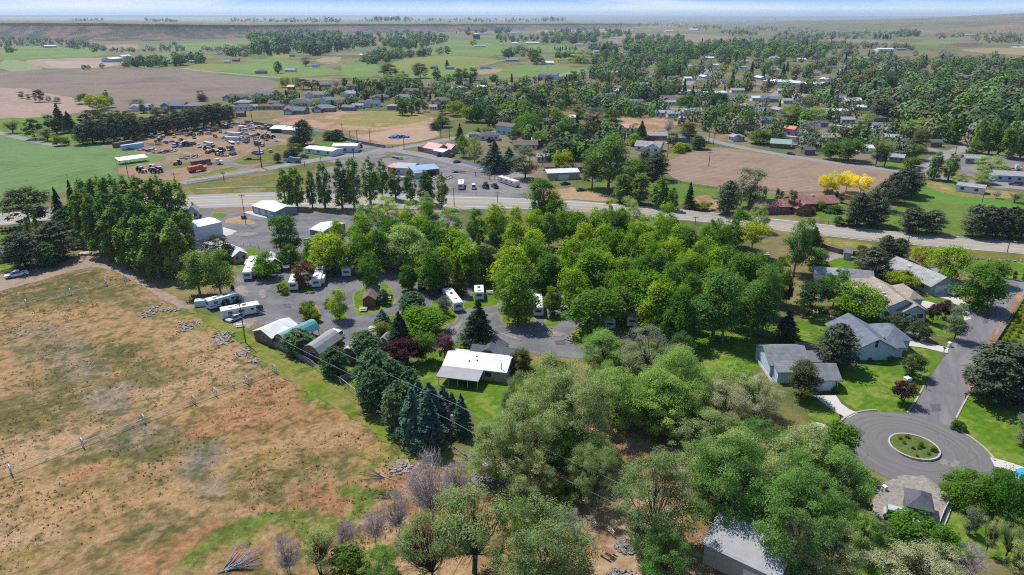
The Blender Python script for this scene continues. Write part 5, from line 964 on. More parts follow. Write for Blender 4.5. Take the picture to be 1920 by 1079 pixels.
t = house('X', (1317, 1056), (1452, 1122), 10.5, 3.4, 1.9, 'gable', 'x', 'tan', 'metal', 'gf3', "weathered metal roofed workshop under the big elms", name='workshop', o=.35)
t = house('E', (-110, 470), (58, 442), 8, 2.6, 1.8, 'hip', 'x', 'grey', 'blue', 'f2 r1', "grey house at the photo's left edge by the white pickup", o=.5); chimney(t, 6, 5, 3, 5.2)
# -- campground buildings
t = house('X', (822, 722), (895, 731), 9, 2.0, .8, 'shed', 'x', 'tan', 'metal', '', "white metal roofed lodge with open porch on the lawn", name='lodge', o=.3)
for ch in list(t.children): bpy.data.objects.remove(ch)
L = t['L']
wing(t, 0, 0, L, 3.8, 2.0, .45, 'shed', 'x', 'tan', 'metal', .35, open_=True)
for i in range(5): MB().tube((L * i / 4, .1, 0), (L * i / 4, .1, 1.97), .07).build("porch_post", trim, t)
wing(t, 0, 3.9, 13.2, 7.4, 2.55, 1.2, 'gable', 'x', 'tan', 'white', .35, 'f2 r1'); wing(t, 4.0, 9.5, 9, 5.4, 2.4, 1.3, 'gable', 'x', 'tan', 'dgrey', .4)
wing(t, 5.0, 11, 5, 6, 2.4, 1.4, 'gable', 'y', 'tan', 'dgrey', .4); roofbits(t, [(5, 5.5, 3.05, .12), (6.2, 7, 3.5, .12), (6.6, 5.9, 3.2, .12)], darkin); MB().tube((12.2, 4.4, 2.4), (12.2, 4.4, 4.2), .08).build("chimney", darkin, t)
_panel('f', 0, 3.9, 13.2, 8, 3, 4, .03, 2.1, .04).build("door", doorm, t)
def cabin(a, b, D, h, rise, kind, roof, wall, label, wins='f1', porch=True, deep=2.0):
    t = house('X', a, b, D, h, rise, kind, 'y', wall, roof, wins, label, name='cabin', group='rental cabins', o=.35); L = t['L']
    if porch:
        sec, und = roof_section(kind, L, h, rise, .35); rb = MB().prism(sec, D + .36, D + deep, 'y'); rb.build("porch_roof", roofmat(roof), t)
        for x in (.15, L - .15): MB().tube((x, D + deep - .2, 0), (x, D + deep - .2, h), .08).build("porch_post", wallmat('wood'), t)
        MB().box(0, L, D + .01, D + deep, .05, .3).build("porch_floor", wallmat('wood'), t)
    return t
t = cabin((478, 638), (512, 651), 5.8, 2.3, 1.2, 'gable', 'white', 'brown', "brown log cabin with white roof and side gable by the power pole", 'f1', True); L = t['L']
wing(t, L - .3, 1.8, 4.2, 4.2, 2.3, 1.1, 'gable', 'x', 'brown', 'white', .4)
for y in (2.0, 5.8): MB().tube((L + 3.7, y, 0), (L + 3.7, y, 2.3), .09).build("porch_post", wallmat('wood'), t)
cabin((518, 651), (539, 659), 7.6, 2.2, 1.5, 'gambrel', 'teal', 'brown', "log cabin with teal curved metal roof beside the bushy conifer")
cabin((570, 673), (600, 679), 6.4, 2.2, 1.5, 'gambrel', 'metal', 'wood', "log cabin with silver white curved roof and front window", 'f1')
cabin((642, 680), (670, 683), 6.6, 2.2, 1.5, 'gambrel', 'tanm', 'brown', "log cabin with tan curved metal roof between two conifers", '')
cabin((681, 578), (704, 577.5), 8.2, 2.4, 1.1, 'gable', 'brown', 'redwood', "red brown cabin with brown shingle roof on a grass island", '', True, 1.2)
house('X', (712, 655), (729, 657), 3.5, 2.2, .9, 'gable', 'y', 'grey', 'metal', '', "narrow shed with patchy white roof behind the purple tree", name='garden_shed', cat='shed', o=.3)
house('X', (735, 688), (754, 692), 3, 2.0, .8, 'gable', 'x', 'grey', 'lgrey', '', "small white roofed shed beside the dark purple tree", name='garden_shed', cat='shed', o=.2)
t = house('X', (508, 511), (528, 508), 7, 2.8, 1.2, 'gable', 'y', 'brown', 'white', 'df', "brown restroom hut with white roof under the poplar", name='restroom', cat='hut', o=.5)
t = house('R', (325, 750), (945, 604), 9, 4.4, .5, 'gable', 'x', 'white', 'white', '', "big plain white metal shop beside the poplar grove", name='metal_shop', cat='shop', o=.1)
t = house('R', (130, 265), (400, 240), 6.5, 2.6, 2.3, 'gable', 'y', 'lblue', 'lgrey', 'f2 r2', "small white cottage with grey roof behind the white shop", name='cottage', cat='house', o=.4); MB().box(2, 2.6, 3, 3.6, 4, 5.6).build("chimney", wallmat('brick'), t)
t = house('F', (600, 690), (745, 660), 7, 2.6, 1.2, 'gable', 'y', 'tan', 'white', 'f2', "cream campground office with white roofs and fenced lawn", name='office', o=.5); L = t['L']; wing(t, -1.5, 7, L, 6, 2.6, 1.2, 'gable', 'y', 'tan', 'white', .4)
t = house('F', (805, 112), (1063, 184), 9.5, 2.6, 1.0, 'gable', 'x', 'grey', 'white', 'dr', "long grey storage building with white metal roof near the highway", name='storage_building', cat='storage', o=.3); L = t['L']
for k in range(3): _panel('f', 0, 0, L, 9, 1 + k * 4.2, 4 + k * 4.2, .03, 2.3, .04).build("garage_door", wallmat('steel'), t)
house('F', (1455, 412), (1600, 440), 11, 3.4, .9, 'gable', 'x', 'slate', 'white', '', "grey storage shed with white roof at the grove's left edge", name='storage_building', cat='storage', o=.2)
# -- along the highway and the side street
t = house('U', (575, 500), (640, 520), 8, 3, 1, 'gable', 'x', 'orange', 'pink', '', "orange red shop building behind the poplar row", name='shop_building', cat='shop')
t = house('U', (640, 520), (830, 530), 9, 3.2, 1.6, 'gable', 'x', 'steel', 'metal', 'f2', "pale metal shop with gabled roof behind the poplar row", name='shop_building', cat='shop', o=.2)
t = house('U', (830, 555), (1090, 530), 8, 3.2, .8, 'shed', 'x', 'wood', 'bluem', 'of', "timber fronted shop with blue grey roofs by scrap stacks", name='shop_building', cat='shop', o=.2); L = t['L']; wing(t, -.2, -2.5, L * .45, 2.4, 2.6, .5, 'shed', 'x', 'blue', 'metal', .15)
t = house('U', (930, 300), (1060, 325), 9, 2.8, 2.2, 'gable', 'x', 'grey', 'pink', 'f2', "grey house with pink metal roof at the street corner"); L = t['L']; wing(t, L - 1, -1.5, 8, 7.5, 2.5, .9, 'gable', 'x', 'grey', 'white', .3, 'f1'); wing(t, L - 2, 7, 6, 6, 2.8, 1.8, 'gable', 'x', 'grey', 'pink', .4); wing(t, -5.5, 0.5, 5, 5, 2.4, .3, 'shed', 'x', 'brown', 'brown', .1)
house('B', (368, 430), (575, 455), 8.5, 2.7, .7, 'gable', 'x', 'white', 'white', 'f3', "long low white house with white roof by the street", look=None); house('B', (575, 425), (760, 425), 8, 3.4, .8, 'gable', 'x', 'white', 'white', 'df f3', "square white metal shop beside the low white house", name='shop_building', cat='shop', o=.15)
house('B', (110, 278), (200, 280), 6, 2.6, 1.0, 'shed', 'x', 'dgrey', 'white', 'of', "open fronted grey shed at the junkyard's back corner", name='open_shed', cat='shed'); house('B', (200, 285), (303, 292), 6, 2.7, 1.0, 'shed', 'x', 'tan', 'white', '', "tan walled shed with white roof at the junkyard edge", name='open_shed', cat='shed')
t = thing('open_shed', *frame('S', 218, 432, 472, 398)[:2], 'shed', "white roofed open shelter at the junkyard's left corner"); L = frame('S', 218, 432, 472, 398)[2]
MB().prism([(-.2, 2.0), (6, 2.9), (6, 3.05), (-.2, 2.15)], -.3, L + .3, 'x').build("roof", roofmat('white'), t)
for x in (0, L / 2, L):
    for y, z in ((0, 2.0), (5.8, 2.85)): MB().tube((x, y, 0), (x, y, z), .09).build("post", wallmat('wood'), t)
t = house('R', (0, 0), (10, 0), 1, 1, .1, 'gable') if False else None
t = house('D', (190, 865), (520, 855), 9, 2.8, 1.9, 'gable', 'x', 'brick', 'red', 'f3', "long red roofed house beside the yellow trees"); wing(t, -16, -3, 15.8, 9, 2.8, 1.7, 'gable', 'x', 'brick', 'red', .5, 'f3'); wing(t, -2, -6, 6, 7, 2.8, 1.6, 'gable', 'y', 'brick', 'red', .5, 'f1'); chimney(t, -1.2, -5.5, 2.5, 6); MB().box(9, 9.6, 4, 4.6, 4.5, 5.4).build("roof_vent", trim, t)
house('D', (1405, 715), (1615, 742), 5.5, 2.6, .9, 'gable', 'x', 'white', 'lgrey', 'f2', "long white shed with grey roof in the dry paddock", name='paddock_shed', cat='shed', o=.25)
house('D', (1697, 640), (1990, 655), 8, 2.8, 1.3, 'gable', 'x', 'blue', 'lgrey', 'f4', "light blue single storey house with grey roof on the right", o=.4)
t = house('C', (920, 412), (1110, 425), 9, 2.8, 2.2, 'gable', 'x', 'white', 'lgrey', 'f3', "white gabled house with pale roof beside the furrowed field"); L = t['L']; wing(t, L * .45, -3, L * .55, 8, 2.8, 2.2, 'gable', 'y', 'white', 'lgrey', .4, 'f2')
house('C', (265, 635), (505, 625), 9, 3.2, 1.0, 'gable', 'x', 'tan', 'white', 'gf', "tan shop with wide white roof near the highway bend", name='shop_building', cat='shop', o=.2)
t = house('C', (800, 270), (890, 275), 7, 2.9, 1.8, 'gable', 'x', 'white', 'pink', 'f2', "white house with pink roof beside furrowed lot"); 
house('D', (110, 290), (190, 300), 6, 4.0, 1.4, 'gable', 'x', 'pink', 'orange', 'f1', "pink house with orange roof near the dusty yard"); house('D', (15, 390), (165, 400), 8, 2.7, 1.9, 'gable', 'x', 'brown', 'sage', 'f2', "brown house with green metal roof by the street")
house('B', (1800, 285), (1920, 300), 8, 5.4, 1.6, 'gable', 'x', 'teal', 'brown', 'f3', "two storey mint green house with brown roof")
# -- the rest of the town: small houses, one line each: frame x y(base) width roof wall kind yaw
def cottage(fr, x, y, w, roof, wall, kind='gable', yaw=0, storey=1, name='house', look=None):
    X_, Y_ = fp(fr, x, y); a = G(X_ - w / 2, Y_); b = G(X_ + w / 2, Y_); Lw = (b - a).length; L = Lw * .8; D = max(5.5, min(11, L * .62)); c = (a + b) / 2
    if c.y > 480 and c.x > 60 and Lw < 20: L *= 1.25; D *= 1.15
    rc = dict(dgrey='dark grey', lgrey='light grey', bluem='blue metal', tanm='tan', metal='silver', blue='slate grey').get(roof, roof); wc = dict(lblue='pale blue', dgrey='dark grey', steel='silver', slate='slate').get(wall, wall)
    t = thing(name, (0, 0, 0), R(yaw), name.replace('_', ' '), None, 'houses of the town' if name == 'house' else None, look or (f"{rc} roofed {wc} {name.replace('_', ' ')}" if rc != wc else f"{rc} {name.replace('_', ' ')}"))
    ca, sa = math.cos(R(yaw)), math.sin(R(yaw)); t.location = c - Vector((ca * L / 2, sa * L / 2, 0)) + Vector((-sa, ca, 0)) * 0
    h = 2.8 * storey; far = c.y > 900
    wing(t, 0, 0, L, D, h, D * .22 if kind != 'hip' else D * .25, kind, 'x', wall, roof, .5, '' if far and w < 16 else ('f2' if far else 'f3'))
    if L > 14 and not far: wing(t, L * .1, -3.2, L * .42, 3.15 + D * .4, h, D * .2, 'gable', 'y', wall, roof, .4, 'gf')
    KEEP.append((c.x, c.y + D / 2, max(L, D) * .7)); KEEP.append((c.x, c.y - 8, max(9, L * .7))); KEEP.append((c.x - 4, c.y - 20, 9)); return t
HL = """
X 1150 140 16 white white gable 8;X 1180 125 16 lgrey blue hip 5;X 1215 150 13 grey white gable -70;X 1235 135 17 blue white gable 0;X 1262 150 18 brown blue gable 0;X 1290 128 11 lgrey white hip -70;X 1315 148 19 white white gable -70;X 1342 140 16 tan blue gable 5;X 1362 158 16 dgrey white gable 0;X 1395 130 14 lgrey white hip 0;X 1420 150 19 white blue gable -70;X 1452 135 12 lgrey white gable -15;X 1530 142 13 grey white gable 5;X 1560 160 17 blue blue hip 0;X 1585 135 11 brown white gable -15;X 1612 168 16 lgrey white gable 0;X 1648 135 18 white blue gable 0;X 1672 182 23 tan white hip 8;X 1690 160 16 dgrey white gable 0;X 1735 172 19 lgrey blue gable 0;X 1755 195 19 white white gable 0;X 1782 165 21 lgrey white hip -70;X 1820 182 19 grey blue gable 8;X 1848 160 17 blue white gable 0;X 1870 200 20 brown white gable 8;X 1895 180 18 lgrey blue hip 5;X 1842 225 25 white white gable 5;X 1780 228 26 tan white gable 8;X 1742 215 21 dgrey blue gable 8;X 1720 250 30 lgrey white hip -70;X 1612 208 24 white white gable 0;X 1590 232 25 lgrey blue gable 0;X 1545 182 17 grey white gable -15;X 1525 212 26 blue white hip 8;X 1490 228 27 brown blue gable -15;X 1452 212 24 lgrey white gable -70;X 1420 190 20 white white gable 5;X 1392 205 25 tan blue hip -70;X 1362 190 18 dgrey white gable 0;X 1330 200 23 lgrey white gable 0;X 1305 178 17 white blue gable 0;X 1275 165 21 lgrey white hip -70;X 1402 240 25 grey white gable 8;X 1440 232 28 blue blue gable 8;X 1560 130 16 brown white gable -15;X 1240 112 13 lgrey white hip 8;X 1330 112 15 white blue gable -15;X 1455 112 12 tan white gable -15;X 1700 118 11 dgrey white gable 5;X 1850 128 15 lgrey blue hip 0
A 1290 100 55 blue slate gable -8;A 1055 112 42 lgrey white gable 5;A 1440 104 40 grey tan hip 0;A 1810 112 40 dgrey white hip -10;A 1800 158 18 brown brown gable 0;A 1905 106 18 lgrey white gable 20
W1 1310 568 50 dgrey grey hip -6;W1 1480 552 52 blue white gable 8;W1 1365 598 36 lgrey grey hip 0;W1 1770 550 46 grey white gable -5;W1 1690 592 46 blue white hip 4;W1 1540 598 26 brown grey gable 0
B 60 105 30 brown tan hip 5;B 145 105 34 brown tan hip -5;B 285 138 50 blue slate gable -8;B 330 80 46 dgrey white hip 5;B 500 122 50 grey slate hip 0;B 535 60 46 blue white hip -4;B 690 112 30 grey slate gable -12;B 765 98 24 lgrey white gable 10;B 862 85 42 dgrey white gable 6;B 1022 104 24 lgrey grey hip 0;B 705 38 26 grey white gable -70;B 1390 62 46 brown tan hip 5;B 1700 56 42 grey tan gable -5;B 1560 20 30 brown cream hip 0;B 1330 108 16 lgrey white gable 0;B 1870 178 26 brown brown gable 12;B 1750 335 46 dgrey white hip 3;B 1640 325 26 grey cream hip 0
W2 60 500 26 dgrey grey gable 0;W2 40 545 38 lgrey white hip -6;W2 220 566 38 brown tan hip 8;W2 390 530 36 brown tan gable -5;W2 350 566 38 grey white hip 3;W2 490 510 20 brown tan hip 0;W2 690 552 28 tan cream gable 5;W2 660 515 34 sage pale hip 0;W2 790 504 20 white white gable 0;W2 890 520 40 brown tan hip -4;W2 800 588 44 lgrey cream gable 10;W2 920 560 20 tan cream hip 0;W2 1495 560 34 grey white gable 5;W2 1690 492 22 bluem blue gable 0;W2 1842 580 38 brown redwood hip 0;W2 960 348 30 grey cream gable -8;W2 810 390 26 blue white gable 5;W2 610 392 20 grey grey hip 0;W2 520 390 16 dgrey brown gable 0;W2 1680 425 38 dgrey slate hip 5;W2 1160 365 28 white white gable 0;W2 780 267 28 lgrey white gable 0;W2 1340 258 24 lgrey white hip 0;W2 1412 252 24 grey white gable 0;W2 500 252 16 blue slate gable 0;W2 140 238 14 tan white gable 0;W2 120 318 13 white blue gable 0;W2 265 236 12 lgrey white gable 0;W2 1530 218 12 lgrey white gable 0;W2 1560 265 16 blue slate hip 0;W2 1440 298 14 lgrey white gable 0;W2 1600 300 12 grey white gable 0;W2 1660 590 24 grey white gable 0
W1 97 272 0.1 grey white gable 0
W1 385 268 13 blue slate gable 0;W1 1275 357 14 lgrey white gable 0;W1 1325 347 15 brown redwood gable 0;W1 1235 308 11 red white gable 0;W1 965 362 12 grey grey gable 0;W1 1082 356 14 lgrey grey gable 0;W1 1465 416 24 dgrey slate hip 0;W1 1630 407 24 lgrey white gable 0;W1 1640 320 10 blue slate gable 0;W1 1830 492 24 blue slate gable 5;W1 1635 505 15 pink brick gable 0;W1 1310 305 8 lgrey white gable 0;W1 930 352 14 grey grey gable 0;W1 1775 380 16 blue white gable 0
W3 490 575 30 blue slate gable -10;W3 310 525 24 lgrey white gable 0;W3 60 535 30 lgrey blue gable 0;W3 560 527 16 tanm cream gable 0;W3 1040 472 22 lgrey white gable 0;W3 790 460 18 white white gable -70;W3 930 303 20 blue slate hip 0;W3 640 322 22 brown brick gable 0;W3 670 345 16 white white gable 0;W3 1440 348 15 blue orange gable 0;W3 1570 352 18 grey slate gable 0;W3 960 586 26 white white gable 0;W3 1290 432 18 lgrey white gable 0;W3 1590 452 16 brown brick gable 0;W3 1150 452 16 lgrey white gable 0;W3 1280 542 12 white white gable 0;W3 680 562 18 lgrey white gable 0;W3 185 378 10 white white gable 0;W3 30 455 14 white white gable 0;W3 520 335 18 lgrey white hip 0;W3 420 345 15 brown tan gable 0;W3 350 355 14 lgrey white gable 0;W3 720 310 20 dgrey white hip 0;W3 1230 285 22 grey slate gable 0;W3 1030 340 22 lgrey cream hip 0;W3 850 350 14 blue white gable 0;W3 900 412 12 white white gable 0;W3 1560 530 12 blue white gable 0;W3 1890 580 18 white white gable 0;W3 1500 410 20 grey tan gable 0;W3 1350 475 13 lgrey white gable 0;W3 1580 60 0.1 grey white gable 0
C 1170 42 30 brown brick gable 3;C 1185 72 22 lgrey white gable 0;C 1130 155 28 lgrey white gable -15;C 1210 162 22 metal white gable 10;C 1340 145 38 lgrey white gable -8;C 1560 222 20 blue slate gable 0;C 1640 340 17 lgrey white gable -70;C 1710 342 20 grey cream hip 0;C 1090 332 44 lgrey tan gable -4;C 1290 350 24 grey slate gable 0;C 440 338 24 dgrey tan hip 5;C 270 218 20 grey brown gable 0;C 20 262 20 blue slate hip 0;C 100 405 56 brown cream gable 0;C 230 500 26 lgrey cream gable -5;C 290 575 30 brown tan gable 5;C 490 575 24 brown tan gable -5;C 180 370 18 white white gable 0;C 200 140 16 grey white gable 0;C 450 190 14 white white gable 0;C 690 20 22 blue white gable 0
D 312 445 24 dgrey brown gable 0;D 470 345 44 lgrey grey gable 6;D 925 345 38 lgrey blue gable -35;D 955 262 28 lgrey white gable 8;D 850 195 28 dgrey slate gable 0;D 740 430 30 white white gable 0;D 955 500 30 lgrey grey gable -35;D 850 490 24 dgrey dgrey hip 0;D 1470 240 26 bluem slate gable 0;D 1550 510 42 lgrey grey gable -10;D 1260 385 26 dgrey brown gable 0;D 950 118 20 lgrey cream gable 0;D 1010 120 18 tan cream hip 0;D 1450 108 18 pink cream gable 0;D 1540 125 20 blue white gable 0;D 640 60 30 white white gable 0;D 650 270 22 lgrey blue gable 0;D 820 250 20 grey white gable 0;D 1890 205 14 white blue gable 0;D 230 20 18 lgrey white gable 0;D 550 40 26 grey grey hip 0;D 1190 100 14 lgrey white gable 0;D 330 280 20 lgrey white hip 0;D 420 235 16 dgrey slate gable 0;D 150 60 18 lgrey white gable 0
"""
for line in HL.strip().split('\n'):
    fr_, rest = line.split(' ', 1)
    for i, e in enumerate(rest.split(';')):
        v = e.split()
        if i and len(v) == 8: v = v[1:]
        if v[0] in FR: v = v[1:]
        x_, y_, w_, rf_, wl_, kd_, yw_ = v
        if float(w_) > 1: cottage(fr_, float(x_), float(y_), float(w_), rf_, wl_, kd_, float(yw_))
# larger sheds, halls and mobile homes
t = house('W3', (450, 478), (770, 500), 22, 4, 1.5, 'gable', 'x', 'white', 'white', 'f3', "long white hall among the trees of the far town", name='school_hall', cat='hall', o=.3)
house('W2', (1530, 530), (1625, 528), 9, 3, 1.2, 'gable', 'x', 'white', 'white', '', "white roofed shed beside the lawn at the street end", name='town_shed', cat='shed'); house('W3', (120, 545), (250, 540), 12, 3, 1, 'gable', 'x', 'white', 'white', 'f2', "cluster house with broad white roof in the town's middle", name='mobile_home', cat='mobile home')
house('D', (450, 140), (600, 140), 9, 2.8, .9, 'gable', 'x', 'white', 'white', 'f3', "low white mobile home along the upper street", name='mobile_home', cat='mobile home'); house('D', (450, 255), (640, 275), 5, 2.8, .6, 'gable', 'x', 'white', 'lgrey', 'f3', "long white mobile home with grey roof by dry lot", name='mobile_home', cat='mobile home')
house('W1', (255, 270), (320, 268), 14, 4, 1.5, 'gable', 'x', 'blue', 'white', '', "white roofed barn on the green slope at far left", name='barn'); house('W1', (630, 352), (695, 346), 18, 5, 2, 'gable', 'x', 'blue', 'white', '', "large blue and white barn in the pale gravel yard", name='barn'); house('W1', (690, 332), (740, 328), 10, 4, 2, 'gable', 'x', 'white', 'white', '', "small white barn at the back of the gravel yard", name='barn')
house('W2', (1110, 445), (1210, 448), 10, 5.2, 1.8, 'gable', 'x', 'white', 'blue', 'f3', "white two storey farmhouse by the curving gravel road", name='farmhouse'); house('W2', (520, 222), (570, 222), 12, 4, 2, 'gable', 'x', 'white', 'bluem', '', "blue white barn at the edge of distant fields", name='barn'); house('W3', (1100, 292), (1190, 292), 24, 5, 2, 'gable', 'x', 'white', 'white', '', "wide white roofed hall far off at the town's edge", name='hall'); house('W3', (30, 173), (82, 174), 20, 6, 3, 'gable', 'x', 'white', 'white', '', "white barn alone on the far brown field", name='barn')
house('W2', (960, 250), (990, 250), 12, 3, 2, 'gable', 'x', 'white', 'white', '', "white barn between the distant green fields", name='barn'); house('W2', (1040, 248), (1110, 248), 12, 3, 2, 'gable', 'x', 'white', 'white', '', "long white barn in front of distant wood", name='barn'); house('W2', (1820, 182), (1865, 182), 14, 5, 2, 'gable', 'x', 'white', 'white', '', "white farm shed far away under the flat horizon", name='barn'); house('W2', (925, 195), (1000, 190), 14, 4, 2, 'gable', 'x', 'white', 'lgrey', '', "pale low barn behind the distant tree line", name='barn'); house('W2', (780, 195), (830, 195), 14, 4, 2, 'gable', 'x', 'white', 'lgrey', '', "pale barn near the dark water tank", name='barn'); house('W3', (1590, 205), (1650, 202), 14, 4, 2, 'gable', 'x', 'white', 'lgrey', '', "pale farm sheds below the far right hill", name='barn')
p = G(*fp('W2', 760, 222)); t = thing('water_tank', p, 0, 'water tank', "dark round water tank with pale rim standing among distant fields"); d = depth(p) / FOC * 7
MB().tube((0, 0, 0), (0, 0, d * 1.3), d * .98, d * .98, 20).build("tank_wall", mat("tank_paint", (.05, .07, .085), .6), t); MB().tube((0, 0, d * 1.3), (0, 0, d * 1.55), d, d * .3, 20).build("tank_roof", mat("tank_roof_paint", (.4, .43, .45), .6), t)
# ---------------------------------------------------------------- vehicles
tyre = mat("tyre_rubber", (.02, .02, .02), .8, .1, 2); rim_m = mat("wheel_rim", (.35, .35, .36), .4, .05, 2, .6); rvw = mat("camper_shell", (.56, .57, .58), .35, .04, 1, 0, .4); rvs = mat("camper_stripe", (.10, .13, .20), .4, .05, 1)
rvr = mat("camper_roof", (.60, .60, .58), .6, .08, 2); blk = mat("black_plastic", (.02, .02, .022), .5, .1, 2); lampw = mat("head_lamp", (.6, .6, .55), .2, .05, 2, 0, .6); lampr = mat("tail_lamp", (.35, .02, .02), .3, .05, 2)
def wheel(root, x, y, r, w=.24):
    s = 1 if y > 0 else -1; o = MB().tube((x, y - w / 2, r), (x, y + w / 2, r), r, r, 12).build("wheel", tyre, root)
    MB().tube((x, y + s * w * .4, r), (x, y + s * (w * .5 + .02), r), r * .55, r * .5, 10).build("rim", rim_m, o)
def paint(c): 
    T = dict(white=(.60,.60,.60), silver=(.38,.40,.42), grey=(.16,.17,.18), black=(.018,.018,.02), red=(.30,.025,.02), maroon=(.12,.02,.025), blue=(.04,.12,.32), navy=(.025,.04,.09), green=(.03,.06,.035), orange=(.50,.10,.02), yellow=(.50,.33,.03), tan=(.34,.28,.20), rust=(.15,.06,.04), lblue=(.20,.42,.60), cyan=(.04,.25,.45))
    return mat("paint_" + c, T[c], .3 if c != 'rust' else .8, .05, 1, 0, .5)
VP = {}
def car_proto(kind, c):
    key = (kind, c)
    if key in VP: return VP[key]
    t = bpy.data.objects.new(kind, None); t.empty_display_size = .3; pm = paint(c); half = .88
    if kind in ('parked_car', 'parked_van', 'parked_suv'):
        L = 4.5 if kind == 'parked_car' else 4.9; hb, hr = (.85, 1.42) if kind == 'parked_car' else (.98, 1.78) if kind == 'parked_suv' else (1.05, 2.1)
        x0 = -L / 2; sec = [(x0, .32), (L / 2, .32), (L / 2, hb * .75), (L / 2 - .15, hb * .9), (L / 2 - (1.15 if kind != 'parked_van' else .7), hb), (x0 + .1, hb), (x0, hb * .8)]
        MB().prism(sec, -half, half, 'y').build("body", pm, t)
        f, b = (L / 2 - 1.1, x0 + .35) if kind != 'parked_van' else (L / 2 - .65, x0 + .1); rf, rb = f - .75, b + (.5 if kind == 'parked_car' else .15)
        m = MB(); w0, w1 = half - .04, half - .2
        lo = [(b, -w0), (f, -w0), (f, w0), (b, w0)]; hi = [(rb, -w1), (rf, -w1), (rf, w1), (rb, w1)]
        for i in range(4):
            j = (i + 1) % 4; m.face([(*lo[i], hb), (*lo[j], hb), (*hi[j], hr - .06), (*hi[i], hr - .06)])
        m.build("windows", glass, t); MB().box(rb - .03, rf + .03, -w1 - .02, w1 + .02, hr - .06, hr).build("roof", pm, t)
        ax = (x0 + .85, L / 2 - .9)
    elif kind == 'pickup_truck':
        L = 5.7; x0 = -L / 2; sec = [(x0, .42), (L / 2, .42), (L / 2, .85), (L / 2 - .12, 1.02), (L / 2 - 1.35, 1.1), (.0 - .3, 1.1), (x0 + 1.95, 1.1), (x0 + 1.95, .75), (x0 + .1, .75), (x0, .75)]
        half = .98; MB().prism(sec, -half, half, 'y').build("body", pm, t)
        m = MB().box(x0, x0 + 1.95, -half, -half + .1, .75, 1.12).box(x0, x0 + 1.95, half - .1, half, .75, 1.12).box(x0, x0 + .08, -half + .1, half - .1, .75, 1.12); m.build("cargo_bed", pm, t)
        m = MB(); b, f, rb, rf = x0 + 2.0, L / 2 - 1.35, x0 + 2.15, L / 2 - 2.1; w0, w1 = half - .06, half - .22; lo = [(b, -w0), (f, -w0), (f, w0), (b, w0)]; hi = [(rb, -w1), (rf, -w1), (rf, w1), (rb, w1)]
        for i in range(4):
            j = (i + 1) % 4; m.face([(*lo[i], 1.1), (*lo[j], 1.1), (*hi[j], 1.76), (*hi[i], 1.76)])
        m.build("windows", glass, t); MB().box(rb - .03, rf + .03, -w1 - .02, w1 + .02, 1.76, 1.84).build("roof", pm, t); ax = (x0 + 1.0, L / 2 - 1.0)
    elif kind in ('semi_truck', 'dump_truck'):
        L = 7.5; x0 = -L / 2; half = 1.2
        MB().box(x0, L / 2 - .4, -.5, .5, .6, .95).build("chassis", blk, t); MB().prism([(L / 2 - 3.0, .6), (L / 2, .6), (L / 2, 1.7), (L / 2 - 1.4, 1.85), (L / 2 - 1.6, 2.9), (L / 2 - 3.0, 2.95)], -half, half, 'y').build("cab", pm, t)
        MB().prism([(L / 2 - 1.34, 1.9), (L / 2 - 1.52, 2.75), (L / 2 - 1.6, 2.75), (L / 2 - 1.45, 1.9)], -half + .15, half - .15, 'y').build("windscreen", glass, t)
        if kind == 'dump_truck': MB().prism([(x0 - .2, 1.0), (L / 2 - 3.1, 1.0), (L / 2 - 3.1, 2.7), (x0, 2.5)], -half, half, 'y').build("dump_body", paint('grey') if c != 'orange' else pm, t)
        ax = (x0 + .8, x0 + 2.0, L / 2 - 1.2)
    elif kind == 'farm_tractor':
        half = .8; MB().prism([(-.2, .8), (1.9, .8), (1.9, 1.5), (-.2, 1.65)], -.4, .4, 'y').build("hood", pm, t); MB().box(-1.3, -.2, -.7, .7, .9, 1.3).build("platform", blk, t)
        m = MB(); m.prism([(-1.3, 1.3), (-.2, 1.3), (-.3, 2.5), (-1.2, 2.5)], -.65, .65, 'y'); m.build("cab_glass", glass, t); MB().box(-1.4, -.1, -.78, .78, 2.5, 2.62).build("cab_roof", paint('white' if c != 'green' else 'green'), t)
        for s in (-1, 1): wheel(t, -.9, s * .95, .85, .4); wheel(t, 1.3, s * .8, .5, .28)
        ax = ()
    elif kind == 'flatbed_trailer':
        L = 8; MB().box(-4, 4, -1.1, 1.1, .85, 1.0).build("deck", wallmat('wood') if c == 'rust' else pm, t); MB().prism([(4, -.8), (5.6, -.06), (5.6, .06), (4, .8)], .7, .82, 'z').build("drawbar", blk, t); half = 1.05; ax = (-1.8, -.6)
    elif kind == 'shipping_container':
        L = 12; m = MB().box(-6, 6, -1.25, 1.25, .1, 2.7); m.build("shell", mat("container_" + c, (.13,.07,.06) if c == 'rust' else (.36,.50,.62) if c == 'lblue' else (.55,.56,.57), .6, .08, 1, 0, .3, rib=('X', 2.2, .12)), t)
        for s in (-1, 1): MB().box(5.99, 6.04, s * .62 - .6, s * .62 + .6, .2, 2.6).build("door", paint('grey') if c != 'rust' else paint('rust'), t)
        half = 0; ax = ()
    r = .34 if kind in ('parked_car', 'parked_suv', 'parked_van') else .42 if kind in ('pickup_truck', 'flatbed_trailer') else .52
    for x in ax:
        for s in (-1, 1): wheel(t, x, s * (half - .1), r, .26 if r < .5 else .4)
    if kind in ('parked_car', 'parked_suv', 'parked_van', 'pickup_truck'):
        Lh = L / 2
        for s in (-1, 1):
            MB().box(Lh - .04, Lh + .02, s * .62 - .17, s * .62 + .17, .6, .74).build("headlight", lampw, t); MB().box(-Lh - .02, -Lh + .04, s * .68 - .12, s * .68 + .12, .58, .72).build("tail_light", lampr, t)
    VP[key] = [t, False]; return VP[key]
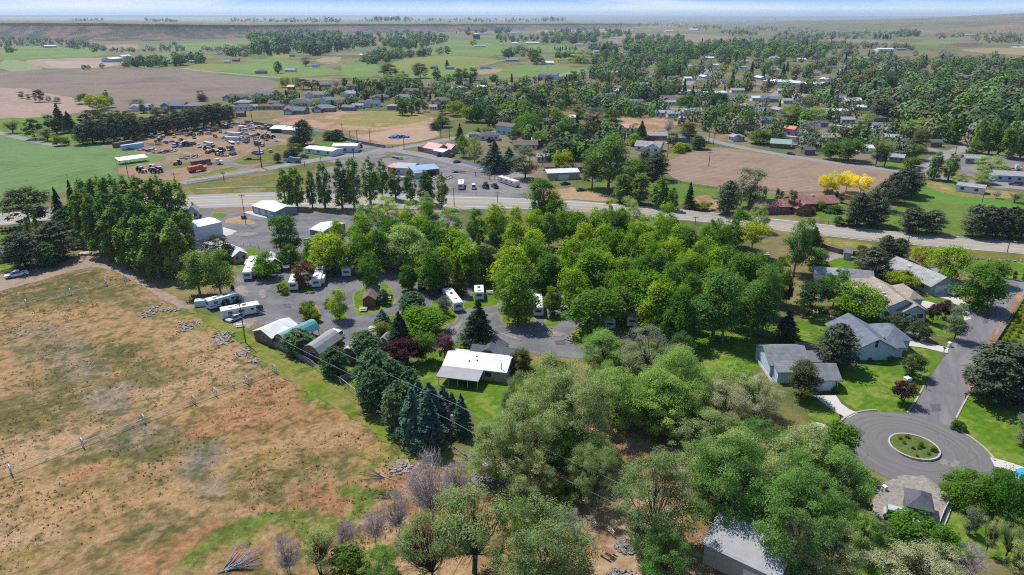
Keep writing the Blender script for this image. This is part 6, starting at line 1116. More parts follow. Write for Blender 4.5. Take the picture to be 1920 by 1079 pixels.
def vehicle(kind, c, fr, x, y, x2, y2, label=None, group=None, s=1.0, z=.05):
    """rear end at (x, y), nose towards (x2, y2), both photo points on the ground"""
    a = G(*fp(fr, x, y)); b = G(*fp(fr, x2, y2)); yaw = math.atan2(b.y - a.y, b.x - a.x); p = (a + b) / 2; p.z = z
    pr = car_proto(kind, c)
    if not pr[1]: pr[1] = True; t = pr[0]; col.objects.link(t); t.location = p; t.rotation_euler = (0, 0, yaw); t.scale = (s, s, s)
    else: t = dup(pr[0], p, yaw, (s, s, s))
    cc = dict(lblue='light blue', navy='dark blue', rust='rusty').get(c, c)
    note(t, {'parked_car': 'car', 'parked_van': 'van', 'parked_suv': 'car', 'pickup_truck': 'pickup', 'semi_truck': 'truck', 'dump_truck': 'truck', 'farm_tractor': 'tractor', 'flatbed_trailer': 'trailer', 'shipping_container': 'container'}[kind], label, group, cc + ' ' + {'parked_car': 'parked car', 'parked_van': 'parked van', 'parked_suv': 'parked car', 'pickup_truck': 'pickup truck'}.get(kind, kind.replace('_', ' ')))
    return t
def camper(fr, x, y, x2, y2, label, W=2.5, H=2.7, slide=0, fifth=False, motor=False, stripe=True, group='campers on the campground pitches', tint=None, Lmin=0):
    """trailer whose near end is at (x, y) and far end at (x2, y2)"""
    a = G(*fp(fr, x, y)); b = G(*fp(fr, x2, y2)); d = b - a; L = max(d.length, Lmin); yaw = math.atan2(d.y, d.x)
    t = thing('motorhome' if motor else 'travel_trailer', (a.x, a.y, .05), yaw, 'motorhome' if motor else 'camper', label, group); hw = W / 2; sh = tint or rvw
    sec = [(0, .45), (L, .45), (L, H - .5), (L - .35, H), (.12, H), (0, H - .12)]
    if fifth: sec = [(0, .45), (L - 2.3, .45), (L - 2.1, 1.35), (L, 1.35), (L, H - .25), (L - .3, H + .12), (L - 2.4, H + .12), (L - 2.7, H), (.12, H), (0, H - .12)]
    MB().prism(sec, -hw, hw, 'y').build("shell", sh, t); MB().box(.2, L - .5 if not fifth else L - 2.9, -hw + .06, hw - .06, H + .003, H + .05).build("roof", rvr, t)
    for k, fx in enumerate((.25, .6)): MB().box(L * fx - .42, L * fx + .42, -.36, .36, H + .05, H + (.34 if k == 0 else .2)).build("air_conditioner" if k == 0 else "roof_vent", rvr if k == 0 else blk, t)
    MB().box(-.03, .01, -.75, .75, 1.35, 2.0).build("rear_window", glass, t)
    for s in (-1, 1):
        for fx, w in ((.22, .5), (.5, .7), (.78, .45)):
            if L * fx < L - .6: MB().box(L * fx - w, L * fx + w, s * hw - .02 if s > 0 else -hw - .02, s * hw + .02 if s > 0 else -hw + .02, 1.45, 2.05).build("window", glass, t)
        if stripe: MB().box(.1, L - (.4 if not fifth else 2.4), s * hw - .012 if s > 0 else -hw - .012, s * hw + .012 if s > 0 else -hw + .012, .95, 1.2).build("stripe", rvs, t)
        for x in ((L * .42, L * .42 + .85) if not motor else (L * .28, L * .85)): wheel(t, x, s * (hw - .1), .36)
    MB().box(L * .68, L * .68 + .7, hw - .01, hw + .02, .6, 2.35).build("door", doorm, t)
    for q in range(slide): MB().box(L * (.12 + .45 * q), L * (.12 + .45 * q) + L * .3, (-hw - .75) if q == 0 else hw, -hw + .02 if q == 0 else hw + .75, .75, H - .3).build("slide_out", sh, t)
    if motor: MB().prism([(L - .02, 1.3), (L + .03, 1.3), (L - .3, H - .35), (L - .36, H - .35)], -hw + .15, hw - .15, 'y').build("windscreen", glass, t)
    elif not fifth: MB().prism([(L, -.6), (L + 1.1, -.05), (L + 1.1, .05), (L, .6)], .45, .55, 'z').build("hitch", blk, t)
    return t
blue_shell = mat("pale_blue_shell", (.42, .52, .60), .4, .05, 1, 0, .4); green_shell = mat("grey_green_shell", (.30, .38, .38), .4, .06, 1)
# campground pitches
t = camper('G', 215, 470, 655, 388, "long white park model trailer with grey roof and steps by the pole", W=2.9, H=2.55, stripe=False); L = 11
for k in range(3): MB().box(8.6 + k * .35, 9.0 + k * .35, -2.4, -1.47, .05, .75 - k * .22).build("step", wallmat('grey'), t)
MB().box(8.2, 9.8, -1.5, -1.44, .75, 2.3).build("glass_door", glass, t)
camper('G', 60, 365, 400, 268, "pale blue old bus camper beside the upright shrubs", W=2.6, H=2.62, motor=True, tint=blue_shell)
camper('F', 748, 880, 830, 690, "white fifth wheel camper with slide outs under the green tree", slide=2, fifth=True, H=2.57)
camper('F', 1262, 1000, 1300, 900, "small white camper with one square rear window beside bronze tree", H=2.6, Lmin=6)
camper('F', 1520, 965, 1590, 790, "white fifth wheel with big dark rear window and slide out", slide=2, fifth=True, H=2.57)
camper('F', 1858, 845, 1880, 740, "white camper with wide dark rear window in tree shade", H=2.67, Lmin=7)
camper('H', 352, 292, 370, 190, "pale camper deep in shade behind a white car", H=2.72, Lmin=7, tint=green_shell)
camper('H', 1320, 815, 1190, 640, "white travel trailer with roof hatch parked alone beside the grass", H=2.62)
camper('H', 1552, 690, 1545, 600, "short white camper with grey stripes by the picnic table", H=2.5, Lmin=5.5)
camper('H', 1800, 620, 1775, 440, "large white camper half hidden by the leafy tree", H=2.52, slide=1)
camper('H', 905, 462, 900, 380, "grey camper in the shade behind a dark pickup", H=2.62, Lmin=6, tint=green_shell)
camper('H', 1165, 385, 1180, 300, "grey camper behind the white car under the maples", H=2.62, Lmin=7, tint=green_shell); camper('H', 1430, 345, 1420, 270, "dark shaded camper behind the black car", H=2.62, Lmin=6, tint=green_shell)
camper('J', 553, 735, 540, 590, "white camper with square window between two round trees", H=2.72)
camper('J', 815, 640, 800, 510, "white long camper behind the pickup under the trees", H=2.72)
camper('J', 1440, 832, 1400, 720, "white camper with small dark window beside the lawn", H=2.67, Lmin=6)
camper('J', 1230, 860, 1170, 740, "pale blue motorhome tucked under a spreading tree", H=2.62, motor=True, tint=blue_shell, Lmin=7)
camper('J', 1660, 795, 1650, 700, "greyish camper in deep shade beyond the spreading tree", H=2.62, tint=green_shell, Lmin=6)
camper('J', 1180, 470, 1150, 380, "tan and white camper glimpsed between maples by a picnic table", H=2.62, Lmin=7)
camper('J', 1490, 300, 1470, 220, "white camper roof showing through the grove's upper middle", H=2.72, Lmin=7)
camper('Q3', 420, 960, 400, 880, "white camper roof glimpsed in the grove near the highway side", H=2.72, Lmin=6); camper('Q2', 130, 905, 120, 830, "white roofed camper behind the tall yellow green conifer", H=2.62, Lmin=6)
camper('Q1', 1100, 930, 1090, 850, "pale camper end under the big feathery tree", H=2.6, Lmin=6)
camper('K', 760, 800, 790, 690, "white motorhome glimpsed between the two big cottonwoods", H=2.72, motor=True, Lmin=8)
# the lot across the highway
LG = 'vehicles on the lot across the highway'
camper('U', 1300, 675, 1310, 625, "white box camper standing leftmost on the gravel lot", group=LG, H=2.52, Lmin=7); camper('U', 1690, 590, 1870, 650, "long white horse trailer on the gravel lot", group=LG, H=2.6)
vehicle('parked_van', 'white', 'U', 1432, 680, 1425, 640, "white van between the camper and the green tractor", LG); vehicle('farm_tractor', 'green', 'U', 1560, 668, 1530, 645, "dark green tractor on the gravel lot", LG, 1.1); vehicle('pickup_truck', 'navy', 'U', 1668, 672, 1615, 632, "dark blue pickup beside the tractor on the lot", LG)
vehicle('flatbed_trailer', 'black', 'U', 1220, 500, 1325, 505, "dark flatbed trailer loaded beside the side street", LG, .8); vehicle('flatbed_trailer', 'grey', 'U', 600, 345, 720, 372, "grey low trailer at the street junction"); vehicle('pickup_truck', 'maroon', 'U', 1065, 350, 1135, 325, "dark red pickup in front of the pink roofed house"); vehicle('pickup_truck', 'rust', 'U', 1175, 355, 1240, 330, "rusty pickup right of the dark red pickup"); vehicle('parked_car', 'navy', 'U', 1230, 408, 1300, 400, "dark blue car at the end of the white fence")
for q, (x, y, c) in enumerate(((735, 575, 'white'), (455, 672, 'navy'), (640, 675, 'grey'), (715, 680, 'green'), (250, 590, 'silver'), (330, 640, 'white'), (520, 610, 'black'))): vehicle('parked_car', c, 'U', x - 18, y, x + 18, y - 4, group='cars behind the poplar row')
vehicle('dump_truck', 'cyan', 'B', 325, 503, 240, 500, "blue dump truck by the street and small pines"); vehicle('pickup_truck', 'grey', 'B', 385, 468, 338, 460, "grey pickup left of the low white house"); vehicle('farm_tractor', 'black', 'B', 790, 395, 770, 380, "dark tractor at the white shop's corner")
# campground and street cars
vehicle('pickup_truck', 'white', 'E', 195, 543, 60, 570, "white pickup parked on the dirt lane"); vehicle('parked_car', 'silver', 'G', 440, 450, 290, 515, "silver car beside the long white trailer"); vehicle('parked_suv', 'white', 'G', 1560, 690, 1400, 650, "white car behind the silver white cabin")
vehicle('parked_car', 'white', 'H', 352, 385, 352, 325, "white car parked nose in behind tree shade"); vehicle('pickup_truck', 'navy', 'H', 900, 570, 900, 480, "dark pickup parked in front of a shaded camper"); vehicle('parked_suv', 'white', 'H', 1165, 465, 1160, 395, "white car with black windows left of tall pale conifer"); vehicle('parked_suv', 'black', 'H', 1415, 410, 1415, 345, "black car right of the tall pale conifer")
vehicle('pickup_truck', 'white', 'J', 800, 735, 800, 660, "white pickup parked nose in between trees"); vehicle('parked_suv', 'silver', 'N3', 925, 605, 1065, 645, "silver car beside the small dark shed"); vehicle('parked_car', 'grey', 'F', 1410, 460, 1420, 430, "dark car beside the grey storage shed")
vehicle('pickup_truck', 'silver', 'L', 1300, 690, 1340, 680, "silver pickup beside the house with the garage"); vehicle('parked_car', 'navy', 'L', 1260, 620, 1330, 600, "dark car behind the green tree by the street")
vehicle('parked_car', 'black', 'D', 150, 440, 192, 446, "black car driving on the town street"); vehicle('pickup_truck', 'maroon', 'D', 1895, 672, 1815, 668, "dark red pickup at the light blue house"); vehicle('semi_truck', 'white', 'D', 1795, 555, 1880, 560, "white mixer truck on the dusty lot", None, .9); vehicle('parked_car', 'red', 'D', 1400, 490, 1430, 485, "red car at the grey house corner"); vehicle('parked_car', 'white', 'D', 1210, 192, 1240, 190, "white car by the small yellow tree")
vehicle('shipping_container', 'white', 'D', 80, 330, 200, 340, "white box trailer beside the green roofed house"); vehicle('flatbed_trailer', 'yellow', 'D', 225, 355, 360, 365, "yellow flat trailer in the town yard"); vehicle('parked_car', 'white', 'D', 955, 430, 1000, 428, "white car near grey gabled house"); vehicle('parked_car', 'white', 'C', 640, 118, 660, 116, "white car at the street corner near green field")
for q, (fr, x, y, c) in enumerate((('C', 1180, 360, 'white'), ('C', 750, 310, 'silver'), ('C', 820, 305, 'blue'), ('C', 860, 320, 'white'), ('C', 1470, 355, 'tan'), ('C', 400, 670, 'black'), ('C', 520, 715, 'black'), ('D', 210, 385, 'silver'), ('D', 370, 385, 'navy'), ('D', 610, 395, 'white'), ('D', 1200, 270, 'white'), ('W2', 1080, 445, 'grey'), ('W2', 935, 360, 'white'), ('W2', 1165, 383, 'white'), ('W2', 650, 468, 'white'), ('W2', 1380, 478, 'white'), ('C', 720, 30, 'silver'), ('B', 1800, 190, 'navy'), ('D', 1070, 330, 'grey'), ('W3', 1460, 400, 'white'))):
    w = 16 if fr[0] == 'W' else 24; vehicle('parked_car', c, fr, x - w, y, x + w, y + (q % 5 - 2) * 2, group='cars parked around the town')
# junkyard
JG = 'machines and vehicles in the junkyard'
vehicle('dump_truck', 'orange', 'S', 850, 500, 980, 480, "orange dump truck beside the grass verge", JG, 1.1); vehicle('semi_truck', 'white', 'S', 1020, 430, 1120, 425, "white cab truck next to the big grey trailer box", JG); vehicle('shipping_container', 'rust', 'S', 150, 280, 345, 245, "long rusty container at the junkyard's left end", JG); vehicle('shipping_container', 'lblue', 'S', 235, 298, 425, 272, "light blue container in front of the rusty one", JG); vehicle('shipping_container', 'rust', 'S', 880, 435, 1010, 415, "dark trailer box behind the orange truck", JG, .8)
vehicle('shipping_container', 'white', 'S', 1200, 165, 1300, 172, "white box container upper of two in the junkyard middle", JG, .8); vehicle('shipping_container', 'white', 'S', 1175, 208, 1285, 212, "white box container lower of two in the junkyard middle", JG, .8); vehicle('shipping_container', 'lblue', 'S', 965, 245, 1070, 268, "pale open trailer box in the junkyard centre", JG, .75)
rj = random.Random(4)
JUNK = "t rust 400 480;t white 420 500;t rust 500 480;t red 540 480;t yellow 525 500;t rust 570 500;t yellow 735 430;p white 930 272;t blue 740 262;t navy 790 262;t green 840 262;t rust 810 255;t yellow 1000 295;t yellow 1070 290;t yellow 1140 310;t white 1095 345;t rust 1130 350;d maroon 1215 300;t yellow 560 225;t rust 580 215;t red 510 190;c white 490 170;c white 190 205;c white 210 215;p white 290 195;c white 355 192;c blue 310 297;c white 510 305;p white 750 155;t rust 940 160;c silver 1015 155;c rust 1075 180;d rust 1070 125;c white 1190 72;c white 1215 75;c silver 1240 70;c white 1270 72;p red 1345 82;s white 1400 85;c white 1420 95;c white 1440 105;c silver 1465 100;c yellow 1490 108;t rust 1530 108;t rust 1555 120;s white 1300 120;c white 1340 125;c silver 1360 160;c white 1400 180;c grey 1430 175;c silver 1520 160;t rust 1510 195;t yellow 1540 190;t yellow 1590 195;c rust 1530 210;c white 1620 215;p green 1470 255;c green 1445 240;c silver 1500 262;c white 1280 240;f white 1220 235;c navy 1210 225;c grey 1330 225;c black 1360 232;f rust 450 300;f rust 600 315;c rust 640 315;f rust 540 250;c blue 630 235;f silver 660 225;p blue 1440 335;c silver 1490 328;f black 1400 382;c silver 1570 315;c tan 1160 190;c white 1180 150;c rust 1120 140;t rust 1160 105;t rust 1190 98;f rust 850 140;c rust 800 160;c grey 880 165;f rust 1450 170"
for q in range(46):
    bx = ((1000, 1650, 88, 130), (700, 900, 225, 290), (1250, 1520, 130, 240), (1000, 1260, 280, 350), (480, 900, 150, 215))[q % 5]
    JUNK += f";{rj.choice('cccptf')} {rj.choice(['white', 'rust', 'silver', 'grey', 'tan', 'rust', 'blue', 'black', 'yellow'])} {rj.uniform(bx[0], bx[1]):.0f} {rj.uniform(bx[2], bx[3]):.0f}"
KM = dict(t='farm_tractor', p='pickup_truck', c='parked_car', d='dump_truck', s='semi_truck', f='flatbed_trailer')
for e in JUNK.split(';'):
    k, c, x, y = e.split(); x = float(x); y = float(y); a = rj.uniform(0, 6.28); vehicle(KM[k], c, 'S', x - 14 * math.cos(a), y + 5 * math.sin(a), x + 14 * math.cos(a), y - 5 * math.sin(a), group=JG, s=.9 if k in 'ds' else 1.05)
# scrap heaps: uncountable, one object each
def heap(name, fr, x, y, w, d, h, n, m_, label, long_=.6, cat='scrap heap', group=None, seed=1, smin=.25, smax=.7):
    p = G(*fp(fr, x, y)); s = depth(p) / FOC / FR[fr][2]; r = random.Random(seed + int(x)); mb = MB()
    for i in range(n):
        a = r.uniform(0, 6.28); q = math.sqrt(r.random()); cx = q * math.cos(a) * w * s / 2; cy = q * math.sin(a) * d / 2; cz = h * .6 * (1 - q) * r.random(); e = r.uniform(smin, smax); b = r.uniform(0, 3.14)
        k = len(mb.v); mb.box(-e * long_ * 1.6, e * long_ * 1.6, -e * .6, e * .6, -e * .35, e * .35); ca, sa = math.cos(b), math.sin(b); ti = r.uniform(-.5, .5)
        for j in range(k, k + 8):
            X_, Y_, Z_ = mb.v[j]; jx = 1 + r.uniform(-.35, .35); Z2 = Z_ + X_ * ti; mb.v[j] = (cx + (ca * X_ - sa * Y_) * jx, cy + (sa * X_ + ca * Y_) * jx, cz + e * .3 + Z2)
    me = mb.mesh(name, m_); o = link(name, me); o.location = p; note(o, cat, label, group); return o
rock = mat("pale_rock", (.24, .205, .18), .95, .3, 2); rock2 = mat("dark_rock", (.19, .175, .17), .95, .35, 2); scrap = mat("mixed_scrap", (.26, .24, .22), .8, .5, 1.2); scrapb = mat("blue_machinery", (.03, .10, .36), .5, .4, .8); logm = mat("cut_logs", (.30, .25, .21), .9, .35, 1.5)
heap('scrap_heap', 'S', 840, 360, 190, 14, 1, 90, scrap, "spread of grey scrap in front of the dark trailer box"); heap('scrap_heap', 'S', 620, 310, 220, 14, 1, 80, scrap, "grey scrap spread right of the light blue container"); heap('scrap_heap', 'S', 1480, 190, 160, 16, 1.5, 70, scrap, "grey scrap pile at the junkyard's right side"); heap('scrap_heap', 'S', 440, 295, 170, 9, 1, 60, mat("gravel_pile", (.30, .29, .29), .95), "low grey gravel heap beside the containers"); heap('scrap_heap', 'S', 1310, 160, 120, 12, 1.2, 60, scrap, "scrap pile right of the upper white container"); heap('scrap_heap', 'S', 1050, 105, 200, 10, 1, 50, scrap, "thin scrap line along the pines"); heap('scrap_heap', 'S', 1170, 350, 60, 6, 1.5, 30, scrap, "small dark scrap stack by the track crossing")
heap('farm_machinery', 'U', 680, 150, 210, 9, 2.2, 120, scrapb, "blue farm machinery parked in the sandy lot", cat='machinery', smin=.3, smax=1.0); heap('log_stack', 'U', 1110, 555, 180, 10, 1.2, 110, logm, "stacks of cut timber beside the timber fronted shop", 1.2, 'timber stack'); heap('scrap_heap', 'D', 480, 60, 60, 20, 2, 10, scrap, "scrap pile beside the low white mobile home")
heap('rock_pile', 'E', 1130, 820, 110, 9, .3, 90, rock, "pale rock pile where the shaded lane ends", .5, 'rocks', smin=.15, smax=.5); heap('rock_pile', 'E', 1270, 810, 160, 3, .4, 70, rock, "pale rocks strung along the field edge near the tree shade", .5, 'rocks', smin=.15, smax=.4); heap('rock_pile', 'E', 1410, 930, 150, 7, .3, 80, rock, "long rock pile along the upper field edge", .5, 'rocks', smin=.15, smax=.45)
heap('rock_pile', 'E', 1670, 1010, 150, 6, .5, 110, rock, "rock pile on the field edge below the white trailer", .5, 'rocks', smin=.15, smax=.5); heap('rock_pile', 'G', 230, 730, 220, 4, .35, 70, rock, "grey rock pile below the power pole", .5, 'rocks', smin=.15, smax=.5); heap('rock_pile', 'G', 465, 850, 140, 4, .5, 70, rock, "rock pile on the grass below the silver white cabin", .5, 'rocks', smin=.15, smax=.5); heap('rock_pile', 'G', 580, 950, 110, 2, .4, 30, rock, "small rock cluster nearest the wheeled pipe's end", .5, 'rocks', smin=.2, smax=.5)
heap('rock_pile', 'N1', 1730, 310, 280, 6, .9, 420, rock2, "dark stone heap by the wire fence and leafless tree", .45, 'rocks', smin=.12, smax=.34); heap('rock_pile', 'N1', 1085, 230, 150, 4, .6, 120, rock, "pale brush and rock heap on the red soil", .8, 'rocks', smin=.12, smax=.4)
heap('rock_pile', 'N2', 270, 500, 270, 5, .6, 240, rock2, "stone row along the fence under the elms", .45, 'rocks', smin=.12, smax=.34); heap('rock_pile', 'N2', 860, 825, 180, 3, .7, 160, rock2, "stone pile by the gate near the timber stack", .45, 'rocks', smin=.12, smax=.34); heap('rock_pile', 'X', 1165, 1080, 60, 3, .5, 60, rock2, "stones under the bright elm at the photo's bottom", .45, 'rocks', smin=.12, smax=.3)
for q, (x, y) in enumerate(((1440, 385), (1490, 388), (1535, 390), (1595, 395), (1685, 400), (1750, 402), (1800, 405), (1862, 408))): heap('boulder', 'L', x, y, 14, .9, .2, 5, rock, None, .5, 'boulder', 'boulders along the yard edge', smin=.3, smax=.5)
# ---------------------------------------------------------------- poles and wires
wood_p = mat("weathered_pole", (.085, .07, .06), .95, .2, 2); wire_m = mat("wire", (.30, .30, .31), .5, .05, 1)
def pole(fr, x, yt, yb, label=None, arms=1, lamp=False, tr=False, r=.14, aim=0.0):
    p = G(*fp(fr, x, yb)); H = height_at(p, fp(fr, x, yt)[1]); t = thing('utility_pole', p, aim, 'pole', label, 'utility poles', 'wooden utility pole'); k = max(1.0, depth(p) / 260)
    MB().tube((0, 0, -.3), (0, 0, H), r * k, r * .7 * k, 8).build("post", wood_p, t)
    for a in range(arms): MB().box(-1.1, 1.1, -.06 * k, .06 * k, H - .5 - a * 1.0, H - .36 - a * 1.0).build("crossarm", wood_p, t)
    if tr: MB().tube((.0, -.32, H - 3.2), (0, -.32, H - 2.2), .24, .24, 10).build("transformer", paint('silver'), t)
    if lamp:
        MB().tube((0, 0, H - .2), (1.6, 0, H + .1), .05 * k, .04 * k, 5).build("lamp_arm", paint('grey'), t); MB().box(1.4, 2.0, -.14, .14, H, H + .16).build("lamp_head", paint('silver'), t)
    t['H'] = H; return t
p1 = pole('X', 461, 567, 645, "tall wooden pole beside the white roofed cabin", aim=1.0); p2 = pole('X', 846, 757, 836, "pole with round transformer in front of the blue spruces", tr=True, aim=1.0)
p3 = pole('X', 461, 365, 421, "pole with sign board on the storage lot", arms=1); pole('X', 505, 406, 431, "short lamp pole beside the tall poplar", 0, True)
for e in ((('A'), 968, 490, 632), ('S', 1490, 250, 458), ('B', 858, 243, 366), ('B', 708, 262, 340), ('B', 651, 208, 305), ('B', 762, 258, 362), ('B', 1111, 312, 402), ('B', 1450, 228, 326), ('B', 1387, 178, 312), ('B', 1487, 690, 832), ('B', 1812, 720, 802), ('B', 45, 370, 540), ('C', 1475, 418, 530), ('C', 1166, 328, 462), ('C', 838, 40, 132), ('C', 1510, 278, 370), ('C', 1475, 268, 342), ('D', 478, 118, 216), ('D', 275, 228, 330), ('D', 1395, 380, 472), ('D', 1605, 738, 797), ('A', 1895, 108, 212), ('K', 262, 108, 172), ('L', 906, 198, 268), ('A', 1310, 580, 628), ('A', 1680, 575, 640), ('S', 1150, 490, 555), ('U', 232, 285, 355), ('U', 1590, 525, 570), ('U', 1640, 535, 575), ('U', 1450, 490, 540), ('W2', 805, 440, 475), ('W2', 895, 445, 475), ('D', 1475, 400, 470), ('W3', 1075, 470, 520), ('C', 905, 20, 70), ('C', 695, 20, 105), ('B', 735, 415, 470), ('B', 490, 460, 520), ('B', 365, 490, 530)): pole(*e)
t = pole('L', 1745, 242, 330, "white lamp standard beside the highway weeds", 0, True)
def wire(a, b, sag, label, r=.03):
    mb = MB(); n = 14; P = []
    for i in range(n + 1): f = i / n; q = a.lerp(b, f); P.append((q.x, q.y, q.z - sag * 4 * f * (1 - f)))
    for i in range(n): mb.tube(P[i], P[i + 1], r, r, 4, cap=False)
    o = link('power_line', mb.mesh('power_line', wire_m)); note(o, 'wire', label, 'overhead wires')
H1, H2 = p1['H'], p2['H']; A1 = p1.location.copy(); A2 = p2.location.copy(); A3 = G(1400, 1120)
def at(p, z, o=0): return Vector((p.x + o, p.y + o * .6, z))
wire(at(A1, H1 - .4, .9), at(A2, H2 - .4, .9), .7, "upper overhead wire between the cabin pole and spruce pole"); wire(at(A1, H1 - 3, -.7), at(A2, H2 - 2.6, -.7), .8, "lower overhead wire between the cabin pole and spruce pole")
wire(at(A2, H2 - .4, .9), at(A3, H2 - .2, .9), .8, "upper overhead wire crossing below the big elms"); wire(at(A2, H2 - 2.6, -.7), at(A3, H2 - 2.4, -.7), .8, "lower overhead wire crossing below the big elms")
# ---------------------------------------------------------------- wheeled irrigation pipes
def wheel_line(fr, a, b, spots, label, R_=.95):
    A = G(*fp(fr, *a)); B = G(*fp(fr, *b)); t = thing('wheel_line', A, math.atan2(B.y - A.y, B.x - A.x), 'irrigation line', label); L = (B - A).length; alu = mat("aluminium_pipe", (.45, .45, .45), .45, .06, 1, 0, .5)
    MB().tube((-25 if fr == 'M' else 0, 0, R_), (L, 0, R_), .07, .07, 6).build("pipe", alu, t)
    for x, y in spots:
        q = G(*fp(fr, x, y)); s = (q - A).dot((B - A).normalized()); mb = MB(); n = 18
        for i in range(n):
            a0, a1 = 2 * math.pi * i / n, 2 * math.pi * (i + 1) / n; mb.tube((s, R_ * math.cos(a0), R_ + R_ * math.sin(a0)), (s, R_ * math.cos(a1), R_ + R_ * math.sin(a1)), .08, .08, 4, cap=False)
            if i % 2 == 0: mb.tube((s, 0, R_), (s, R_ * math.cos(a0), R_ + R_ * math.sin(a0)), .025, .025, 3, cap=False)
        mb.build("wheel", alu, t)
wheel_line('M', (-60, 1055), (2080, 232), ((97, 1015), (622, 793), (1083, 618), (1457, 472), (1625, 420), (1866, 330), (2062, 240)), "long wheeled irrigation pipe across the dry field")
wheel_line('E', (60, 815), (975, 580), ((195, 775), (532, 695), (790, 622), (945, 590)), "shorter wheeled irrigation pipe near the shaded lane")
wheel_line('A', (-60, 676), (800, 556), ((200, 640), (500, 598)), "pale irrigation pipe across the green field", .6)
# ---------------------------------------------------------------- fences and walls
def fence(name, pl, h, m_, label, kind='board', step=2.4, t_=.06, z=0.0, cat='fence', rail=None, maxp=90):
    P = [G(*p) for p in pl]; root = thing(name, (P[0].x, P[0].y, z), 0, cat, label); o = P[0].copy(); seglen = sum((P[i + 1] - P[i]).length for i in range(len(P) - 1)); step = max(step, seglen / maxp)
    mb = MB(); rails = MB(); posts = []
    for a, b in zip(P, P[1:]):
        a = a - o; b = b - o; d = (b - a); L = d.length; d.normalize(); n_ = Vector((-d.y, d.x, 0)); n = max(1, int(L / step))
        if kind in ('board', 'wall'):
            w = n_ * (t_ / 2); q = [a - w, b - w, b + w, a + w]; k = len(mb.v)
            mb.v += [(v.x, v.y, 0.02) for v in q] + [(v.x, v.y, h) for v in q]
            for f in ((0, 3, 2, 1), (4, 5, 6, 7), (0, 1, 5, 4), (1, 2, 6, 5), (2, 3, 7, 6), (3, 0, 4, 7)): mb.f.append(tuple(k + i for i in f)); mb.m.append(0)
        else:
            zs = (h - .05,) if kind == 'chain' else (h * .35, h * .65, h - .1)
            for z_ in zs: rails.tube((a.x, a.y, z_), (b.x, b.y, z_), .035 if kind == 'chain' else .05, None, 5, cap=False)
            if kind == 'chain':
                for q in range(5): rails.tube((a.x, a.y, h * q / 5 + .1), (b.x, b.y, h * q / 5 + .1), .009, None, 3, cap=False)
        posts += [a.lerp(b, i / n) for i in range(n)]
    if kind in ('board', 'wall'): mb.build("panel", m_, root)
    else: rails.build("rail", rail or m_, root)
    if kind != 'wall':
        for q in posts: MB().tube((q.x, q.y, 0), (q.x, q.y, h + .08), .05 if kind == 'chain' else .07, None, 5).build("post", m_, root)
    return root
galv = mat("galvanised_steel", (.34, .35, .36), .5, .08, 2, .3); woodf = mat("fence_boards", (.12, .085, .065), .9, .2, 2, rib=('X', 3.5, .15)); greyf = mat("grey_fence_boards", (.20, .185, .17), .9, .2, 2, rib=('X', 3.5, .15)); whitef = mat("white_vinyl", (.60, .62, .65), .5, .04, 2); brownw = mat("brown_block_wall", (.13, .10, .09), .9, .15, 2)
fence('wire_fence', pts('X', "585,690 640,722 700,768 770,812 840,848 893,868 920,884"), 1.6, galv, "chain link fence below the spruce row", 'chain', 3.0); fence('wire_fence', pts('X', "893,868 940,905 990,935 1040,965 1075,985 1120,996"), 1.4, galv, "old wire fence along the stone row", 'chain', 3.0)
fence('garden_fence', pts('X', "500,645 545,664 590,690"), 1.5, greyf, "grey board fence behind the curved roof cabins"); fence('garden_fence', pts('I', "0,660 130,590"), 1.6, greyf, "short grey fence section beside the cabins' lawn")
fence('wire_fence', pts('I', "1190,355 1300,385 1420,410 1550,445 1620,440"), 1.0, galv, "low wire fence along the campground loop road", 'chain', 2.6); fence('garden_fence', pts('V', "740,35 940,100"), 1.7, greyf, "grey board fence behind the big cottonwoods"); fence('garden_fence', pts('V', "1200,205 1480,265"), 1.7, greyf, "board fence above the grey roofed house")
fence('garden_wall', pts('L', "175,300 330,345 530,372"), 1.7, brownw, "brown wall behind the green garden shed", 'wall', t_=.2, cat='wall'); fence('garden_fence', pts('X', "1868,645 1888,615 1909,582 1925,556"), 1.2, woodf, "brown timber fence along the shrub rows"); fence('garden_fence', pts('X', "1868,645 1850,672"), 1.2, woodf, "short brown fence end beside the big pine")
fence('panel_fence', pts('U', "1300,405 1400,430 1530,462 1645,485"), 1.6, whitef, "white panel fence beside the dark blue car"); fence('panel_fence', pts('U', "120,170 250,205 400,232 550,258"), 1.7, greyf, "grey fence along the lane by the sandy lot"); fence('panel_fence', pts('S', "1340,52 1500,75 1660,100 1800,120"), 1.8, greyf, "grey fence behind the junkyard sheds")
fence('rail_fence', pts('K', "1140,145 1240,162 1360,170"), 1.1, woodf, "timber rail fence beside the highway drive", 'rail', 2.2); fence('rail_fence', pts('C', "1140,625 1200,640 1400,690 1540,705"), 1.0, woodf, "dark wire fence under the furrowed field", 'rail', 4); fence('rail_fence', pts('D', "0,715 180,740 400,735"), 1.1, woodf, "dark fence behind the red roofed house", 'rail', 4); fence('rail_fence', pts('U', "555,262 680,245 850,215 1100,170"), 1.1, woodf, "dark rail fence in front of the sandy lot", 'rail', 4)
fence('wire_fence', pts('F', "700,500 860,480 870,520 840,620 770,670"), 1.2, galv, "thin fence round the office lawn", 'chain', 1.6); fence('rail_fence', pts('S', "820,600 1000,575 1200,545 1480,500"), 1.0, woodf, "roadside fence below the junkyard", 'rail', 8); fence('wire_fence', pts('Q2', "0,155 400,160 800,190"), 1.1, galv, "roadside wire fence along the gravel lot", 'chain', 6)
